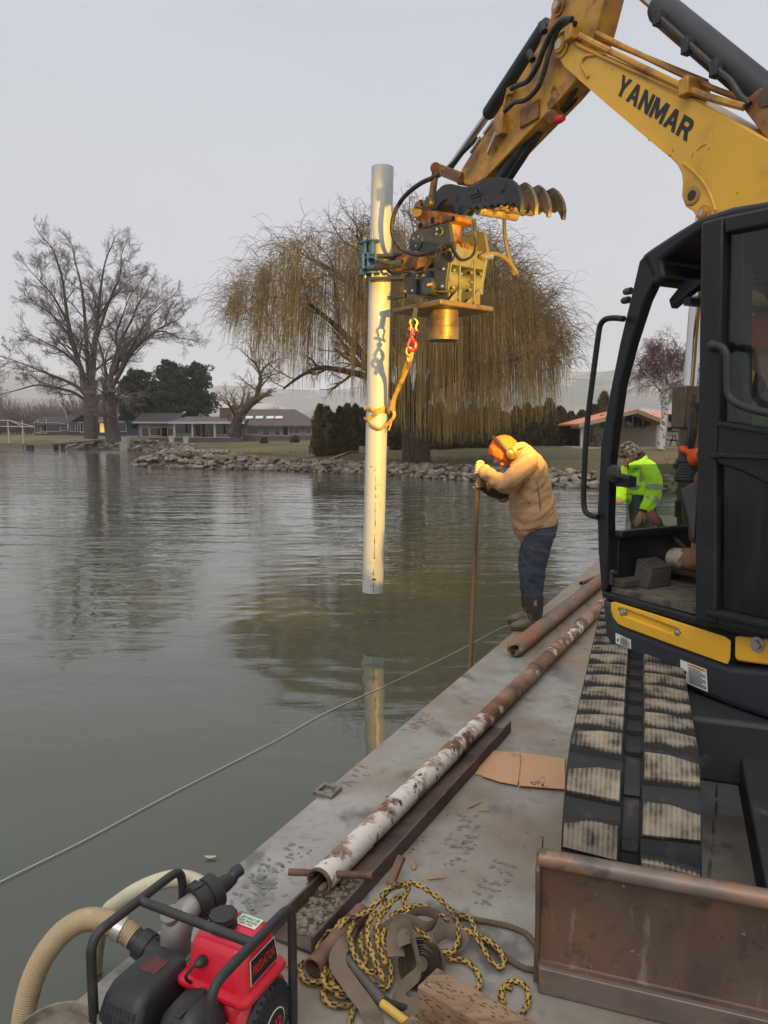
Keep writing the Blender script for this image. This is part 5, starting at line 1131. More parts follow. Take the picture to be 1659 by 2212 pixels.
q = MB(); q.tube(pl_.pts(zs(z3, [(650, 1505), (636, 1490), (610, 1462), (585, 1440), (578, 1433)])), [.016, .024, .027, .027, .015], 12); q.build('lever_grip', m_pink, lv)
q = MB(); q.tube(pl_.pts(zs(z3, [(850, 1660), (790, 1560), (760, 1420)]), .2), .012, 8); lv2 = q.build('travel_lever', m_blk_matt, exc)
q = MB(); q.box(pl_.at(*z3(758, 1405), .2), (.03, .03, .09)); q.build('lever_grip', m_blk_matt, lv2, bevel=.008)
# slatted foot rest on the floor
pf = onz(*z3(560, 1880), zf); ff = cp.shifted(.2); wd = mat('footrest_rubber', S(70, 64, 58), .9, var=.2, vscale=12, bump=[(30, .4, .004)])
fb = [onz(*z4(745, 540), zf), onz(*z4(905, 585), zf), onz(*z4(1150, 545), zf)]; fb.append(fb[0] + fb[2] - fb[1])
hh = .115; ft = [fb[0].lerp(fb[3], .15) + UP * hh, fb[1].lerp(fb[2], .15) + UP * hh * .75, fb[2] + UP * hh * .75, fb[3] + UP * hh]
q = MB(); q.loft([fb, ft]); fr = q.build('foot_rest', wd, exc, bevel=.006)
q = MB()
for k in range(7):
    t = (k + .5) / 7; a, c = ft[0].lerp(ft[3], t), ft[1].lerp(ft[2], t); q.bar(a + UP * .004, c + UP * .004, .014, .012)
q.build('tread_ribs', wd, fr, kind='stuff')
q = MB(); q.box(onz(*z4(680, 545), zf) + UP * .02, (.1, .14, .04), (U, Nn, UP)); q.build('pedal', wd, exc, bevel=.008)
# seat
sc_ = cp.at(1640, 1130, .5); q = MB(); q.box(Vector((sc_.x, sc_.y, zf + .36)) - U * .28, (.48, .48, .14), (U, Nn, UP)); q.box(Vector((sc_.x, sc_.y, zf + .68)) - U * .54, (.14, .46, .6), (U, Nn, UP)); q.box(Vector((sc_.x, sc_.y, zf + .15)) - U * .3, (.36, .4, .3), (U, Nn, UP)); q.build('seat', m_rubber, exc, bevel=.05, seg=3)

# ---- boom
BW = .26
boom_px = [(1197, 85), (1198, 104), (1206, 124), (1218, 146), (1249, 172), (1320, 234), (1449, 342), (1463, 357), (1472, 376), (1474, 396), (1472, 424), (1480, 446), (1496, 456), (1506, 474), (1516, 545), (1540, 640), (1552, 760), (1556, 900), (1552, 1100), (1650, 1100), (1760, 800), (1850, 560), (1880, 420), (1800, 360), (1659, 302), (1475, 199), (1243, 91), (1233, 70), (1217, 62), (1204, 69)]
q = MB(); q.prism(bpl.pts(boom_px), Nn * BW); boom = q.build('boom', m_yel, exc, bevel=.008, ang=30)
def block_letters(word, P00, P10, P01, name, parent, gap=11):
    G = {'Y': (100, [[(0, 100), (29, 100), (50, 64), (71, 100), (100, 100), (64, 42), (64, 0), (36, 0), (36, 42)]]), 'A': (104, [[(0, 0), (37, 100), (52, 100), (52, 70), (43, 42), (52, 42), (52, 22), (36, 22), (28, 0)], [(52, 100), (67, 100), (104, 0), (76, 0), (68, 22), (52, 22), (52, 42), (61, 42), (52, 70)]]),
         'N': (98, [[(0, 0), (0, 100), (28, 100), (70, 42), (70, 100), (98, 100), (98, 0), (70, 0), (28, 58), (28, 0)]]), 'M': (122, [[(0, 0), (0, 100), (34, 100), (61, 46), (88, 100), (122, 100), (122, 0), (95, 0), (95, 56), (71, 8), (51, 8), (27, 56), (27, 0)]]),
         'R': (100, [[(0, 0), (0, 100), (40, 100), (40, 78), (28, 78), (28, 57), (40, 57), (40, 36), (28, 36), (28, 0)], [(40, 100), (68, 100), (86, 93), (94, 76), (91, 56), (77, 42), (100, 0), (68, 0), (50, 36), (40, 36), (40, 57), (60, 57), (66, 67), (60, 78), (40, 78)]])}
    W = sum(G[c][0] for c in word) + gap * (len(word) - 1); x_ = 0; ex, ey = (P10 - P00) / W, (P01 - P00) / 100; nn = ex.cross(ey).normalized()
    for c in word:
        q = MB()
        for pl in G[c][1]: q.prism([P00 + ex * (x_ + a) + ey * b_ + nn * .001 for a, b_ in pl], nn * .0015)
        q.build(name, m_text, parent, ang=0); x_ += G[c][0] + gap
block_letters('YANMAR', bpl.at(*z1(1016, 392)), bpl.at(*z1(1318, 597)), bpl.at(*z1(1048, 312)), 'maker_letter', boom)
# welded edge strips
q = MB(); E = bpl.pts([(1250, 168), (1320, 229), (1447, 336)], -.004)
for a, c in zip(E[:-1], E[1:]): q.bar(a, c, .012, .012)
for a, c in zip(bpl.pts([(1249, 100), (1475, 204)], -.004)[:-1], bpl.pts([(1249, 100), (1475, 204)], -.004)[1:]): q.bar(a, c, .014, .014)
q.tube(smoothpath(bpl.pts([(1476, 352), (1500, 372), (1522, 398), (1536, 425), (1546, 455)], -.003), 4), .008, 6)
q.build('weld_strip', m_yel, boom, kind='stuff')
q = MB(); q.tube(smoothpath(bpl.pts(zs(z1, [(905, 325), (880, 285), (880, 255), (900, 235), (930, 232)]), -.002), 4), .012, 6); q.build('stiffener', m_yel_dirty_shade, boom)
def pin(px, py, r, parent, pl=bpl, w=BW, name='pin', m_=None, hub=None):
    q = MB(); p = pl.at(px, py); q.lathe([(-.03, r * .4), (-.03, r * .62), (-.012, r * .66), (-.012, r), (w + .012, r), (w + .03, r * .6)], p, pl.n, 20); o = q.build(name, hub or m_yel_dirty_shade, parent); 
    q = MB(); q.lathe([(-.036, r * .2), (-.036, r * .4), (-.028, r * .42)], p, pl.n, 12); q.build('pin_cap', m_zinc, o); return o
pin(*z1(793, 190), .082, boom); pin(*z1(1393, 897), .045, boom); 
q = MB(); q.lathe([(-.006, .034), (-.006, .052), (-.001, .058)], bpl.at(*z1(1341, 822)), Nn, 20); q.build('lifting_hole', m_yel_dirty_shade, boom)
q = MB(); q.lathe([(-.007, .030), (-.002, .034)], bpl.at(*z1(1341, 822)), Nn, 16); q.build('hole_shadow', m_blk_matt, boom)
q = MB()
for a_, c_ in (((1505, 326), (1516, 316)), ((1516, 316), (1525, 312)), ((1529, 324), (1533, 319)), ((1494, 341), (1497, 331)), ((1452, 322), (1455, 328)), ((1320, 150), (1324, 148)), ((1590, 420), (1594, 414)), ((1400, 300), (1403, 305))): q.bar(bpl.at(*a_, -.001), bpl.at(*c_, -.001), .005, .001, Nn)
q.build('paint_scratches', m_rust_yel, boom, ang=0, kind='stuff')
# hydraulic steel lines along the top edge
for off, pth in ((-.01, [(868, 150), (1000, 218), (1340, 382), (1560, 450)]), (.06, [(885, 112), (1060, 200), (1400, 360), (1600, 430)]), (.13, [(880, 92), (935, 150), (1060, 205), (1400, 345)]), (.0, [(850, 185), (1000, 255), (1290, 385)])):
    q = MB(); q.tube(smoothpath(bpl.pts(zs(z1, pth), off), 5), .017 if off >= 0 else .021, 8); q.build('hydraulic_line', m_yel_dirty_shade, boom)
for X, Y in ((862, 150), (1350, 378)):
    q = MB(); q.box(bpl.at(*z1(X, Y), .04), (.07, .2, .1), (U, Nn, UP)); q.build('line_clamp', m_yel_dirty_shade, boom, bevel=.01)
q = MB(); q.prism(bpl.pts([(1598, 226), (1640, 190), (1700, 186), (1760, 300), (1700, 322), (1655, 300)], .03), Nn * .05); q.prism(bpl.pts([(1598, 226), (1640, 190), (1700, 186), (1760, 300), (1700, 322), (1655, 300)], .18), Nn * .05); q.build('cylinder_bracket', m_rust_yel, boom, bevel=.008)
q = MB(); a = bpl.at(1655, 208, .02); q.lathe([(0, .05), (.24, .05)], a, Nn, 16); q.build('cylinder_pin', m_grease, boom)
# arm cylinder
q = MB(); a, c = bpl.at(1680, 228, .13), bpl.at(*z1(1198, 25), .13); q.tube([a, a.lerp(c, .03), a.lerp(c, .97), c], [.07, .088, .088, .075], 24); ac = q.build('arm_cylinder', m_blk_matt, boom)
q = MB(); d_ = (c - a).normalized(); q.tube([c - d_ * .02, c + d_ * .9], .042, 16); q.build('cylinder_rod', m_chrome, ac)
q = MB(); q.tube(smoothpath(bpl.pts(zs(z1, [(1190, 65), (1240, 110), (1330, 190), (1440, 290), (1500, 340), (1540, 400), (1580, 440)]), .0), 5), .018, 8); q.build('cylinder_hose', m_hose, ac)
for X, Y in ((1320, 195), (1440, 290), (1200, 75)): q = MB(); q.box(bpl.at(*z1(X, Y), .0), (.05, .06, .09), (U, Nn, UP)); q.build('hose_clip', m_blk_matt, ac, bevel=.006)
# boom cylinder in front of the lower boom
q = MB(); a, c = bpl.at(1489, 850, .13), bpl.at(1482, 1180, .13); q.tube([a, c], .058, 18); q.box(bpl.at(1486, 880, .13), (.11, .17, .26), (U, Nn, UP)); bc = q.build('boom_cylinder', m_grease, exc, bevel=.01)
q = MB(); q.tube([bpl.at(1518, 462, .13), bpl.at(1489, 852, .13)], .04, 14); q.build('cylinder_rod', m_chrome, bc)
q = MB(); q.tube(smoothpath(bpl.pts([(1500, 870), (1496, 930), (1488, 960), (1478, 985), (1462, 1010)], .0), 5), .03, 8); q.build('swing_hose', m_hose, exc)
# work lamp under the boom bend, facing the pile
lp = bpl.at(1545, 520, -.09)
q = MB(); tgt = Vector((.1, 7.6, 2.6)); ldir = (tgt - lp).normalized(); q.lathe([(-.09, .03), (-.08, .055), (0, .075), (.01, .075), (.01, .066)], lp, ldir, 18); lamp_h = q.build('work_lamp', m_blk_matt, exc)
q = MB(); q.lathe([(.006, .001), (.006, .064)], lp, ldir, 18); q.build('lamp_lens', mat('lamp_lens', S(255, 230, 170), .3, emit=((1, .72, .34), 40)), lamp_h)
ld = bpy.data.lights.new('work_light', 'SPOT'); ld.energy = LAMP; ld.color = (1.0, .60, .09); ld.spot_size = R(65); ld.spot_blend = .5; ld.shadow_soft_size = .035
lo = link(bpy.data.objects.new('work_light', ld)); lo.location = lp + ldir * .04; lo.rotation_euler = ldir.to_track_quat('-Z', 'Y').to_euler()

# ---- arm (stick)
apl = bpl.shifted(.04)
arm_px = zs(z1, [(790, -160), (755, 30), (735, 100), (700, 180), (650, 268), (372, 708), (362, 735), (385, 778), (415, 778), (470, 750), (800, 400), (852, 336), (900, 240), (940, 100), (980, -60), (960, -160)])
q = MB(); q.prism(apl.pts(arm_px), Nn * .18); arm = q.build('arm', m_yel_dirty_shade, exc, bevel=.008, ang=30)
pin(*z1(780, 25), .07, arm, apl, .18); pin(*z1(368, 752), .05, arm, apl, .2, m_=m_grease, hub=m_rust_yel)
q = MB(); a, c, d2 = bpl.at(*z1(738, 92), .13), bpl.at(*z1(478, 487), .13), bpl.at(*z1(322, 705), .13); q.tube([a, a.lerp(c, .05), a.lerp(c, .97), c], [.045, .058, .058, .045], 20); bk = q.build('bucket_cylinder', m_blk_matt, exc)
q = MB(); q.tube([c, d2], .032, 14); q.build('cylinder_rod', m_chrome, bk)
q = MB(); q.bar(bpl.at(*z1(368, 748), .02), bpl.at(*z1(262, 706), .02), .09, .04, Nn); q.bar(bpl.at(*z1(368, 748), .20), bpl.at(*z1(262, 706), .20), .09, .04, Nn); q.bar(bpl.at(*z1(300, 722), .02), bpl.at(*z1(300, 722), .22), .09, .06, UP); q.cyl(bpl.at(*z1(262, 706), -.01), bpl.at(*z1(262, 706), .25), .05, 14); q.build('rocker_link', m_rust_yel, exc, bevel=.006)
q = MB()
for o_ in (.0, .24): q.bar(bpl.at(*z1(262, 712), o_), bpl.at(*z1(244, 850), o_), .085, .03, Nn)
q.build('bucket_link', m_rust_yel, exc, bevel=.006)
q = MB(); a, c = bpl.at(*z1(735, 455), .13), bpl.at(*z1(545, 750), .13); q.tube([a, c], [.066, .066], 18); q.bar(a, c, .15, .06, Nn); tc_ = q.build('thumb_cylinder', m_blk_matt, exc)
q = MB(); q.box(bpl.at(*z1(700, 490), .13), (.22, .22, .14), (U, Nn, UP)); q.cyl(bpl.at(*z1(745, 492), -.0), bpl.at(*z1(745, 492), .27), .05, 14); q.build('cylinder_mount', m_rust_yel, arm, bevel=.01)
q = MB(); q.tube([bpl.at(*z1(760, 508), .05), bpl.at(*z1(785, 500), .05), bpl.at(*z1(800, 497), .05)], [.03, .03, .02], 10); q.build('red_cap', m_red, arm)
# lit steel lines and valve on the arm
q = MB(); q.tube(smoothpath(apl.pts(zs(z1, [(585, 375), (565, 390), (545, 470), (520, 540), (500, 590), (480, 650)]), -.03), 5), .016, 8); q.build('arm_line', m_yel_dirty_shade, arm)
q = MB(); q.box(apl.at(*z1(540, 525), -.03), (.09, .06, .16), (U, Nn, UP)); q.build('valve_block', m_yel_dirty_shade, arm, bevel=.008); q = MB(); q.cyl(apl.at(*z1(575, 372), -.05), apl.at(*z1(575, 400), -.05), .03, 10); q.build('hose_fitting', m_yel_dirty_shade, arm)
for a_, c_ in (((502, 512), (466, 560)), ((450, 580), (410, 640)), ((520, 555), (485, 640))):
    q = MB(); q.tube(apl.pts(zs(z1, [a_, c_]), -.045), .016, 8); q.build('hose_fitting', m_chrome, arm)
# hoses
def hose(path, pl, off, r, parent=None, name='hydraulic_hose', f=None, mt=None):
    q = MB(); q.tube(smoothpath([pl.at(*(f(a, b_) if f else (a, b_)), off) for a, b_ in path], 7), r, 8); return q.build(name, mt or m_hose, parent or exc)
hose([(835, 82), (790, 88), (742, 150), (705, 235), (690, 275), (650, 338), (600, 362), (580, 372)], bpl, -.05, .020, f=z1)
hose([(850, 100), (800, 100), (762, 150), (738, 225), (718, 300), (690, 370), (640, 420), (590, 432), (552, 470)], bpl, -.03, .018, f=z1)
hose([(835, 75), (770, 100), (722, 150), (690, 240), (660, 300)], bpl, .08, .02, f=z1)
hose([(860, 340), (850, 380), (820, 430), (790, 460)], bpl, .1, .016, f=z1)
hose([(868, 345), (862, 390), (835, 440), (800, 470)], bpl, .16, .016, f=z1)
for X, Y in ((655, 218), (705, 100)): q = MB(); q.cyl(bpl.at(*z1(X, Y), -.02), bpl.at(*z1(X + 14, Y + 34), -.02), .026, 10); q.build('hose_coupling', m_blk_matt, arm)
# ---- thumb
tpl = bpl.shifted(-.095)
T0 = zs(z7, [(160, 440), (168, 400), (195, 385), (215, 345), (290, 270), (330, 252), (380, 246), (440, 258), (500, 272), (560, 277), (620, 264), (690, 230), (700, 215), (728, 180), (745, 200), (800, 188), (860, 181), (950, 186), (1000, 198), (1040, 228), (1075, 280), (1105, 350), (1118, 430), (1110, 540), (1086, 543), (1078, 505), (1060, 470), (1042, 442), (1000, 470), (985, 445), (958, 452), (925, 482), (905, 460), (880, 455), (850, 490), (825, 470), (800, 470), (770, 505), (745, 485), (722, 482), (690, 512), (668, 492), (650, 488), (620, 515), (600, 500), (575, 495), (548, 530), (520, 560), (490, 572), (455, 560), (428, 525), (415, 470), (385, 425), (340, 410), (300, 425), (265, 460), (245, 500), (212, 518), (175, 495)])
q = MB(); q.prism(tpl.pts(T0), Nn * .035); thumb = q.build('thumb', m_blk_matt, exc, bevel=.005)
text_mesh('raised_lettering', 'WANCA', tpl.at(*z7(596, 392)), tpl.at(*z7(712, 342)), tpl.at(*z7(590, 338)), m_blk_matt, thumb, .0, .012, .02)
q = MB(); q.bar(tpl.at(*z7(594, 402), -.003), tpl.at(*z7(714, 350), -.003), .010, .012); q.build('raised_rule', m_blk_matt, thumb)
claw = T0[14:29]
m_tine = mat('tine_edge', S(118, 100, 76), .5, var=.25, vscale=14, metal=.2, layers=[(S(60, 52, 44), 12, .5, .62)])
low_px = zs(z7, [(560, 500), (1000, 470), (1042, 442), (1042, 380), (800, 340), (560, 380)])
for k, o_ in enumerate((.14, .27, .415)):
    q = MB(); q.prism([p + Nn * o_ for p in tpl.pts(T0[18:46] + zs(z7, [(600, 440), (760, 330)]))], Nn * .03); q.build('tine_plate', m_tine, thumb, bevel=.005)
q = MB()
for X0, X1, Y0, Y1 in ((600, 780, 430, 455), (820, 960, 400, 425)):
    q.prism([tpl.at(*z7(X0, Y0)), tpl.at(*z7(X1, Y0 - 40)), tpl.at(*z7(X1, Y1 - 40)), tpl.at(*z7(X0, Y1))], Nn * .44)
pc_ = tpl.at(*z7(640, 500)); q.cyl(pc_ + Nn * .03, pc_ + Nn * .42, .05, 14); pc_ = tpl.at(*z7(800, 450)); q.cyl(pc_ + Nn * .03, pc_ + Nn * .42, .045, 14)
q.build('cross_plates', m_tine, thumb)
q = MB(); p = tpl.at(*z7(925, 275)); q.lathe([(-.014, .02), (-.014, .038), (0, .042)], p, Nn, 14); q.build('thumb_pin', m_blk_matt, thumb)
q = MB(); p = tpl.at(*z7(182, 440)); q.lathe([(-.04, .028), (-.04, .045), (-.012, .047), (-.012, .062), (.44, .062)], p, Nn, 18); q.build('thumb_pivot', m_grease, thumb)
for X, Y, r in ((452, 408, .022), (488, 520, .04)):
    q = MB(); q.lathe([(-.002, r), (-.002, r * .2)], tpl.at(*z7(X, Y)), Nn, 12); q.build('plate_boss', m_text, thumb)
# ================================================================== PILE AND VIBRATORY DRIVER
YP = 7.8
pb_, pt_ = ony(805, 1278, YP), ony(826.5, 362, YP)
m_pile = mat('galvanised_pile', S(186, 184, 176), .42, var=.06, vscale=3, layers=[(S(168, 168, 168), 3, .52, .66, (1, 1, .35)), (S(96, 92, 88), 24, .70, .74), (S(140, 132, 120), 60, .68, .72)], bump=[(30, .06, .002)], metal=.1)
q = MB(); q.pipe(pb_, pt_, .112, .100, 40); pile = q.build('steel_pile', m_pile, org=pb_, ang=50); tag(pile, 'long pale steel pipe pile hanging upright over the water', 'pile')
pd = (pt_ - pb_).normalized()
def on_pile(px, py, ang_off=0):          # point on the pile's near surface in this pixel
    c = ony(px, py, YP); t = (c - pb_).dot(pd); ax = pb_ + pd * t; v = c - ax; v.y = -math.sqrt(max(1e-6, .1135 ** 2 - min(.112, abs(v.x)) ** 2)); return ax + Vector((v.x, v.y, 0))
m_crack = mat('seam_stain', S(58, 50, 44), .8)
q = MB(); rg = random.Random(4)
yy = 1275.0; xx_ = 807.0; pts = []
while yy > 1000:
    pts.append(on_pile(xx_ + rg.uniform(-1.0, 1.0), yy)); yy -= rg.uniform(5, 12); xx_ += .085 * 2
for a, c in zip(pts[:-1], pts[1:]):
    if rg.random() < .75: q.bar(a, c, .0035 * rg.uniform(.5, 2.2), .002, Vector((0, -1, 0)))
for k in range(26):
    p = on_pile(800 + rg.uniform(-14, 24), rg.uniform(1000, 1270)); q.bar(p, p + Vector((rg.uniform(-.03, .03), 0, rg.uniform(-.01, .02))), .003, .002, Vector((0, -1, 0)))
p = on_pile(808, 1247); q.box(p, (.035, .006, .018)); q.build('seam_stains', m_crack, pile, ang=0, kind='stuff')

dO = Vector((.59, 7.0, 0)); dpl = Plane(dO, 38.3); dA, dB = dpl.u, dpl.n
npl = Plane(dO, 38.3 - 90)                 # near face, towards the work lamp
def dl(X, Y, off=0.0): return dpl.at(*z2(X, Y), off)
def nf(X, Y, off=0.0): return npl.at(*z2(X, Y), off)
def P3(a, b_, z): return dO + dA * a + dB * b_ + UP * z
m_drv = mat('driver_grey_steel', S(54, 56, 60), .5, var=.12, vscale=5, layers=[(S(96, 92, 84), 9, .64, .74)], bump=[(60, .1, .002)])
m_drv_lit = mat('driver_lit_olive_steel', S(104, 100, 80), .5, var=.15, vscale=6, layers=[(S(84, 78, 60), 8, .5, .64)], bump=[(50, .1, .002)])  # lit copy of the grey steel: yellow-olive lamp light put into its colour
m_cap = mat('rusty_drive_cap', S(112, 92, 64), .45, metal=.3, var=.3, vscale=9, layers=[(S(84, 60, 40), 8, .5, .64), (S(170, 132, 78), 22, .62, .7)], bump=[(30, .25, .004)])
m_blue = mat('blue_roller_paint', S(48, 84, 124), .45, var=.2, vscale=9, layers=[(S(90, 96, 100), 10, .58, .66)])
drv = thing('pile_driver', P3(.3, .3, 3.3), 'grey vibratory pile driver with square base plate hung from the boom', 'pile driver')
zN = dl(640, 1075).z
q = MB(); c0 = Vector((.513, 6.9, zN - .05)); Lp = .70
q.prism([c0, c0 + dB * Lp, c0 + dB * Lp + dA * Lp, c0 + dA * Lp], UP * .05); q.build('base_plate', m_cap, drv, bevel=.014)
cc = Vector((.575, 7.33, 0)); zb_ = ony(931, 735, 7.3).z
q = MB(); q.lathe([(0, .138), (0, .150), (.12, .150), (.125, .143), (zN - .05 - zb_, .143)], Vector((cc.x, cc.y, zb_)), UP, 36); q.build('drive_cap', m_cap, drv)
low = zs(z2, [(684, 985), (690, 900), (704, 810), (718, 718), (600, 742), (604, 985)])
up = zs(z2, [(436, 700), (470, 590), (478, 584), (690, 526), (702, 530), (708, 545), (727, 655), (722, 690), (640, 722), (600, 742), (440, 708)])
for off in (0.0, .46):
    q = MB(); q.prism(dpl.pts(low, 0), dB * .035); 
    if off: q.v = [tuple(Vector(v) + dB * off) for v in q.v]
    q.build('side_plate', m_drv_lit if off else m_drv, drv, bevel=.006)
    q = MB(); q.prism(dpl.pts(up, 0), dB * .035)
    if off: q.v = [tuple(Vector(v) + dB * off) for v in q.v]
    q.build('head_plate', m_drv_lit if off else m_drv, drv, bevel=.006)
# olive near-side edges of the left plates (lamp light put into their colour)
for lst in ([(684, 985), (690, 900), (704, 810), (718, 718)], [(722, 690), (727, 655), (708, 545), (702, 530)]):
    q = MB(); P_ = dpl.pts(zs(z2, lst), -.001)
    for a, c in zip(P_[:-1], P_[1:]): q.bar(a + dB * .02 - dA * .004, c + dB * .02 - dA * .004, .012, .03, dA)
    q.build('lit_plate_edge', m_drv_lit, drv, ang=0)
# eccentric housings and motor tubes running between the plates
zc = nf(800, 922).z
def xb(b0, b1, a, z, r, m_, name, n=20, par=None, r2=None): q = MB(); q.tube([P3(a, b0, z), P3(a, b1, z)], [r, r2 or r], n); return q.build(name, m_, par or drv)
xb(.03, .14, .12, zc, .115, m_drv_lit, 'motor_drum'); xb(.155, .33, .12, zc, .078, m_drv_lit, 'motor_tube'); xb(.345, .46, .12, zc, .11, m_drv_lit, 'motor_drum')
xb(.03, .46, .36, zc, .13, m_drv, 'rear_drum')
for b0 in (.145, .335):
    q = MB(); q.box(P3(.10, b0, zc - .0), (.22, .016, .40), (dA, dB, UP)); pl2 = q.build('bearing_plate', m_drv_lit, drv, bevel=.004)
    for da, dz_ in ((-.10, .16), (-.10, -.16), (.08, .18), (-.10, 0)):
        q = MB(); q.tube([P3(.10 + da + .02, b0 - .03, zc + dz_), P3(.10 + da + .02, b0 + .03, zc + dz_)], .013, 6); q.build('bolt', m_zinc, pl2)
q = MB(); q.box(P3(.05, .25, nf(820, 765).z), (.10, .46, .17), (dA, dB, UP)); q.build('cross_beam', m_drv_lit, drv, bevel=.008)
for b0, sg in ((.03, 1), (.24, 1)):
    q = MB(); z0 = zN; q.prism([P3(.02, b0, z0), P3(.02, b0 + .16, z0), P3(.02, b0 + .16, z0 + .16)] if b0 < .2 else [P3(.02, b0, z0), P3(.02, b0 + .2, z0 + .16), P3(.02, b0 + .2, z0)], dA * .02); q.build('gusset', m_drv_lit, drv, bevel=.003)
q = MB(); q.box(P3(.24, .24, (zN + zc) / 2 - .02), (.3, .3, zc - zN), (dA, dB, UP)); q.build('gear_case', m_drv, drv, bevel=.02)
# left lower box, motor with nameplate, bolts on the left faces
q = MB(); q.prism(dpl.pts(zs(z2, [(400, 1012), (402, 873), (480, 872), (482, 1020)]), .0), dB * .2); bx_ = q.build('valve_box', m_drv, drv, bevel=.008)
q = MB(); q.lathe([(-.04, .01), (-.04, .075), (.02, .082), (.2, .082)], dl(575, 965), dB, 24); mo = q.build('hydraulic_motor', m_drv, drv)
q = MB(); q.prism(dpl.pts(zs(z2, [(556, 947), (592, 940), (592, 958), (556, 965)]), -.044), -dB * .002); q.build('name_plate', m_orange_decal, mo, ang=0)
for X, Y in ((670, 845), (662, 965), (405, 1000), (455, 995), (466, 882), (415, 882), (597, 975), (468, 636), (502, 622), (483, 688), (626, 570), (624, 606), (488, 884), (532, 890)):
    q = MB(); q.lathe([(-.014, .006), (-.012, .013), (0, .015)], dl(X, Y), dB, 8); q.build('bolt', m_zinc, drv)
q = MB(); q.lathe([(-.012, .085), (-.012, .092), (0, .095)], dl(484, 652), dB, 28); q.build('round_cover', m_drv, drv)
q = MB(); q.tube(smoothpath(dpl.pts(zs(z2, [(648, 560), (662, 575), (660, 600), (640, 615)]), -.01), 4), .008, 6); q.build('lift_loop', m_drv_lit, drv)
for X, Y in ((925, 880), (918, 995), (740, 855), (735, 975), (860, 872), (850, 990), (790, 880), (785, 998)):
    q = MB(); q.lathe([(-.016, .006), (-.014, .012), (0, .015)], nf(X, Y, -.02 if X > 760 else 0), npl.n * -1, 8); q.build('bolt', m_zinc, drv)
# suspension neck, clevis pin, coupler
zt0, zt1 = dl(760, 640).z, dl(760, 430).z
cx_ = P3(.22, .22, 0)
q = MB(); q.lathe([(zt0 - .04, .07), (zt0 + .05, .07), (zt0 + .08, .105), (zt0 + .22, .11), (zt0 + .30, .14), (zt1 + .0, .15), (zt1 + .1, .10)], Vector((cx_.x, cx_.y, 0)), UP, 24); q.build('suspension_neck', m_rust_yel, drv)
q = MB(); q.tube([P3(.14, .02, zt0), P3(.14, .46, zt0)], .05, 16)
for b0 in (.25, .29, .33): q.lathe([(0, .05), (.005, .068), (.022, .068), (.027, .05)], P3(.14, b0, zt0), dB, 18)
q.build('clevis_pin', m_rust_yel, drv)
q = MB(); q.prism(dpl.pts(zs(z2, [(458, 420), (470, 385), (495, 364), (530, 366), (556, 380), (600, 425), (660, 430), (745, 470), (742, 505), (690, 525), (560, 560), (520, 566), (500, 555), (505, 505), (480, 510), (462, 480)]), .08), dB * .28); cpl = q.build('quick_coupler', m_rust_yel, drv, bevel=.02, seg=3)
for X, Y, r in ((478, 440, .03), (520, 400, .018), (515, 375, .015), (595, 510, .03), (512, 545, .03)):
    q = MB(); q.lathe([(-.003, r), (-.003, r * .1)], dl(X, Y, .08), dB, 12); q.build('coupler_hole', m_text, cpl)
q = MB(); q.cyl(dl(485, 450, .0), dl(485, 450, .44), .045, 14); q.build('coupler_pin', m_grease, cpl)
# side grip: arm to the pile, blue roller jaw, rods
axp = lambda py: pb_ + pd * ((ony(820, py, YP).z - pb_.z) / pd.z)
pj = axp(560); j0 = dl(590, 775, .1)
ga = (pj - j0); ga.z = 0; gdir = ga.normalized(); gs = Vector((gdir.y, -gdir.x, 0)); gz = j0.z
endp = j0 + gdir * (ga.length - .16)
q = MB(); q.bar(j0 + gdir * -.05, j0 + gdir * (ga.length * .62), .14, .15); grip = q.build('grip_arm', m_rust_yel, drv, bevel=.012)
q = MB(); q.bar(j0 + gdir * ga.length * .55 + UP * .09, j0 + gdir * (ga.length - .02) - gs * .17 + UP * .09, .12, .03); q.bar(j0 + gdir * ga.length * .55 - UP * .13, j0 + gdir * (ga.length - .02) - gs * .17 - UP * .13, .12, .03)
q.bar(j0 + gdir * ga.length * .55 + UP * .09, j0 + gdir * (ga.length - .02) + gs * .17 + UP * .09, .12, .03); q.bar(j0 + gdir * ga.length * .5 - UP * .3, j0 + gdir * (ga.length - .15) - UP * .3, .05, .04); q.build('grip_plate', m_drv, drv, bevel=.006)
q = MB(); q.tube([j0 + gdir * ga.length * .4 - gs * .12 - UP * .02, j0 + gdir * (ga.length - .02) - gs * .2 - UP * .02], .04, 12); q.build('grip_cylinder', m_drv, drv)
def jaw(X): p = ony(*z2(X, 790), YP - .17); return p
for X, yo in ((128, -.10), (178, -.17)):
    p = ony(*z2(X, 790), YP + yo); z0, z1_ = ony(*z2(X, 905), YP).z, ony(*z2(X, 678), YP).z
    q = MB(); q.lathe([(z0, .075), (z0 + .015, .075), (z0 + .016, .034), (z1_ - .016, .034), (z1_ - .015, .075), (z1_, .075)], Vector((p.x, p.y, 0)), UP, 20); rl = q.build('grip_roller', m_blue, drv)
    q = MB(); q.cyl((p.x, p.y, z0 - .03), (p.x, p.y, z1_ + .04), .018, 10); q.build('roller_pin', m_zinc, rl)
q = MB()
for Y in (745, 775, 838):
    a, c = ony(*z2(112, Y), YP - .10), ony(*z2(205, Y), YP - .2); q.bar(a, c, .13, .022)
for X in (114, 150, 200): a, c = ony(*z2(X, 740), YP - .2), ony(*z2(X, 845), YP - .2); q.bar(a, c, .03, .03, Vector((0, 1, 0)))
q.build('roller_frame', m_blue, drv, bevel=.004)
q = MB(); q.tube(smoothpath([ony(*z2(X, Y), YP - .35) for X, Y in ((210, 780), (250, 795), (300, 805), (330, 800))], 4), .022, 10); q.build('grip_rod', m_blk_matt, drv)
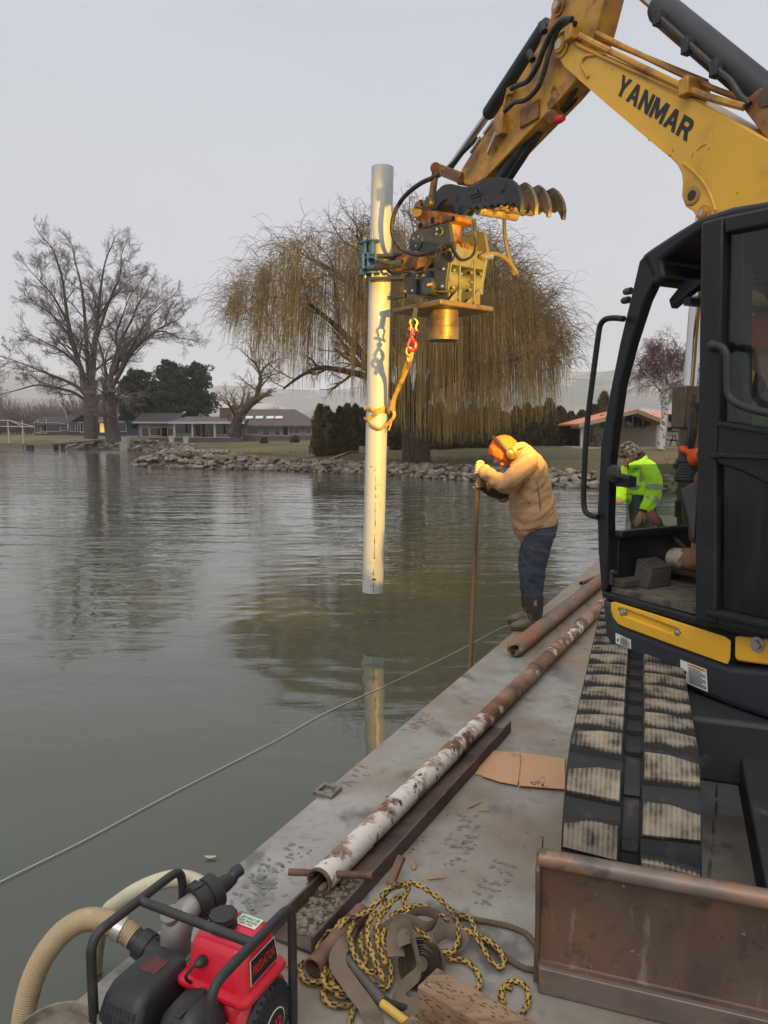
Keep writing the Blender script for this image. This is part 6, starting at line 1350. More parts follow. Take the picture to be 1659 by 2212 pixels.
# hoses on the driver
def dh(path, off, r, mt=m_hose): q = MB(); q.tube(smoothpath([dl(a, b_, off) for a, b_ in path], 7), r, 8); q.build('hydraulic_hose', mt, drv)
m_hose_tan = mat('olive_hose', S(112, 96, 60), .55, var=.2, vscale=8)  # olive tan hose, paler than the black ones
dh([(900, -60), (800, 40), (735, 120), (640, 195), (510, 255), (400, 345), (335, 450), (312, 560), (335, 650), (395, 715), (480, 745), (560, 735), (640, 700), (700, 672), (750, 680)], -.10, .0215)
dh([(600, 742), (650, 690), (710, 680), (745, 720), (790, 780), (840, 775), (880, 740), (898, 690), (885, 610), (872, 500)], -.05, .011)
dh([(720, 690), (760, 760), (800, 785), (860, 760), (890, 700), (893, 620), (884, 500)], -.02, .011)
dh([(590, 750), (560, 800), (530, 860), (480, 875), (420, 865), (330, 875), (285, 855), (275, 830), (300, 815)], -.08, .013)
dh([(590, 740), (575, 790), (545, 850), (510, 880), (470, 868)], -.05, .011)
q = MB(); q.tube([P3(-.05, .40, nf(900, 770).z), P3(-.05, .52, nf(900, 752).z)], [.022, .026], 10); q.build('hose_fitting', m_zinc, drv)
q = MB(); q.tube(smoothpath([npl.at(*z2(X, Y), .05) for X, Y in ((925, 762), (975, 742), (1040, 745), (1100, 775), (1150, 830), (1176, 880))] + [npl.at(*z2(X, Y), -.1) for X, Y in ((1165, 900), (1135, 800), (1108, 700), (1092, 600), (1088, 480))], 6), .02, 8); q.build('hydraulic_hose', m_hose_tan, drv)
q = MB(); rg = random.Random(8)
for k in range(8):
    a = dl(rg.uniform(560, 760), rg.uniform(660, 720), -.1); q.tube([a, a + dA * rg.uniform(-.1, .1) - UP * rg.uniform(.03, .16) + dB * rg.uniform(-.1, .1)], .004, 5)
q.build('cable_ties', m_rubber, drv, kind='stuff')
# ---- shackle, hook, sling
zA = lambda X, Y: (777.6 + .1693 * X, 576 + .1693 * Y)
YS = 7.12
m_gold = mat('zinc_plated_gold', S(196, 166, 96), .4, metal=.6, var=.2, vscale=30)
h0 = ony(*zA(680, 700), YS)
shk = thing('bow_shackle', h0, 'gold bow shackle under the driver plate above the red hook', 'shackle')
q = MB(); q.tube(smoothpath([ony(*zA(X, Y), YS) for X, Y in ((640, 815), (652, 760), (636, 710), (655, 680), (690, 668), (722, 690), (730, 720), (712, 770), (722, 815))], 5), .011, 8); q.build('bow', m_gold, shk)
q = MB(); q.tube([ony(*zA(612, 790), YS), ony(*zA(745, 825), YS)], .012, 8); q.build('shackle_pin', m_red, shk)
q = MB(); a = ony(*zA(685, 690), YS); q.bar(a, Vector((a.x + .02, a.y + .02, zN - .04)), .05, .02, dA); q.build('lug_plate', m_drv, drv, bevel=.004)
hk = thing('lifting_hook', ony(*zA(655, 1060), YS), 'bright red lifting hook hanging beside the rusty drive cap', 'hook')
q = MB(); q.tube(smoothpath([ony(*zA(X, Y), YS) for X, Y in ((672, 780), (668, 850), (660, 905), (690, 950), (706, 1000), (690, 1050), (655, 1070), (625, 1050), (610, 1010))], 5), [.013] * 8 + [.016] * 8 + [.021] * 9 + [.019] * 8 + [.016] * 4 + [.011] * 4, 10); q.build('hook_body', m_red, hk)
q = MB(); q.tube(smoothpath([ony(*zA(X, Y), YS) for X, Y in ((655, 900), (630, 950), (608, 1000))], 4), .012, 8); q.tube([ony(*zA(642, 870), YS), ony(*zA(690, 870), YS)], .02, 8); q.build('hook_latch', m_red, hk)
m_sling = mat('yellow_webbing', S(186, 150, 74), .85, var=.2, vscale=10, layers=[(S(128, 98, 54), 9, .5, .64)], bump=[(60, .4, .004)])
sl = thing('rope_sling', axp(885), 'yellow webbing sling wrapped round the pile and up to the red hook', 'sling')
q = MB()
for k in range(2):
    c = ony(*zA(625 - k * 8, 1080 + k * 80), YS + .02 * k); q.tube([c + Vector((math.cos(t) * (.008 + .018 * (k == 0)), math.sin(t) * .02 * k, math.sin(t) * .038)) for t in np.linspace(0, 2 * math.pi, 15)], .010, 7, False)
q.build('chain_link', m_gold, sl)
def sl_t(path, r, flat=.5): q = MB(); q.tube(smoothpath(path, 6), [(r, r * flat)] * ((len(path) - 1) * 6 + 1), 10, side=(1, .3, 0)); q.build('strand', m_sling, sl)
sl_t([ony(*zA(X, Y), yv) for X, Y, yv in ((655, 1090, 7.15), (640, 1200, 7.2), (600, 1300, 7.3), (545, 1430, 7.4), (480, 1570, 7.5), (430, 1700, 7.58), (395, 1830, 7.64))], .025)
sl_t([ony(*zA(X, Y), yv) for X, Y, yv in ((605, 1170, 7.18), (575, 1280, 7.28), (530, 1400, 7.4), (480, 1540, 7.5), (440, 1700, 7.6), (420, 1850, 7.66))], .018)
def round_pile(pxys, r, seg=6, flat=.42):   # (pixel x, pixel y) on the near side; 'b' entries pass behind
    P_ = []
    for e_ in pxys:
        if len(e_) == 2: p = on_pile(*e_); c = axp(e_[1]); v = p - c; v.z = 0; P_.append(Vector((c.x, c.y, p.z)) + v.normalized() * (.112 + r * flat))
        else: c = axp(e_[1]); P_.append(Vector((c.x + math.sin(e_[2]) * (.118 + r * flat), c.y + math.cos(e_[2]) * (.118 + r * flat), c.z)))
    q = MB(); S_ = smoothpath(P_, seg); q.tube(S_, [(r, r * flat)] * len(S_), 10, side=(0, 0, 1)); q.build('wrap', m_sling, sl)
round_pile([(840, 884), (828, 883), (812, 888), (800, 884), (792, 882), (0, 884, -1.7), (0, 886, -.8), (0, 888, 0), (0, 888, .8), (0, 886, 1.6), (838, 885)], .022)
round_pile([(840, 893), (825, 888), (810, 896), (796, 906), (0, 905, -1.7), (0, 903, -.8), (0, 900, 0), (0, 896, .8), (0, 893, 1.6), (840, 892)], .020)
q = MB(); S_ = smoothpath([on_pile(795, 906), on_pile(803, 918) + Vector((0, -.02, 0)), on_pile(820, 926) + Vector((0, -.04, 0)), ony(835, 918, 7.66), ony(848, 905, 7.66), ony(852, 893, 7.66), ony(845, 882, 7.66), ony(838, 888, 7.66)], 6); q.tube(S_, [(.020, .009)] * len(S_), 10, side=(0, 0, 1)); q.build('loose_loop', m_sling, sl)
q = MB(); S_ = smoothpath([ony(844, 906, 7.66), ony(843, 918, 7.66), ony(840, 930, 7.66)], 4); q.tube(S_, [.014] * 5 + [.008] * 4, 8); q.build('loose_end', m_sling, sl)
# ================================================================== THINGS LYING ON THE DECK
m_rustpipe = bpy.data.materials.new('flaking_painted_pipe'); m_rustpipe.use_nodes = True
nt = m_rustpipe.node_tree; b = nt.nodes['Principled BSDF']; tcn = nt.nodes.new('ShaderNodeTexCoord')
def nz_(sc, st=(1, 1, 1), dt=9, rgh=.65):
    mp = nt.nodes.new('ShaderNodeMapping'); mp.inputs['Scale'].default_value = st; nt.links.new(tcn.outputs['Object'], mp.inputs[0]); n = nt.nodes.new('ShaderNodeTexNoise'); n.inputs['Scale'].default_value = sc; n.inputs['Detail'].default_value = dt; n.inputs['Roughness'].default_value = rgh; nt.links.new(mp.outputs[0], n.inputs['Vector']); return n.outputs['Fac']
def mrn(s, a, c, d, f_): m = nt.nodes.new('ShaderNodeMapRange'); m.inputs['From Min'].default_value = a; m.inputs['From Max'].default_value = c; m.inputs['To Min'].default_value = d; m.inputs['To Max'].default_value = f_; nt.links.new(s, m.inputs['Value']); return m.outputs[0]
def mt_(op, s, t): m = nt.nodes.new('ShaderNodeMath'); m.operation = op; [nt.links.new(v, m.inputs[i]) if hasattr(v, 'node') else setattr(m.inputs[i], 'default_value', v) for i, v in enumerate((s, t))]; return m.outputs[0]
def mixc(f_, a, c): m = nt.nodes.new('ShaderNodeMix'); m.data_type = 'RGBA'; nt.links.new(f_, m.inputs[0]); [nt.links.new(v, m.inputs[6 + i]) if hasattr(v, 'node') else setattr(m.inputs[6 + i], 'default_value', (*v, 1)) for i, v in enumerate((a, c))]; return m.outputs[2]
dt = nt.nodes.new('ShaderNodeVectorMath'); dt.operation = 'DOT_PRODUCT'; dt.inputs[1].default_value = bu; nt.links.new(tcn.outputs['Object'], dt.inputs[0])
wear = mrn(dt.outputs['Value'], .3, 2.2, -.015, .15)
rustf = mrn(mt_('ADD', nz_(7), wear), .52, .60, 0, 1); rust = mixc(mrn(nz_(14), .4, .6, 0, 1), S(128, 84, 60), S(88, 60, 48)); far_ = mixc(mrn(nz_(3.5), .5, .62, 0, 1), rust, S(150, 122, 100))
white = mixc(mrn(nz_(30, (1, 1, 1)), .62, .68, 0, 1), S(205, 198, 188), S(150, 104, 76)); dark = mixc(mrn(mt_('ADD', nz_(16), mt_('MULTIPLY', wear, .3)), .59, .63, 0, 1), white, S(70, 48, 38))
nt.links.new(mixc(rustf, dark, far_), b.inputs['Base Color']); b.inputs['Roughness'].default_value = .68
bn = nt.nodes.new('ShaderNodeBump'); bn.inputs['Distance'].default_value = .004; bn.inputs['Strength'].default_value = .6; nt.links.new(rustf, bn.inputs['Height']); nt.links.new(bn.outputs[0], b.inputs['Normal'])
m_rust = mat('rusty_steel', S(112, 82, 64), .7, var=.25, vscale=9, layers=[(S(80, 60, 50), 7, .48, .62), (S(142, 112, 90), 12, .6, .7)], bump=[(30, .4, .004)])
m_darksteel = mat('dark_rusty_channel', S(88, 72, 64), .6, var=.2, vscale=6, layers=[(S(58, 48, 44), 4, .48, .62), (S(112, 84, 66), 9, .6, .7)], bump=[(25, .3, .003)])
m_pipe2 = mat('mud_stained_pipe', S(118, 102, 88), .75, var=.2, vscale=4, layers=[(S(146, 94, 64), 2.4, .47, .62), (S(104, 96, 86), 5, .52, .64), (S(168, 148, 122), 9, .62, .68)], bump=[(18, .4, .005)])
m_claymud = mat('wet_clay', S(122, 112, 98), .85, var=.25, vscale=14, bump=[(24, .8, .01)])
# long flaking pipe with cross bar
pA = ond(688, 1906, .062); pu = (ond(1293, 1313, .062) - pA).normalized()
lpipe = thing('steel_pipe', pA, 'long flaking white and rust pipe with a cross bar, lying along the deck edge', 'pipe')
q = MB(); q.pipe(pA, pA + pu * 5.6, .048, .042, 36); q.build('pipe_body', m_rustpipe, lpipe, ang=50)
q = MB(); q.pipe(pA + pu * .002, pA + pu * .9, .0428, .0405, 36); q.pipe(pA - pu * .001, pA + pu * .012, .0486, .0415, 36); q.build('rusty_mouth', m_rust, lpipe, ang=50)
ps = Vector((pu.y, -pu.x, 0)).normalized(); xb0, xb1 = ond(613, 1893, .075), ond(795, 1901, .075)
q = MB(); xb0 += pu * .03; xb1 += pu * .03; q.pipe(xb0, xb0.lerp(xb1, .30), .0125, .009, 14); q.pipe(xb0.lerp(xb1, .53), xb1, .0125, .009, 14); q.build('cross_bar', m_rust, lpipe)
q = MB(); q.ball(pA + pu * .03 - UP * .033, (.014, .03, .008), 8, 5, (ps, pu, UP)); q.build('mud_plug', m_claymud, lpipe)
for d_, w in ((2.62, .012), (3.9, .02)):
    q = MB(); q.pipe(pA + pu * d_, pA + pu * (d_ + w * 5), .0515, .047, 30); q.build('pipe_collar', m_rust, lpipe)
# second pipe, end crushed
pB = ond(1110, 1403, .062); pu2 = (ond(1293, 1257, .062) - pB).normalized(); sp2 = Vector((pu2.y, -pu2.x, 0))
pip2 = thing('steel_pipe', pB, 'shorter mud stained pipe with a crushed end beside the man in the tan jacket', 'pipe')
q = MB(); rings = []
rg = random.Random(2)
for k, (d_, sx, sz, dz) in enumerate(((0, .6, .62, -.004), (.015, .97, .9, 0), (.05, 1, 1, 0), (4.2, 1, 1, 0))):
    rings.append([pB + pu2 * d_ + sp2 * (math.cos(a) * .061 * sx) + UP * (math.sin(a) * .061 * sz + dz) + pu2 * (.02 * math.sin(a * 2) if k == 0 else 0) for a in [2 * math.pi * i / 28 for i in range(28)]])
q.loft(rings, False); q.loft([rings[0], [pB + pu2 * .05 + (p - pB - pu2 * .02) * .5 for p in rings[0]], [pB + pu2 * .2 + (p - pB) * .4 for p in rings[0]]], False); q.build('pipe_body', m_pipe2, pip2, ang=60)
q = MB(); q.ball(pB + pu2 * .0 - UP * .022 - sp2 * .008, (.018, .012, .018), 8, 5); q.build('pipe_mouth', m_text, pip2)
# third pipe glimpsed behind
pC = ond(1255, 1260, .04); tp3 = thing('rod', pC, 'thin dark rod end beyond the second pipe by the deck edge', 'rod'); q = MB(); q.pipe(pC, pC + pu2 * 1.6 + sp2 * .3, .022, .017, 16); q.build('rod_body', m_rust, tp3)
pD = ond(1218, 1383 - 18, .03); 
# channel
ch0 = ond(677, 2066); cu_ = (ond(1104, 1582) - ch0); cu_.z = 0; cl = cu_.length; cu_.normalize(); cs = Vector((-cu_.y, cu_.x, 0)); CWD = .168
chan = thing('channel_beam', ch0, 'dark rusty steel channel lying under the flaking pipe', 'beam')
q = MB(); prf = [(0, .0), (0, .062), (.009, .062), (.011, .012), (CWD - .011, .012), (CWD - .009, .062), (CWD, .062), (CWD, .0)]
q.loft([[ch0 + cu_ * d_ + cs * a + UP * (h_ + .002) for a, h_ in prf] for d_ in (0, cl)]); q.build('channel_body', m_darksteel, chan, ang=30, bevel=.002)
q = MB(); rg = random.Random(5)
for k in range(230):
    d_ = rg.uniform(.05, .42); a = rg.uniform(.02, CWD - .02); r = rg.uniform(.002, .011) * (1.3 - d_); q.ball(ch0 + cu_ * d_ + cs * a + UP * (.014 + r * .2), (r * 1.3, r, r * .85), 7, 4)
q.build('clay_lumps', m_claymud, chan, kind='stuff')
# flattened cardboard
m_card = mat('corrugated_cardboard', S(186, 144, 108), .9, var=.08, vscale=8, layers=[(S(150, 108, 82), 4, .58, .66), (S(122, 88, 68), 8, .66, .70)], bump=[(70, .1, .001)])
card = thing('cardboard_sheet', ond(1120, 1665), 'torn flattened cardboard with boot marks by the left track', 'cardboard')
def sheet(px, h, t, name): q = MB(); q.prism([ond(a, c, h) for a, c in px], UP * t); return q.build(name, m_card, card, bevel=.001, ang=0)
sheet([(1026, 1673), (1040, 1650), (1062, 1622), (1220, 1640), (1220, 1700), (1120, 1690)], .004, .004, 'lower_sheet')
sheet([(1040, 1677), (1052, 1655), (1066, 1626), (1122, 1626), (1124, 1650), (1118, 1697), (1080, 1690)], .010, .005, 'upper_flap'); sheet([(1124, 1627), (1220, 1640), (1221, 1706), (1121, 1698), (1127, 1655)], .012, .005, 'upper_flap')
q = MB(); c = ond(1165, 1700 - 8, .0175)
for k in range(26): a = rg.uniform(0, 6.28); r = .045 * math.sqrt(rg.random()); q.box(c + bu * math.sin(a) * r * .6 + br * math.cos(a) * r, (.009 * rg.uniform(.5, 1.3), .007, .0008), (bu, br, UP))
q.build('boot_mark', mat('mud_print', S(112, 78, 58), .9), card, ang=0, kind='stuff')
# ---- rope heap
def z9(X, Y): return (633.6 + .2778 * X, 1872.1 + .2778 * Y)
m_ry = mat('yellow_rope_yarn', S(176, 142, 66), .85, var=.25, vscale=20, layers=[(S(112, 92, 60), 9, .48, .66)]); m_rb = mat('black_rope_yarn', S(46, 40, 32), .9, var=.2, vscale=20)
def rope(name, path, parent, r=.0085, n=8, pitch=.0085, plain=None):
    S_ = smoothpath(path, 14); L = [0.0]
    for a, c in zip(S_[:-1], S_[1:]): L.append(L[-1] + (c - a).length)
    m_ = max(4, int(L[-1] / pitch)); pts = []; i = 0
    for k in range(m_ + 1):
        t = L[-1] * k / m_
        while i < len(L) - 2 and L[i + 1] < t: i += 1
        f_ = (t - L[i]) / max(1e-9, L[i + 1] - L[i]); pts.append(S_[i].lerp(S_[i + 1], min(1, f_)))
    q = MB(); q.tube(pts, [r * (1 + (.09 if k % 2 else -.05)) for k in range(m_ + 1)], n); o = wloc(parent); me = q.mesh(name, o, 0)
    me.polygons.foreach_set('use_smooth', [True] * len(me.polygons)); me.materials.append(plain or m_ry); me.materials.append(m_rb)
    if not plain:
        mi = [0] * len(me.polygons)
        for k in range(m_):
            for i_ in range(n):
                if (k + 2 * i_) % 4 in (0,) or ((k - 2 * i_) % 8 == 1): mi[k * n + i_] = 1
        me.polygons.foreach_set('material_index', mi)
    ob = link(bpy.data.objects.new(name, me)); ob.parent = parent; return ob
rp_ = thing('rope_heap', ond(*z9(700, 600)), 'heap of yellow and black braided rope in loose loops', 'rope')
def rz(lst, r=.0085): return rope('rope_loop', [ond(*z9(a, c), h_) for a, c, h_ in lst], rp_, r)
rz([(830, 150, .09), (760, 170, .10), (690, 240, .10), (600, 330, .09), (500, 385, .08), (400, 405, .06), (340, 470, .05), (315, 560, .04), (330, 610, .02)])
rz([(870, 130, .10), (790, 140, .115), (710, 200, .12), (640, 290, .11), (540, 370, .09), (420, 400, .075), (370, 470, .06), (355, 560, .04), (350, 610, .02)])
rz([(850, 150, .10), (900, 160, .09), (860, 260, .08), (900, 370, .075), (960, 480, .07), (1030, 550, .06), (1100, 620, .05), (1180, 670, .04), (1240, 660, .035), (1275, 600, .04), (1285, 500, .05), (1265, 410, .06), (1210, 330, .07), (1120, 240, .08), (1000, 160, .09), (900, 120, .10)])
rz([(880, 330, .08), (960, 305, .07), (1060, 325, .06), (1150, 380, .05), (1250, 450, .045), (1350, 500, .04), (1430, 540, .035), (1540, 590, .03), (1620, 680, .025), (1640, 750, .02), (1600, 785, .015), (1550, 750, .02), (1490, 660, .03), (1440, 570, .05), (1410, 480, .05), (1370, 400, .05), (1280, 370, .06), (1200, 320, .06)])
rz([(480, 430, .07), (440, 500, .075), (450, 600, .07), (480, 690, .065), (530, 770, .06), (600, 820, .05), (650, 810, .05)])
rz([(640, 360, .09), (590, 430, .10), (580, 540, .10), (600, 640, .09), (640, 740, .085), (680, 830, .07), (705, 895, .06)])
rz([(720, 260, .09), (680, 360, .09), (655, 480, .09), (655, 590, .08), (690, 690, .07), (720, 760, .06)])
rz([(860, 220, .08), (780, 260, .085), (720, 340, .085), (660, 420, .08), (640, 520, .07), (660, 640, .06)])
rz([(860, 330, .08), (780, 370, .085), (720, 460, .08), (690, 560, .075), (740, 640, .07), (760, 560, .07), (720, 480, .06)])
rz([(540, 520, .05), (520, 600, .05), (560, 690, .045), (560, 780, .04), (600, 880, .03), (660, 940, .025), (740, 930, .02), (760, 800, .03), (730, 700, .05)])
rz([(330, 505, .035), (250, 515, .03), (195, 590, .025), (190, 690, .02), (225, 760, .02), (285, 780, .02), (300, 850, .02), (310, 930, .03)])
rz([(75, 740, .01), (50, 790, .01), (80, 870, .01), (150, 905, .01), (230, 880, .015), (270, 800, .03)])
rz([(260, 790, .03), (230, 850, .035), (250, 920, .035), (330, 950, .035), (420, 955, .03), (470, 960, .03)])
rz([(300, 850, .02), (300, 930, .025), (350, 1000, .02), (430, 1010, .015), (500, 980, .012)])
rz([(260, 900, .02), (230, 980, .015), (260, 1050, .01), (350, 1085, .01), (440, 1075, .01), (520, 1010, .012)])
rz([(500, 1050, .01), (470, 1100, .01), (450, 1170, .01), (440, 1240, .01)])
rz([(1190, 715, .02), (1290, 720, .012), (1380, 760, .01), (1440, 840, .01), (1450, 910, .01), (1425, 960, .01)])
rz([(1700, 950, .01), (1640, 930, .01), (1610, 1000, .01), (1640, 1060, .01)])
l2 = thing('rope_piece', ond(1118, 2150), 'short looped end of yellow braided rope lying beside the dozer blade', 'rope'); z6 = lambda X, Y: (518.4 + .4166 * X, 1613 + .4166 * Y)
rope('rope_loop', [ond(*z6(a, c), .010) for a, c in ((1355, 1305), (1365, 1250), (1410, 1218), (1460, 1225), (1490, 1260), (1495, 1320), (1470, 1370), (1440, 1400))], l2, .0085)
m_ropedull = mat('muddy_rope', S(98, 82, 62), .95, var=.25, vscale=30, bump=[(120, .6, .003)])
l3 = thing('muddy_rope', ond(*z6(1400, 950)), 'dull brown rope running from the heap under the dozer blade', 'rope')
rope('rope_run', [ond(*z6(a, c), .010) for a, c in ((1130, 880), (1210, 895), (1320, 915), (1420, 940), (1490, 975), (1535, 1030), (1600, 1080))], l3, .009, plain=m_ropedull); rope('rope_run', [ond(*z6(a, c), .010) for a, c in ((1270, 1000), (1340, 1060), (1420, 1120), (1480, 1150), (1540, 1160), (1600, 1180))], l3, .009, plain=m_ropedull)
# ---- grey webbing strap
m_strap = mat('grey_webbing', S(112, 98, 82), .9, var=.15, vscale=10, layers=[(S(84, 72, 60), 5, .52, .66)], bump=[(160, .35, .002)])
stp = thing('webbing_strap', ond(*z9(850, 650)), 'wide grey webbing strap rolled and folded among the rope', 'strap')
def strap(lst, w, side, name='strap_run'): q = MB(); S_ = smoothpath([ond(*z9(a, c), h_) for a, c, h_ in lst], 7); q.tube(S_, [(w, .0022)] * len(S_), 8, side=side); return q.build(name, m_strap, stp, ang=60)
strap([(440, 470, .05), (400, 580, .055), (345, 690, .06), (360, 790, .06), (420, 880, .05), (490, 980, .035), (560, 1070, .02), (610, 1160, .012), (640, 1260, .01)], .026, (1, .3, 0))
strap([(680, 520, .07), (780, 440, .085), (900, 420, .09), (1010, 470, .08), (1090, 450, .07), (1120, 390, .07), (1060, 350, .08), (960, 350, .085), (900, 390, .07)], .022, (0, .25, 1))
strap([(800, 700, .07), (790, 560, .09), (820, 470, .115), (890, 470, .125), (930, 560, .12), (960, 680, .11), (985, 800, .095), (970, 830, .08), (930, 870, .06), (860, 930, .03), (815, 1010, .012), (850, 1080, .012), (930, 1090, .03), (985, 1050, .05)], .026, (1, .15, 0))
strap([(870, 610, .1), (855, 560, .11), (880, 520, .115), (920, 540, .11)], .02, (1, .3, 0))
strap([(1100, 560, .05), (1190, 500, .05), (1290, 530, .04), (1330, 600, .03), (1250, 670, .02), (1180, 640, .03)], .022, (.2, .5, .8))
q = MB(); c = ond(*z9(1000, 760), .045); ax_ = (Vector((-.25, -.75, .62))).normalized(); e1 = ax_.orthogonal().normalized(); e2 = ax_.cross(e1)
sp_ = [c + (e1 * math.cos(t) + e2 * math.sin(t)) * (.020 + .00082 * t + .0012 * math.sin(t * 1.7)) for t in np.linspace(0, 10 * 2 * math.pi, 260)]; q.tube(sp_, [(.022, .0020)] * len(sp_), 6, side=ax_); q.build('strap_roll', m_strap, stp, ang=60)
# ---- pole with yellow shaft among the rope
m_ydull = mat('yellow_fibreglass', S(204, 168, 78), .6, var=.15, vscale=9); m_pole = mat('scuffed_dark_sleeve', S(86, 80, 74), .6, var=.3, vscale=8, layers=[(S(56, 52, 50), 7, .5, .62)])
tl = thing('tool_handle', ond(*z9(640, 950)), 'dark sleeved tool handle with yellow shaft under the grey strap', 'tool')
q = MB(); q.tube([ond(*z9(420, 720), .045), ond(*z9(540, 870), .035), ond(*z9(700, 1050), .022)], [.0175, .017, .016], 14); q.build('sleeve', m_pole, tl)
q = MB(); q.tube([ond(*z9(690, 1062), .022), ond(*z9(960, 1270), .016)], .0125, 12); q.build('shaft', m_ydull, tl)
q = MB(); q.tube(smoothpath([ond(*z9(690, 1020), .03), ond(*z9(780, 1070), .02), ond(*z9(900, 1105), .014)], 4), .009, 8); q.build('cord', m_rubber, tl)
sp3 = thing('short_pipe', ond(*z9(160, 760), .03), 'short rusty pipe beside the near end of the channel', 'pipe'); q = MB(); a = ond(*z9(150, 790), .032); q.pipe(a, a + pu * .30, .030, .025, 24); q.build('pipe_body', m_rust, sp3)
# ---- timbers
m_tim = mat('weathered_timber', S(138, 112, 86), .85, var=.2, vscale=6, layers=[(S(104, 82, 62), 5, .48, .62, (.7, 4, 4)), (S(160, 134, 106), 6, .60, .70, (.7, 4, 4))], bump=[(9, .5, .006, (.6, 6, 6)), (40, .2, .002)])
def beam(name, a, c, w, h, label, top):
    a, c = Vector(a), Vector(c); d = (c - a).normalized(); sd = Vector((d.y, -d.x, 0)); o = thing(name, a, label, 'timber')
    q = MB(); q.box((a + c) / 2 - UP * h / 2, ((c - a).length, w, h), (d, sd, UP)); ob = q.build('timber_body', m_tim, o, bevel=.004)
    q = MB(); rg = random.Random(3)
    for k in range(64):
        t = rg.uniform(.02, .98); s_ = rg.uniform(-.42, .42) * w; p = a.lerp(c, t) + sd * s_ + UP * .0004; q.box(p, (rg.uniform(.006, .013), .0022, .001), (d, sd, UP))
        p2 = a.lerp(c, t) + sd * (w / 2 + .0004) - UP * h * rg.uniform(.1, .9); q.box(p2, (rg.uniform(.006, .013), .001, .0022), (d, sd, UP))
    q.build('incising_cuts', mat('timber_cut', S(70, 54, 42), .9), ob, ang=0, kind='stuff'); return o
tA = ond(923, 2109, .165); tB_ = ond(1160, 2245, .165)
beam('timber_post', tA, tB_, .092, .092, 'square weathered timber post at the front edge above another block', .165)
bk0 = ond(900, 2195, .072); beam('timber_block', bk0 + Vector((-.06, -.04, 0)), bk0 + Vector((.2, -.30, 0)), .14, .07, 'lower timber block under the square post', .07)
# ---- loose bits
m_chip = mat('split_wood', S(168, 138, 104), .9, var=.25, vscale=20)
stk = thing('wood_stake', ond(838, 1890), 'split brown stake standing against the channel', 'stake'); q = MB(); q.bar(ond(842, 1912, .02), ond(868, 1850, .085), .03, .022); q.build('stake_body', m_rust, stk, bevel=.004)
for k, (a, c, w, lb) in enumerate((((922, 1899), (963, 1894), .008, 'pale wood splinter on the deck above the rope heap'), ((893, 1877), (897, 1860), .012, 'small pale wood chip beside the stake'), ((1010, 1745), (1040, 1730), .006, 'thin twig below the cardboard'), ((1030, 1752), (1062, 1750), .004, 'thin straw stalk below the cardboard'), ((610, 2085), (640, 2080), .02, 'flat wood offcut below the near end of the channel'), ((768, 1650), (795, 1660), .005, 'bent grey twig near the deck eye'))):
    o = thing('wood_chip', ond(*a), lb, 'wood chip', 'splinters lying on the deck'); q = MB(); p, r = ond(*a, .006), ond(*c, .006); q.loft([[p + (Vector((0, 0, 1)) * math.sin(t) + br * math.cos(t)) * w * s_ for t in (0, 1.57, 3.14, 4.71)] for p, s_ in ((p, .4), (p.lerp(r, .4), 1), (r, .3))]); q.build('splinter', m_chip, o, ang=20)
lf = onz(455, 1853, .006); q = MB(); q.loft([[lf + Vector((math.cos(t) * .03 * s_, math.sin(t) * .012 * s_, .004 + .006 * math.cos(t) ** 2)) for t in np.linspace(0, 5.6, 10)] for s_ in (.05, .6, 1.0)]); o = q.build('floating_leaf', mat('pale_leaf', S(176, 166, 146), .7), ang=60); tag(o, 'single pale leaf floating on the calm water', 'leaf')
# ---- measuring line over the water
pts = [onz(-160, 1990, .008), onz(0, 1905, .008), onz(180, 1816, .008), onz(365, 1717, .008), onz(600, 1597, .008), onz(700, 1541, .008), onz(830, 1482, .008), onz(940, 1430, .06), onz(1010, 1395, .16), onz(1070, 1362, .34), ond(1112, 1345, .015)]
q = MB(); q.tube(smoothpath(pts, 8), [.0030] * 48 + [.0018] * 33, 6); o = q.build('string_line', mat('white_twine', S(186, 184, 172), .9), org=pts[0]); tag(o, 'thin white string line stretched low over the water', 'line')
# ================================================================== WATER PUMP
P0 = ond(308, 1929, .4)
def pp(s_, r_, h_): return Vector((P0.x, P0.y, ZD)) + bu * s_ + br * r_ + UP * h_
m_tank = mat('red_tank_enamel', S(206, 26, 48), .35, var=.06, vscale=8, coat=.25)
m_engred = mat('red_shroud_enamel', S(196, 30, 44), .4, var=.12, vscale=10, layers=[(S(120, 30, 34), 12, .64, .72)])
m_pblk = mat('pump_black_plastic', S(38, 38, 40), .5, var=.15, vscale=12, layers=[(S(60, 57, 54), 10, .58, .70)], bump=[(140, .2, .001)])
m_frame = mat('pump_frame_black', S(44, 43, 43), .5, var=.15, vscale=14, layers=[(S(66, 61, 57), 12, .56, .68)])
m_alu = mat('cast_aluminium', S(150, 148, 144), .5, metal=.55, var=.12, vscale=16, bump=[(90, .25, .002)])
pump = thing('water_pump', pp(.02, .2, 0), 'red engine water pump in a black tube frame at the deck edge', 'pump')
def ptube(pts, r, name, m_, n=12, sm=6, **k): q = MB(); S_ = smoothpath([pp(*p) for p in pts], sm) if sm else [pp(*p) for p in pts]; q.tube(S_, r, n); return q.build(name, m_, pump, **k)
for r_ in (.015, .39):
    base = [(-.19, r_, .02), (-.192, r_, .15), (-.192, r_, .34), (-.186, r_, .378), (-.165, r_, .397), (-.12, r_, .40), (0, r_, .40), (.09, r_, .40), (.122, r_, .392), (.137, r_, .365), (.139, r_, .30), (.139, r_, .12), (.136, r_, .05), (.12, r_, .022), (.06, r_, .016), (-.1, r_, .016), (-.17, r_, .016)]
    ptube(base, .0125, 'frame_hoop', m_frame)
ptube([(-.028, .015, .40), (-.030, .39, .40)], .012, 'frame_crossbar', m_frame, sm=0)
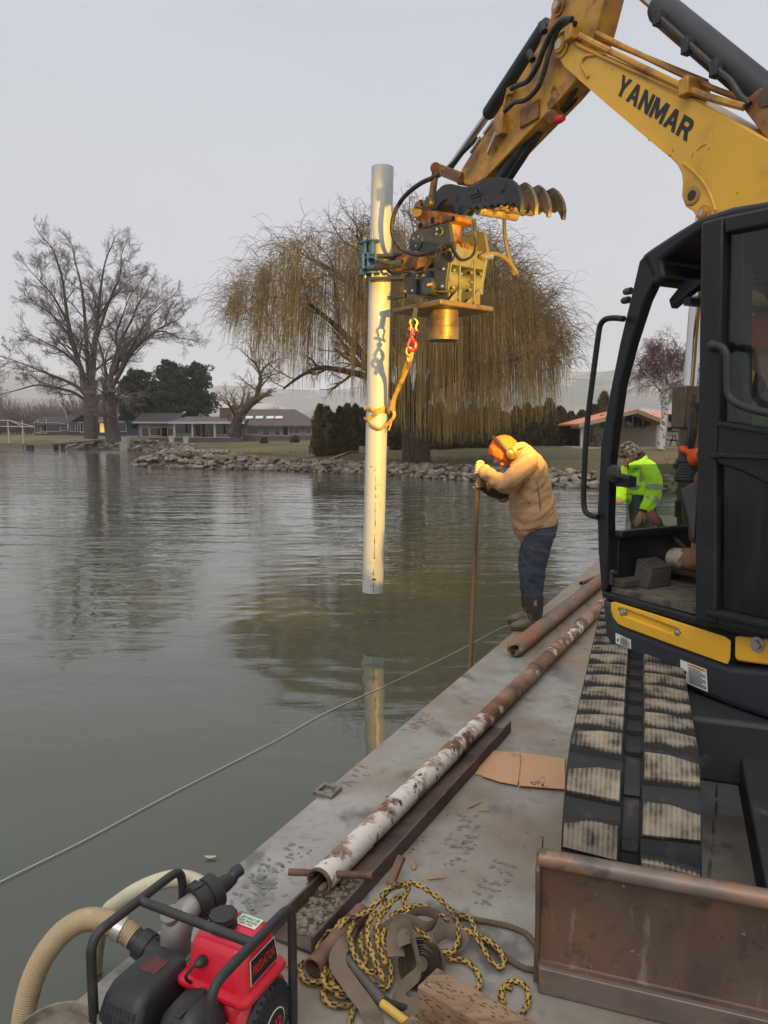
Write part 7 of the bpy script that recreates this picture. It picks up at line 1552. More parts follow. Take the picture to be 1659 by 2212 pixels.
for s_ in (-.12, .1): ptube([(s_, .02, .02), (s_, .39, .02)], .011, 'frame_foot', m_frame, sm=0)
def rrect(s0, s1, r0, r1, h_, rad, n=6):
    out = []
    for (cs_, cr_, a0) in ((s1 - rad, r1 - rad, 0), (s0 + rad, r1 - rad, 90), (s0 + rad, r0 + rad, 180), (s1 - rad, r0 + rad, 270)):
        for k in range(n + 1): a = R(a0 + 90 * k / n); out.append(pp(cs_ + rad * math.cos(a), cr_ + rad * math.sin(a), h_))
    return out
q = MB(); q.loft([rrect(-.045, .112, .175, .368, .225, .03), rrect(-.062, .13, .158, .385, .236, .03), rrect(-.064, .132, .156, .387, .243, .03), rrect(-.062, .13, .158, .385, .250, .03), rrect(-.044, .116, .174, .370, .256, .03), rrect(-.032, .110, .184, .362, .335, .032), rrect(-.024, .104, .192, .354, .353, .03), rrect(-.006, .088, .21, .336, .360, .022)])
tank = q.build('fuel_tank', m_tank, pump, ang=50, bevel=0)
q = MB(); c = pp(.036, .245, .358); prof = [(0, .036), (.010, .036), (.012, .026), (.016, .030), (.018, .0345), (.036, .0345), (.041, .028), (.0405, .012)]
rings = [[c + UP * h_ + bu * (math.cos(a) * rr * (1 + (.06 * (math.cos(a * 8) > .2) if .016 <= h_ <= .037 else 0))) + br * (math.sin(a) * rr * (1 + (.06 * (math.cos(a * 8) > .2) if .016 <= h_ <= .037 else 0))) for a in [2 * math.pi * i / 48 for i in range(48)]] for h_, rr in prof]
q.loft(rings); q.build('fuel_cap', m_pblk, tank, ang=40)
# tank stickers: fuel notice (read from the far side) and maker plate
def quad_on(parent, cs4, m_, name, off): q = MB(); n_ = (cs4[1] - cs4[0]).cross(cs4[3] - cs4[0]).normalized(); q.prism([p + n_ * off for p in cs4], n_ * .0007); return q.build(name, m_, parent, ang=0), n_
m_green = mat('green_print', S(70, 150, 90), .5); m_redp = mat('red_print', S(190, 40, 48), .5); m_lab = mat('white_sticker', S(214, 216, 208), .5)
A_ = [pp(.094, .330, .3602), pp(.094, .235, .3602), pp(.058, .235, .3602), pp(.058, .330, .3602)]
A_ = [pp(.058, .338, .3595), pp(.098, .338, .3575), pp(.098, .262, .3575), pp(.058, .262, .3595)]
lab = [pp(.096, .330, .3605), pp(.096, .262, .3605), pp(.056, .262, .3605), pp(.056, .330, .3605)]
ob, n_ = quad_on(tank, [lab[0], lab[1], lab[2], lab[3]] if True else A_, m_lab, 'fuel_sticker', .0012)
L_ = lambda u, v: (lab[0].lerp(lab[1], u)).lerp(lab[3].lerp(lab[2], u), v) + UP * .0028
text_mesh('sticker_text', '(NO E85)', L_(.2, .92), L_(.8, .92), L_(.2, .70), m_redp, ob, .0, 0, .02) if False else None
text_mesh('sticker_text', 'USE CLEAN FUEL', L_(.06, .40), L_(.94, .40), L_(.06, .12), m_green, ob, .0, 0, .03)
text_mesh('sticker_text', 'GASOLINE ONLY', L_(.06, .68), L_(.94, .68), L_(.06, .46), m_green, ob, .0, 0, .03)
text_mesh('sticker_text', '(NO E85)', L_(.2, .94), L_(.8, .94), L_(.2, .74), m_redp, ob, .0, 0, .03)
sl_ = lambda s_, h_: pp(s_, .370 - (h_ - .256) / .079 * .008 + .0012, h_)
pl4 = [sl_(-.018, .268), sl_(.100, .268), sl_(.094, .330), sl_(-.012, .330)]
pb4, n_ = quad_on(tank, pl4, m_lab, 'maker_plate', .0003); i4 = [pl4[0].lerp(pl4[2], .03), pl4[1].lerp(pl4[3], .03), pl4[2].lerp(pl4[0], .03), pl4[3].lerp(pl4[1], .03)]
pi_, n_ = quad_on(pb4, i4, m_text, 'plate_face', .0012)
Lp_ = lambda u, v: (i4[0].lerp(i4[1], u)).lerp(i4[3].lerp(i4[2], u), v) + n_ * .0022
text_mesh('plate_lettering', 'PREDATOR', Lp_(.06, .30), Lp_(.94, .30), Lp_(.06, .72), m_redp, pb4, .0, 0, .03)
# engine shroud and recoil
q = MB(); q.box(pp(.03, .27, .13), (.17, .16, .2), (bu, br, UP)); q.build('engine_block', m_engred, pump, bevel=.02)
q = MB(); c = pp(.045, .30, .13); q.lathe([(0, .105), (.045, .112), (.06, .108), (.068, .10)], c, br, 40); shr = q.build('engine_shroud', m_engred, pump)
q = MB(); q.box(pp(.03, .31, .235), (.10, .07, .05), (bu, br, UP)); q.build('shroud_neck', m_engred, pump, bevel=.012)
c2 = pp(.045, .362, .13)
q = MB(); q.lathe([(0, .098), (.012, .098), (.026, .088), (.034, .060), (.036, .044), (.036, .001)], c2, br, 40); rec = q.build('recoil_starter', m_pblk, pump)
q = MB()
for k in range(28):
    a = 2 * math.pi * k / 28; d_ = bu * math.cos(a) + UP * math.sin(a); t_ = -bu * math.sin(a) + UP * math.cos(a); q.bar(c2 + br * .029 + d_ * .062, c2 + br * .019 + d_ * .092, .007, .010, br)
q.build('cooling_fins', m_text, rec, ang=0, kind='stuff')
q = MB(); q.lathe([(.0352, .040), (.0372, .040), (.0372, .0365)], c2, br, 32); q.build('logo_ring', m_lab, rec)
q = MB(); q.lathe([(.0365, .0368), (.0380, .0368), (.0380, .001)], c2, br, 32); q.build('logo_disc', m_text, rec)
lg = lambda s_, h_: c2 + br * .0386 + bu * s_ + UP * h_
text_mesh('logo_text', '212', lg(-.024, -.012), lg(.024, -.012), lg(-.024, .014), m_redp, rec, .0, .0006, .04)
# air filter
q = MB(); q.loft([rrect(-.185, -.055, .20, .335, .085, .03), rrect(-.19, -.05, .195, .34, .11, .03), rrect(-.19, -.05, .195, .34, .18, .035), rrect(-.180, -.055, .205, .33, .235, .04), rrect(-.16, -.07, .225, .31, .262, .035), rrect(-.14, -.09, .245, .29, .268, .02)]); af = q.build('air_filter_cover', m_pblk, pump, ang=50)
q = MB(); q.loft([rrect(-.18, -.06, .205, .33, .02, .02), rrect(-.18, -.06, .205, .33, .085, .02)]); q.build('air_filter_base', m_pblk, pump)
q = MB(); q.bar(pp(-.19, .268, .12), pp(-.06, .268, .272), .03, .006, br) if False else q.box(pp(-.122, .268, .267), (.10, .02, .006), (bu, br, UP)); q.build('cover_rib', m_pblk, af, bevel=.002)
m_tag = mat('pale_pink_sticker', S(214, 196, 192), .5)
f4 = [pp(-.1915, .212, .155), pp(-.1915, .262, .155), pp(-.187, .262, .205), pp(-.187, .212, .205)][::-1]
f4 = [pp(-.1905, .285, .182), pp(-.1905, .235, .182), pp(-.181, .235, .232), pp(-.181, .285, .232)]; f4 = [f4[1], f4[0], f4[3], f4[2]]
s4, n_ = quad_on(af, f4, m_tag, 'filter_sticker', .0016 if (f4[1] - f4[0]).cross(f4[3] - f4[0]).dot(-bu) > 0 else -.0016); F4 = lambda u, v: (f4[0].lerp(f4[1], u)).lerp(f4[3].lerp(f4[2], u), v) - bu * .0045
for k, w in enumerate(('IMPORTANT', 'CLEAN', 'AIR FILTER', 'REGULARLY')): text_mesh('sticker_text', w, F4(.12, .78 - .21 * k), F4(.88, .78 - .21 * k), F4(.12, .92 - .21 * k), m_redp, s4, .0, 0, .02)
g4 = [pp(-.17, .3405, .17), pp(-.075, .3405, .17), pp(-.075, .3395, .205), pp(-.17, .3395, .205)]; s5, n_ = quad_on(af, g4, m_tag, 'service_sticker', .0016)
G4 = lambda u, v: (g4[0].lerp(g4[1], u)).lerp(g4[3].lerp(g4[2], u), v) + br * .0036
for k, w in enumerate(('NEVER RUN ENGINE INDOORS', 'WITHOUT FRESH AIR', 'OR CLEAN OIL')): text_mesh('sticker_text', w, G4(.05, .68 - .3 * k), G4(.95, .68 - .3 * k), G4(.05, .90 - .3 * k), m_redp, s5, .0, 0, .02)
# muffler guard with slots
q = MB(); q.loft([rrect(-.195, -.045, .035, .165, .09, .025), rrect(-.205, -.035, .03, .17, .11, .025), rrect(-.205, -.015, .03, .17, .205, .028), rrect(-.188, .0, .035, .165, .245, .028), rrect(-.168, -.0, .042, .158, .266, .025), rrect(-.15, -.01, .055, .145, .272, .02)]); mu = q.build('muffler_guard', m_pblk, pump, ang=50)
n1 = (pp(-.205, .1, .205) - pp(-.188, .1, .245)); up_ = -n1.normalized(); outn = br.cross(up_).normalized()
if outn.dot(-bu) < 0: outn = -outn
q = MB()
for j in range(2):
    for k in range(8):
        p = pp(-.205, .055 + k * .0135, .205) + up_ * (.008 + .024 * j) + outn * .0006; q.tube([p - up_ * .008, p + up_ * .008], [(.0034, .0012)] * 2, 8, side=br)
q.build('guard_slots', m_text, mu, ang=0, kind='stuff')
q = MB(); q.box(pp(-.07, .10, .2725), (.055, .055, .003), (bu, br, UP)); q.build('faded_red_patch', mat('faded_red', S(96, 46, 46), .6, var=.3, vscale=30, layers=[(S(50, 44, 44), 20, .5, .62)]), mu, bevel=.001)
q = MB(); c = pp(-.212, .09, .13); q.lathe([(0, .022), (.006, .024), (.008, .016)], c, -bu, 16); q.build('exhaust_port', m_alu, mu)
# pump housing, elbow, couplings
q = MB(); q.lathe([(0, .075), (.02, .085), (.08, .085), (.10, .06)], pp(.07, .02, .11), br, 30); q.box(pp(.07, .05, .19), (.10, .10, .02), (bu, br, UP)); hou = q.build('pump_housing', m_alu, pump, bevel=.003)
for s_, r_ in ((.025, .01), (.025, .09), (.115, .01), (.115, .09)):
    q = MB(); q.lathe([(0, .010), (.002, .010), (.002, .007), (.011, .007)], pp(s_, r_, .20), UP, 6); q.build('flange_bolt', m_zinc, hou)
q = MB(); q.tube([pp(*p) for p in ((.066, .05, .2), (.066, .05, .235), (.07, .052, .268), (.085, .056, .292), (.11, .063, .306), (.14, .07, .312))], [.040, .042, .044, .042, .036, .034], 20); el = q.build('outlet_elbow', m_alu, pump)
q = MB(); q.lathe([(0, .022), (.02, .022), (.021, .029), (.028, .029), (.028, .02)], pp(.058, .052, .30), (UP * .9 - bu * .3), 18); q.build('priming_port', m_alu, el)
q = MB(); q.tube([pp(.068, .016, .235), pp(.07, .012, .262)], .006, 8); q.build('casting_rib', m_alu, el)
def coupling(a, c, r, name):
    a, c = pp(*a), pp(*c); d = c - a; L = d.length; d.normalize(); q = MB(); q.lathe([(0, r * .8), (0, r), (L * .42, r), (L * .46, r * .92), (L * .5, r * .92), (L * .52, r), (L * .94, r * .96), (L, r * .8)], a, d, 24)
    sd = d.orthogonal().normalized(); u2 = d.cross(sd)
    for k in range(8): an = k * math.pi / 4; v = sd * math.cos(an) + u2 * math.sin(an); q.bar(a + v * r + d * L * .05, a + v * r + d * L * .42, r * .16, r * .14, v)
    return q.build(name, m_pblk, pump)
coupling((.125, .067, .309), (.205, .088, .318), .052, 'outlet_coupling')
q = MB(); a = pp(.205, .088, .318); d = (pp(.205, .088, .318) - pp(.13, .068, .31)).normalized(); q.tube([a, a + d * .028, a + d * .055, a + d * .06], [.026, .024, .018, .016], 14); q.tube([a + d * .05 + UP * .0, a + d * .062 + UP * .012, a + d * .085 + UP * .012], [.017, .019, .018], 12); q.build('cam_lever_cap', m_pblk, pump)
coupling((.066, -.005, .165), (.062, -.085, .19), .043, 'suction_coupling')
q = MB(); q.tube([pp(.062, -.085, .19), pp(.058, -.125, .203)], [.031, .03], 16); q.build('hose_tail', m_pblk, pump)
m_hosetan = mat('ribbed_suction_hose', S(168, 148, 112), .55, var=.12, vscale=8, layers=[(S(128, 114, 88), 4, .54, .7), (S(196, 184, 156), 5, .6, .7)])
m_hosepale = mat('pale_discharge_hose', S(192, 186, 160), .5, var=.1, vscale=10)
def ribbed(name, pts, r, m_, label, pitch, amp=.08):
    S_ = smoothpath(pts, 16); L = [0.0]
    for a, c in zip(S_[:-1], S_[1:]): L.append(L[-1] + (c - a).length)
    n = int(L[-1] / (pitch / 4)); P_ = []; i = 0
    for k in range(n + 1):
        t = L[-1] * k / n
        while i < len(L) - 2 and L[i + 1] < t: i += 1
        P_.append(S_[i].lerp(S_[i + 1], min(1, (t - L[i]) / max(1e-9, L[i + 1] - L[i]))))
    q = MB(); q.tube(P_, [r * (1 + amp * math.sin(k * math.pi / 2)) for k in range(n + 1)], 18); o = q.build(name, m_, org=pts[0], ang=80); tag(o, label, 'hose', 'hoses of the pump'); return o
h1 = [pp(.060, -.10, .197), pp(.056, -.135, .212), pp(.04, -.20, .232), pp(.015, -.26, .228), pp(-.02, -.315, .185), pp(-.06, -.36, .10), pp(-.09, -.385, -.02), pp(-.11, -.39, -.18), pp(-.115, -.375, -.36), pp(-.11, -.36, -.55)]
so = ribbed('suction_hose', h1, .0315, m_hosetan, 'thick tan ribbed hose arching over the edge into the lake', .0075, .05)
q = MB(); a, c = h1[1], h1[1].lerp(h1[2], .35); q.pipe(a, c, .0355, .033, 24); q.build('hose_clamp', m_zinc, so)
def z5(X, Y): return (.4166 * X, 1814.5 + .4166 * Y)
h2 = [pp(.185, .07, .335)] + [ond(*z5(X, Y), h_) for X, Y, h_ in ((1060, 240, .335), (980, 208, .33), (900, 200, .31), (800, 225, .27), (700, 270, .21), (620, 322, .13), (560, 372, .03), (520, 470, -.12), (502, 580, -.28), (496, 700, -.46), (494, 800, -.6))]
ribbed('discharge_hose', h2, .0235, m_hosepale, 'pale ribbed hose curving behind the pump frame to the lake', .0115, .09)
# throttle cable, plug lead, small knob, starter grip
q = MB(); q.tube(smoothpath([pp(-.05, .21, .245), pp(-.075, .215, .275), pp(-.085, .225, .30), pp(-.06, .235, .315)], 5), .0045, 8); q.build('spark_lead', m_rubber, pump)
q = MB(); q.ball(pp(-.045, .238, .312), (.022, .016, .013), 10, 7, (bu, br, UP)); q.build('lead_boot', m_pblk, pump)
q = MB(); q.lathe([(0, .012), (.03, .012), (.034, .009)], pp(-.03, .345, .10), br, 12); q.build('choke_knob', m_alu, pump)
q = MB(); q.box(pp(.02, .35, .25), (.06, .02, .012), (bu, br, UP)); q.build('starter_grip', m_engred, pump, bevel=.004)
q = MB(); q.box(pp(.0, .2, .035), (.26, .34, .02), (bu, br, UP)); q.build('mounting_plate', m_frame, pump, bevel=.004)
# ---- mortar bucket
bc_ = ond(118, 2240, .19); m_bkt = mat('mud_caked_bucket', S(128, 122, 108), .8, var=.25, vscale=10, layers=[(S(96, 88, 76), 9, .5, .62)])
bkt = thing('bucket', Vector((bc_.x, bc_.y, ZD)), 'mud caked bucket filled with sandy soil at the lower left corner', 'bucket')
q = MB(); q.lathe([(0, .082), (.185, .104), (.19, .109), (.196, .109), (.197, .100), (.17, .097)], Vector((bc_.x, bc_.y, ZD)), UP, 32); q.build('bucket_body', m_bkt, bkt)
q = MB(); rg = random.Random(12)
rings = []
for j in range(7):
    rr = .098 * (1 - j / 6.2); rings.append([Vector((bc_.x + math.cos(a) * rr, bc_.y + math.sin(a) * rr, ZD + .172 + .02 * j / 6 + rg.uniform(-.004, .006))) for a in [2 * math.pi * i / 26 for i in range(26)]])
q.loft(rings); q.build('soil', m_claymud, bkt, ang=60)
# ================================================================== PEOPLE
tex_wr = bpy.data.textures.new('wrinkles', 'CLOUDS'); tex_wr.noise_scale = .065; tex_wr.noise_depth = 2
tex_fold = bpy.data.textures.new('creases', 'CLOUDS'); tex_fold.noise_scale = .16; tex_fold.noise_depth = 1
tex_fine = bpy.data.textures.new('fine_wrinkles', 'CLOUDS'); tex_fine.noise_scale = .035; tex_fine.noise_depth = 2
def blob(q, name, m_, parent, voxel=.010, smooth=6, disp=0.0, tex=None, label=None, fold=None):
    """one continuous skin over the overlapping shapes in q"""
    o = wloc(parent); me = q.mesh(name, o, 0); tmp = bpy.data.objects.new('form', me); COL.objects.link(tmp)
    r = tmp.modifiers.new('r', 'REMESH'); r.mode = 'VOXEL'; r.voxel_size = voxel
    s_ = tmp.modifiers.new('s', 'SMOOTH'); s_.factor = .5; s_.iterations = smooth
    if disp: d = tmp.modifiers.new('d', 'DISPLACE'); d.texture = tex or tex_wr; d.strength = disp; d.mid_level = .5; d.texture_coords = 'LOCAL'
    ax = None
    if fold:      # long creases along a direction: (direction, strength)
        ax = link(bpy.data.objects.new('crease_axis', None)); ax.rotation_euler = Vector(fold[0]).to_track_quat('Z', 'Y').to_euler(); ax.scale = (.45, .45, 2.6)
        d = tmp.modifiers.new('f', 'DISPLACE'); d.texture = tex_fold; d.strength = fold[1]; d.mid_level = .5; d.texture_coords = 'OBJECT'; d.texture_coords_object = ax
    bpy.context.view_layer.update(); dg = bpy.context.evaluated_depsgraph_get()
    m2 = bpy.data.meshes.new_from_object(tmp.evaluated_get(dg)); bpy.data.objects.remove(tmp); m2.name = name
    if ax: bpy.data.objects.remove(ax)
    m2.polygons.foreach_set('use_smooth', [True] * len(m2.polygons)); m2.materials.clear(); m2.materials.append(m_)
    ob = link(bpy.data.objects.new(name, m2)); ob.parent = parent
    if label: ob['label'] = label
    return ob
def limb(q, pts, rad, n=14, side=None): S_ = smoothpath(pts, 4); rr = []; m_ = len(pts) - 1
for_rad = lambda rad, k: rad
def limb(q, pts, rad, n=14, side=None):
    S_ = smoothpath(pts, 4); m_ = len(S_) - 1; x_ = [i * 4 for i in range(len(pts))]; tup = hasattr(rad[0], '__len__')
    rr = [(float(np.interp(k, x_, [r[0] for r in rad])), float(np.interp(k, x_, [r[1] for r in rad]))) if tup else float(np.interp(k, x_, rad)) for k in range(m_ + 1)]
    q.tube(S_, rr, n, side=side); q.ball(S_[0], rr[0][1] * .98 if tup else rr[0] * .98, 10, 7); q.ball(S_[-1], rr[-1][1] * .98 if tup else rr[-1] * .98, 10, 7)
def head_forms(q, c, f, u, s=1.0):
    """skull, jaw, nose, brow, lips and ears; f faces out of the face, u up through the crown"""
    c, f, u = Vector(c), Vector(f).normalized(), Vector(u).normalized(); sd = u.cross(f)
    q.ball(c + u * .02 * s, (.078 * s, .098 * s, .105 * s), 16, 12, (sd, f, u)); q.ball(c + f * .03 * s - u * .06 * s, (.058 * s, .062 * s, .065 * s), 14, 10, (sd, f, u))
    q.tube([c + f * .088 * s + u * .015 * s, c + f * .108 * s - u * .025 * s, c + f * .095 * s - u * .04 * s], [.010 * s, .017 * s, .012 * s], 8)
    for k in (-1, 1):
        q.ball(c + f * .085 * s + sd * .033 * s * k + u * .028 * s, (.026 * s, .012 * s, .008 * s), 8, 6, (sd, f, u)); q.ball(c + sd * .08 * s * k - u * .01 * s - f * .01 * s, (.010 * s, .022 * s, .033 * s), 8, 6, (sd, f, u)); q.ball(c + f * .07 * s + sd * .04 * s * k - u * .025 * s, (.022 * s, .018 * s, .02 * s), 8, 6, (sd, f, u))
    q.ball(c + f * .085 * s - u * .066 * s, (.024 * s, .010 * s, .010 * s), 8, 6, (sd, f, u))
def eyes(c, f, u, parent, s=1.0):
    c, f, u = Vector(c), Vector(f).normalized(), Vector(u).normalized(); sd = u.cross(f); q = MB()
    for k in (-1, 1): q.ball(c + f * .088 * s + sd * .033 * s * k + u * .012 * s, (.012 * s, .006 * s, .006 * s), 8, 6, (sd, f, u))
    q.build('eyes', m_eye_, parent, kind=None)
def grip_hand(q, ax0, ax1, palm_dir, r, wrist, thumb_up=True, size=1.0):
    """hand closed round a rod: palm on palm_dir side, four fingers of different length wrapping it, thumb across"""
    ax0, ax1 = Vector(ax0), Vector(ax1); a = (ax1 - ax0).normalized(); p = Vector(palm_dir); p = (p - a * p.dot(a)).normalized(); s_ = a.cross(p); c = (ax0 + ax1) / 2
    limb(q, [wrist, wrist.lerp(c + p * (r + .022), .55), c + p * (r + .020)], [.030 * size, .034 * size, .030 * size], 12)
    q.ball(c + p * (r + .018), (.044 * size, .022 * size, .036 * size), 12, 8, (a, p, s_))
    for k, ln in enumerate((2.5, 2.85, 2.7, 2.2)):
        o = c + a * (.031 - .0205 * k) * size; R_ = r + .010; pts = [o + (p * math.cos(t) + s_ * math.sin(t)) * R_ for t in np.linspace(.25, .25 + ln, 7)]
        q.tube([o + p * (r + .018) + s_ * .012] + pts, [.0115 * size] * 4 + [.0105 * size] * 2 + [.0095 * size, .008 * size], 9)
    pts = [c + p * (r + .02) - s_ * .02 + a * .02, c - s_ * (r + .018) + p * .006 + a * .035, c - s_ * (r + .010) - p * (r + .006) + a * .045, c - p * (r + .012) + s_ * .006 + a * .046]
    q.tube(pts, [.015 * size, .0135 * size, .012 * size, .010 * size], 9)
m_skin = mat('weathered_skin', S(196, 142, 118), .55, var=.08, vscale=20, sss=.1); m_eye_ = mat('eye_dark', S(30, 26, 24), .3)
m_jacket = mat('tan_duck_canvas', S(166, 132, 94), .9, var=.12, vscale=5, layers=[(S(136, 106, 78), 5, .54, .70), (S(106, 84, 64), 9, .64, .72)], bump=[(260, .2, .001), (12, .5, .010)])
m_jacket_seam = mat('canvas_seam', S(120, 94, 66), .9)
m_jacket_wet = mat('wet_dark_canvas', S(60, 54, 46), .7, var=.25, vscale=8, layers=[(S(150, 120, 84), 6, .58, .66)], bump=[(12, .5, .008)])
m_jeans = mat('worn_denim', S(48, 54, 66), .9, var=.15, vscale=6, layers=[(S(58, 60, 66), 3, .5, .64), (S(42, 50, 74), 5, .58, .68)], bump=[(14, .6, .012), (300, .2, .001)])
m_boot = mat('olive_rubber_boot', S(92, 86, 74), .6, var=.15, vscale=9, layers=[(S(70, 64, 56), 8, .5, .64)])
m_boot_dk = mat('brown_neoprene', S(48, 38, 34), .8, var=.1, vscale=12)
m_glove = mat('yellow_work_glove', S(206, 178, 116), .85, var=.12, vscale=16, layers=[(S(168, 136, 84), 14, .56, .68)], bump=[(60, .3, .002)])
m_glove2 = mat('soiled_glove', S(138, 116, 80), .85, var=.2, vscale=16, layers=[(S(70, 58, 46), 12, .5, .62)], bump=[(60, .3, .002)])
m_hood = mat('blaze_orange_knit', S(250, 92, 14), .85, var=.05, vscale=9, bump=[(180, .3, .002)])
m_orange_shirt = mat('orange_shirt', S(214, 84, 28), .9, var=.1, vscale=9)
m_sherpa = mat('collar_lining', S(158, 132, 98), .95, var=.1, vscale=30, bump=[(90, .6, .004)])
# ---- man with the probing pole
YM = 6.1
def M_(px, py, dy=0.0): return ony(px, py, YM + dy)
man = thing('person', Vector((M_(1145, 1350).x, YM, ZD)), 'man in tan canvas jacket and orange hood bending over a long pole', 'person')
hc = M_(1091, 977); hf, hu = Vector((-.83, -.06, -.56)), Vector((-.56, 0, .83))
tors = [M_(1156, 1136), M_(1153, 1110), M_(1148, 1080), M_(1146, 1045), M_(1146, 1012), M_(1136, 990), M_(1120, 978)]
q = MB(); head_forms(q, hc, hf, hu)
limb(q, [M_(1168, 1138), M_(1158, 1100), M_(1150, 1060), M_(1146, 1015), M_(1128, 985)], [(.15, .10), (.15, .11), (.17, .12), (.15, .10), (.06, .06)], 16, (0, 1, 0)); limb(q, [M_(1130, 990), M_(1108, 980)], [.06, .055])
for dy in (-.10, .10):
    sx = 0 if dy < 0 else -9; limb(q, [M_(1166, 1140, dy * .9), M_(1157 + sx, 1212, dy), M_(1154 + sx, 1284, dy), M_(1154 + sx, 1336, dy)], [.09, .065, .045, .04])
limb(q, [M_(1144, 1006, -.17), M_(1092, 1046, -.22), M_(1048, 1016, -.12)], [.055, .045, .032]); limb(q, [M_(1142, 1006, .17), M_(1080, 1068, .16), M_(1040, 1046, .02)], [.055, .045, .032])
body = blob(q, 'body', m_skin, man, .009, 4)
eyes(hc, hf, hu, body)
q = MB(); rj = [(.20, .185), (.21, .19), (.215, .185), (.215, .165), (.20, .125), (.14, .10), (.09, .085)]
limb(q, tors, rj, 22, (0, 1, 0))
limb(q, [M_(1140, 1002, -.16), M_(1118, 1022, -.215), M_(1092, 1046, -.225), M_(1068, 1034, -.18), M_(1047, 1017, -.12)], [.092, .086, .080, .068, .056], 16)
limb(q, [M_(1142, 1004, .16), M_(1110, 1040, .2), M_(1084, 1066, .18)], [.09, .085, .072], 16)
jk = blob(q, 'jacket', m_jacket, man, .008, 3, .012, fold=((1, .3, .75), .034))
q = MB()
for pth in ([M_(1106, 1147, -.13), M_(1130, 1146, -.185), M_(1160, 1139, -.205), M_(1190, 1130, -.16), M_(1204, 1124, -.06)], [M_(1150, 985, -.13), M_(1160, 1003, -.185), M_(1164, 1025, -.205), M_(1158, 1042, -.205)], [M_(1160, 1042, -.213), M_(1166, 1080, -.213), M_(1168, 1120, -.207)], [M_(1119, 1088, -.205), M_(1146, 1084, -.216)]): q.tube(smoothpath(pth, 5), .005, 6)
q.build('jacket_seams', m_jacket_seam, jk, kind='stuff')
q = MB(); limb(q, [M_(1088, 1064, .18), M_(1066, 1060, .12), M_(1043, 1046, .03)], [.070, .062, .050], 14); blob(q, 'wet_sleeve', m_jacket_wet, man, .009, 4, .014)
q = MB(); q.tube(smoothpath([M_(1112, 966, -.10), M_(1128, 962, -.06), M_(1136, 966, .02), M_(1128, 962, .1), M_(1112, 968, .12)], 5), [.03] * 21, 10); q.tube(smoothpath([M_(1112, 966, -.10), M_(1108, 984, -.105), M_(1106, 1000, -.08)], 4), .024, 10); blob(q, 'collar', m_sherpa, jk, .008, 4, .006, tex_fine)
q = MB(); limb(q, [M_(1157, 1120), M_(1158, 1146)], [(.19, .165), (.185, .15)], 20, (0, 1, 0)); blob(q, 'shirt_hem', m_orange_shirt, man, .01, 3, .01)
q = MB(); limb(q, [M_(1168, 1112), M_(1168, 1142), M_(1166, 1160)], [(.175, .132), (.178, .135), (.15, .12)], 18, (0, 1, 0))
for dy in (-.085, .095):
    sx = 0 if dy < 0 else -8; limb(q, [M_(1164, 1150, dy), M_(1159 + sx, 1188, dy), M_(1154 + sx, 1225, dy), M_(1153 + sx, 1258, dy), M_(1154 + sx, 1287, dy)], [.120, .114, .098, .086, .076], 16)
blob(q, 'jeans', m_jeans, man, .008, 3, .012, fold=((1, .5, -.35), .026))
for k, (dy, sx) in enumerate(((-.085, 0), (.13, -9))):
    c = lambda px, py: M_(px + sx, py, dy); g = Vector((c(1150, 1350).x, YM + dy, ZD)); q = MB()
    limb(q, [Vector((c(1154, 1310).x, YM + dy, ZD + .155)), g + Vector((.03, 0, .085)), g + Vector((.045, 0, .05))], [.070, .062, .055], 16)
    limb(q, [g + Vector((.05, 0, .048)), g + Vector((-.05, 0, .055)), g + Vector((-.12, 0, .042)), g + Vector((-.155, 0, .036))], [(.045, .045), (.048, .05), (.047, .038), (.036, .03)], 16, (0, 1, 0))
    bt = blob(q, 'boot', m_boot, man, .007, 4)
    q = MB(); q.tube([c(1154, 1285), Vector((c(1154, 1310).x, YM + dy, ZD + .15))], [.078, .073], 18); q.prism([Vector((c(1156, 1310).x + a * .045, YM + dy - .069, ZD + h_)) for a, h_ in ((-1, .17), (1, .17), (.8, .12), (0, .10), (-.8, .12))], (0, .02, 0)); q.build('boot_shaft', m_boot_dk, bt, bevel=.004)
    q = MB(); L_ = [(g.x + .085, .0), (g.x + .09, .022), (g.x - .17, .020), (g.x - .185, .010), (g.x - .17, .0)]; q.prism([Vector((a, g.y - .045, ZD + .001 + h_)) for a, h_ in L_], (0, .09, 0)); q.build('boot_sole', m_boot_dk, bt, bevel=.008)
    if k == 0:
        q = MB(); lo_ = M_(1156.5, 1303, dy - .081); q.box(lo_, (.022, .004, .026)); q.box(lo_ + Vector((0, -.001, -.022)), (.036, .004, .003)); q.box(lo_ + Vector((0, -.001, .024)), (.028, .004, .003)); q.build('boot_mark', mat('boot_logo', S(150, 132, 112), .7), bt, ang=0)
# hood (shell over crown, nape and cheeks), ear defenders
hu_, hf_ = hu.normalized(), hf.normalized(); hs_ = hu_.cross(hf_).normalized()
def hood_shell(c, f, u, s_, m_, parent, cut, name='hood', k=1.0):
    q = MB(); n, mm = 30, 22; rings = []
    for j in range(mm + 1):
        th = math.pi * j / mm * .80; rings.append([c + u * (math.cos(th) * .137 * k + .006) + (f * math.cos(p) * .128 * k + s_ * math.sin(p) * .106 * k) * max(math.sin(th), .01) * (1.0 if th < 1.57 else 1 + (th - 1.57) * .10) for p in [2 * math.pi * i / n for i in range(n)]])
    vs = [p for r in rings for p in r]; fs = []
    for j in range(mm):
        for i in range(n):
            a = (j * n + i, j * n + (i + 1) % n, (j + 1) * n + (i + 1) % n, (j + 1) * n + i); cen = sum((vs[x_] for x_ in a), Vector()) / 4 - c
            if cut(cen): fs.append(a)
    q.add(vs, fs); o = q.build(name, m_, parent, ang=0); o.data.polygons.foreach_set('use_smooth', [True] * len(o.data.polygons)); so = o.modifiers.new('s', 'SOLIDIFY'); so.thickness = .012; return o
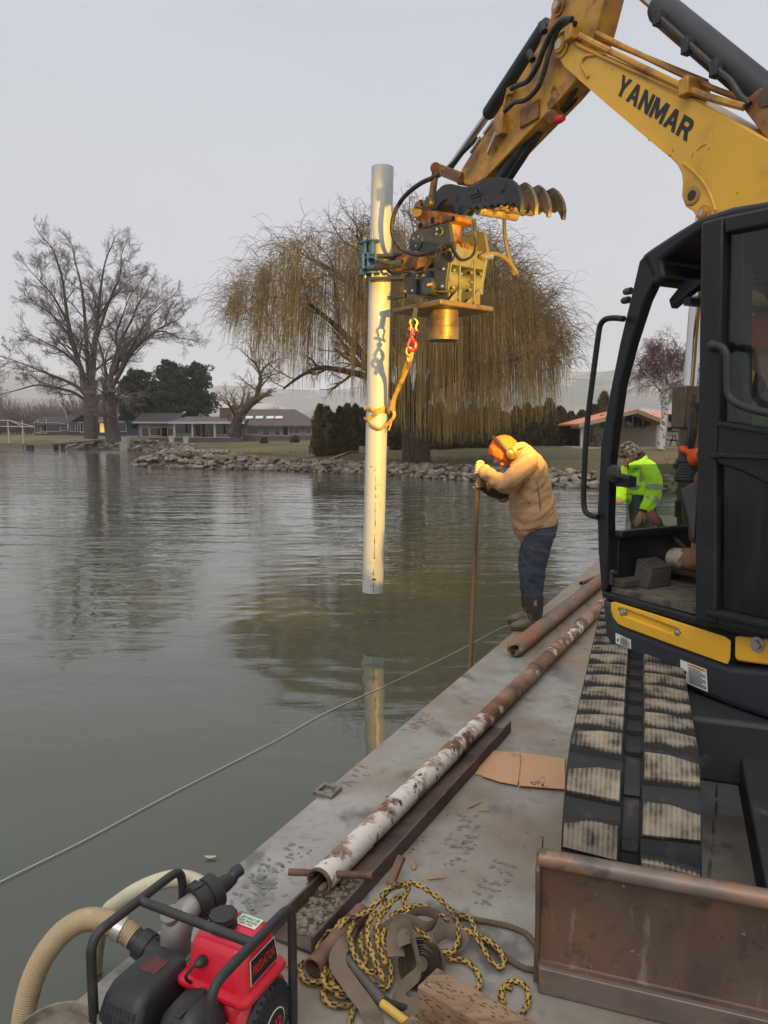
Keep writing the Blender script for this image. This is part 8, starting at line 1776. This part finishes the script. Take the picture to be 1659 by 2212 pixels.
hd = hood_shell(hc, hf_, hu_, hs_, m_hood, man, lambda d: d.dot(Vector((-.39, 0, -.92))) < .072)
sb_ = hd.modifiers.new('b', 'SUBSURF'); sb_.levels = sb_.render_levels = 1; dp_ = hd.modifiers.new('d', 'DISPLACE'); dp_.texture = tex_wr; dp_.strength = .022; dp_.mid_level = .5
sgn = -1 if hs_.y > 0 else 1; near = hs_ * sgn
m_lens = mat('gold_ear_cup', S(120, 104, 48), .25, metal=.5, var=.3, vscale=30); m_band = mat('black_headband', S(38, 37, 38), .6)
q = MB(); ec = hc + near * .118 - hf_ * .005 - hu_ * .028; q.ball(ec, (.047, .024, .055), 16, 10, (hf_, near, hu_)); cup = q.build('ear_cup', m_band, man)
q = MB(); q.ball(ec + near * .012, (.040, .016, .048), 16, 10, (hf_, near, hu_)); q.build('cup_shell', m_lens, cup)
q = MB(); ec2 = hc - near * .118 - hf_ * .005 - hu_ * .028; q.ball(ec2, (.040, .022, .048), 14, 9, (hf_, near, hu_)); q.build('ear_cup', m_band, man)
q = MB(); bd = [hc + near * math.cos(t) * .125 + hu_ * (math.sin(t) * .155 + .01) + hf_ * .02 * math.sin(t) for t in np.linspace(.05, math.pi - .05, 15)]; q.tube(bd, [(.016, .005)] * 15, 8, side=hf_); q.build('headband', m_band, man)
for px, py, nm in ((1084, 1003, 'toggle'), (1104.5, 1005, 'toggle')): q = MB(); q.ball(M_(px, py, -.11), .012, 8, 6); q.build(nm, m_hood, man)
# pole and the two gloved hands on it
pt0, pt1 = ony(1034.5, 1003, 6.02), ony(1012, 1530, 6.02); pdir = (pt1 - pt0).normalized()
m_polew = mat('worn_wooden_pole', S(128, 94, 64), .7, var=.2, vscale=7, layers=[(S(92, 64, 44), 3, .5, .64, (1, 1, .25))])
pole = thing('probing_pole', pt0, 'long worn wooden pole held upright by the man at the deck edge', 'pole')
q = MB(); q.tube([pt0, pt0.lerp(pt1, .5), pt1], [.0165, .0175, .019], 14); q.build('pole_shaft', m_polew, pole)
dn = ony(1031, 1046, 6.02)
q = MB(); c = ony(1034, 1013, 6.02); grip_hand(q, c - pdir * .042, c + pdir * .042, (.9, -.42, .1), .017, M_(1049, 1016, -.11)); blob(q, 'glove', m_glove, man, .0035, 3, label='clean yellow work glove on the upper hand')
q = MB(); c = ony(1032, 1043, 6.02); grip_hand(q, c - pdir * .042, c + pdir * .042, (.85, .5, .1), .017, M_(1046, 1047, .05)); blob(q, 'glove', m_glove2, man, .0035, 3, label='soiled work glove on the lower hand')
q = MB(); q.ball(M_(1037, 1001, -.09), (.036, .03, .026), 12, 8); blob(q, 'glove_thumb', m_glove, man, .004, 3)

# ---- man in the lime jacket, beyond the cab
YV = 7.5
def V_(px, py, dy=0.0): return ony(px + 7, py, YV + dy)
m_lime = mat('lime_hi_vis', S(206, 255, 40), .7, var=.06, vscale=6, bump=[(10, .5, .01)], layers=[(S(168, 214, 40), 5, .6, .74)]); m_refl = mat('silver_reflective_tape', S(170, 172, 164), .4, metal=.2)
m_camo = mat('camouflage_knit', S(112, 98, 80), .95, layers=[(S(58, 52, 46), 26, .50, .54, None, None, 2), (S(170, 158, 138), 30, .55, .58, None, None, 2)], bump=[(200, .3, .002)])
m_plum = mat('dark_plum_fleece', S(52, 36, 46), .95, var=.15, vscale=12); m_bib = mat('grey_bib_overalls', S(66, 70, 72), .9, var=.15, vscale=6, bump=[(14, .5, .01)])
vis = thing('person', Vector((V_(1372, 1000).x, YV, ZD)), 'man in lime high visibility jacket and camouflage beanie seen through the cab', 'person')
vc = V_(1352, 984); vf, vu = Vector((-.80, -.42, -.34)), Vector((-.25, -.12, .95)); vf.normalize(); vu = (vu - vf * vu.dot(vf)).normalized()
q = MB(); head_forms(q, vc, vf, vu); limb(q, [V_(1382, 1120), V_(1378, 1060), V_(1375, 1015), V_(1362, 1000)], [(.15, .10), (.16, .11), (.15, .10), (.06, .06)], 16, (.4, 1, 0))
gz_ = ZD + .02
for dy in (-.1, .1): limb(q, [V_(1382, 1115, dy), Vector((V_(1378, 1200).x, YV + dy, ZD + .45)), Vector((V_(1380, 1200).x, YV + dy, ZD + .06))], [.09, .07, .045])
limb(q, [V_(1397, 1018, -.17), V_(1404, 1066, -.2), V_(1383, 1104, -.24)], [.05, .042, .03]); limb(q, [V_(1350, 1018, .17), V_(1338, 1060, .1), V_(1330, 1085, -.1)], [.05, .042, .03])
# open hand hanging below the near cuff
w0 = V_(1382, 1103, -.24); hdn = (V_(1370, 1128, -.25) - w0).normalized(); hn = Vector((.3, -.9, 0)); hsd = hdn.cross(hn).normalized()
limb(q, [w0, w0 + hdn * .05, w0 + hdn * .09], [(.026, .018), (.042, .016), (.040, .014)], 10, hsd)
for k, ln in enumerate((.068, .078, .074, .058)): o = w0 + hdn * .088 + hsd * (-.030 + .020 * k); q.tube([o, o + hdn * ln * .5 + hn * -.006, o + hdn * ln * .85 + hn * -.022, o + hdn * ln + hn * -.034], [.0095, .0088, .008, .006], 8)
o = w0 + hdn * .03 - hsd * .03; q.tube([o, o - hsd * .03 + hdn * .03, o - hsd * .035 + hdn * .065], [.013, .011, .008], 8)
vb = blob(q, 'body', m_skin, vis, .0075, 3); eyes(vc, vf, vu, vb)
q = MB(); limb(q, [V_(1374, 1066), V_(1376, 1040), V_(1376, 1016), V_(1370, 1003)], [(.205, .165), (.21, .165), (.19, .13), (.10, .09)], 22, (.4, 1, 0))
limb(q, [V_(1392, 1012, -.15), V_(1404, 1040, -.20), V_(1404, 1066, -.21), V_(1394, 1088, -.23), V_(1385, 1099, -.24)], [.092, .086, .078, .064, .054], 16); limb(q, [V_(1352, 1014, .15), V_(1340, 1050, .12), V_(1332, 1076, -.05)], [.088, .08, .06], 16)
q.tube(smoothpath([V_(1352, 1008, -.13), V_(1366, 1004, -.15), V_(1383, 994, -.06), V_(1384, 990, .05)], 4), .035, 10)
vj = blob(q, 'jacket', m_lime, vis, .009, 3, .010, fold=((.6, .3, 1), .03))
def band(parent, pts, r, w): P_ = [Vector(p) for p in pts]; d = (P_[1] - P_[0]).normalized(); q = MB(); q.pipe(P_[0], P_[0] + d * w, r, r - .012, 20); q.build('reflective_band', m_refl, parent)
band(vj, (V_(1405, 1045, -.205), V_(1404, 1066, -.21)), .086, .05); band(vj, (V_(1402, 1072, -.215), V_(1394, 1088, -.23)), .074, .05)
q = MB(); q.tube(smoothpath([V_(1388, 1000, -.17), V_(1383, 1012, -.19), V_(1379, 1030, -.185), V_(1377, 1050, -.175)], 4), [(.026, .012)] * 13, 8, side=(1, 0, 0)); q.tube(smoothpath([V_(1338, 1046, -.11), V_(1352, 1050, -.165), V_(1368, 1052, -.185), V_(1386, 1050, -.175)], 4), [(.026, .012)] * 13, 8, side=(0, 0, 1)); q.build('reflective_braces', m_refl, vj)
q = MB(); q.tube([V_(1388, 1094, -.237), V_(1381, 1106, -.243)], [.05, .042], 14); q.build('knit_cuff', m_plum, vj)
q = MB(); q.tube(smoothpath([V_(1349, 1006, -.10), V_(1362, 1003, -.12), V_(1376, 990, -.06), V_(1380, 982, .03), V_(1370, 980, .1)], 5), .034, 10); blob(q, 'fleece_collar', m_plum, vj, .008, 3, .006, tex_fine)
q = MB(); limb(q, [V_(1376, 1050), V_(1380, 1085), V_(1382, 1120)], [(.18, .145), (.185, .14), (.17, .13)], 20, (.4, 1, 0))
for dy in (-.1, .1): limb(q, [V_(1382, 1118, dy), Vector((V_(1378, 1200).x, YV + dy, ZD + .45)), Vector((V_(1380, 1200).x, YV + dy, ZD + .10))], [.115, .09, .078], 14)
blob(q, 'overalls', m_bib, vis, .010, 4, .016)
for dy in (-.1, .1):
    q = MB(); g = Vector((V_(1376, 1200).x, YV + dy, ZD)); limb(q, [g + Vector((.05, 0, .05)), g + Vector((-.06, 0, .05)), g + Vector((-.14, 0, .036))], [.05, .048, .034]); limb(q, [g + Vector((.02, 0, .14)), g + Vector((.03, 0, .05))], [.06, .05]); blob(q, 'boot', m_boot_dk, vis, .009, 3)
bn_ = hood_shell(vc + vu * .012, vf, vu, vu.cross(vf).normalized(), m_camo, vis, lambda d: d.dot(vu) > .022 - .35 * max(0, -d.dot(vf)), 'beanie', .93)
vs_ = vu.cross(vf).normalized(); q = MB(); q.tube([vc + vu * (.046 - .02 * (1 - math.cos(t)) * .5 * 2.0) + vf * math.cos(t) * .118 + vs_ * math.sin(t) * .098 for t in np.linspace(0, 2 * math.pi, 29)], [(.020, .008)] * 29, 8, side=vu); q.build('beanie_cuff', m_camo, bn_)
# ---- operator in the cab
op_pl = cp.shifted(.47)
def O_(px, py, off=0.0): return op_pl.at(px, py, off)
m_olive = mat('olive_work_jacket', S(72, 84, 58), .9, var=.15, vscale=6, bump=[(12, .5, .01)]); m_brown = mat('brown_work_trousers', S(96, 76, 58), .9, var=.15, vscale=6, bump=[(12, .5, .01)]); m_hat = mat('orange_knit_hat', S(226, 82, 34), .85, var=.06, vscale=9, bump=[(160, .3, .002)])
m_boottan = mat('tan_leather_boot', S(136, 104, 78), .7, var=.2, vscale=10); m_booty = mat('pale_boot_toe', S(182, 174, 162), .55, var=.15, vscale=14, layers=[(S(120, 104, 88), 9, .54, .66)])
oc = O_(1662, 745); of_ = (U * .97 + UP * -.2).normalized(); ou = (UP - of_ * UP.dot(of_)).normalized()
hipp = Vector((sc_.x, sc_.y, zf + .50)) - U * .34; op = thing('person', Vector((hipp.x, hipp.y, zf)), 'seated excavator operator in orange hat and olive jacket behind the door glass', 'person')
sh = oc - ou * .30 - U * .08; kn = hipp + U * .44 + UP * .06 - Nn * .02; ft_ = pc.at(*z4(1180, 260), .0); ft_ = cp.shifted(.42).at(*z4(1230, 290))
gl_ = pc.at(*z3(835, 1075), .08)
q = MB(); head_forms(q, oc, of_, ou); limb(q, [hipp, hipp.lerp(sh, .5), sh], [(.16, .11), (.16, .11), (.17, .09)], 16, Nn); limb(q, [sh, oc - ou * .08], [.06, .055])
for k in (-1, 1): limb(q, [hipp + Nn * .1 * k, kn + Nn * .12 * k, (ft_ if k < 0 else ft_ + Nn * .26) - U * .12 + UP * .06], [.085, .065, .042])
limb(q, [sh - Nn * .19, sh - Nn * .24 - UP * .22 + U * .06, gl_ - U * .06 + UP * .01], [.05, .042, .03]); limb(q, [sh + Nn * .19, sh + Nn * .24 - UP * .22 + U * .06, gl_ + Nn * .42 - U * .04], [.05, .042, .03])
ob = blob(q, 'body', m_skin, op, .01, 3); eyes(oc, of_, ou, ob)
q = MB(); limb(q, [hipp, hipp.lerp(sh, .5), sh], [(.19, .15), (.20, .15), (.20, .12)], 18, Nn); limb(q, [sh - Nn * .17, sh - Nn * .25 - UP * .22 + U * .05, gl_ - U * .10 + UP * .01], [.09, .078, .055], 14); limb(q, [sh + Nn * .17, sh + Nn * .25 - UP * .22 + U * .05, gl_ + Nn * .42 - U * .1], [.09, .078, .055], 14); blob(q, 'jacket', m_olive, op, .011, 4, .018)
q = MB()
for k in (-1, 1): limb(q, [hipp + Nn * .1 * k, kn + Nn * .12 * k, (ft_ if k < 0 else ft_ + Nn * .26) - U * .14 + UP * .14], [.11, .088, .07], 14)
blob(q, 'trousers', m_brown, op, .011, 4, .016)
oh = hood_shell(oc + ou * .012, of_, ou, ou.cross(of_).normalized(), m_hat, op, lambda d: d.dot(ou) > -.03 - .25 * max(0, -d.dot(of_)) , 'knit_hat', 1.0)
for k in (0, 1):
    b_ = ft_ + Nn * .26 * k; q = MB(); limb(q, [b_ - U * .16 + UP * .10, b_ - U * .12 + UP * .03, b_ - U * .04 + UP * .02], [.062, .058, .055], 14); bo = blob(q, 'boot', m_boottan, op, .008, 3, .008, tex_fine)
    q = MB(); limb(q, [b_ - U * .06 + UP * .02, b_ + U * .03 + UP * .01, b_ + U * .085 - UP * .005], [.056, .054, .040], 14); blob(q, 'boot_toe', m_booty, bo, .008, 3)
    q = MB(); q.bar(b_ - U * .17 - UP * .045, b_ + U * .11 - UP * .045, .09, .03); q.build('boot_sole', m_boot_dk, bo, bevel=.008)
q = MB(); ja, jb = pc.at(*z3(830, 1130), .08), pc.at(*z3(832, 1050), .08); grip_hand(q, ja, jb, -U * .9 - Nn * .3, .02, gl_ - U * .09); blob(q, 'glove', m_hat, op, .005, 3, label='orange knit glove on the joystick')
q = MB(); q.ball(gl_ - UP * .03 + U * .01, (.05, .045, .03), 10, 7, (U, Nn, UP)); blob(q, 'glove_palm', m_rubber, op, .007, 3)
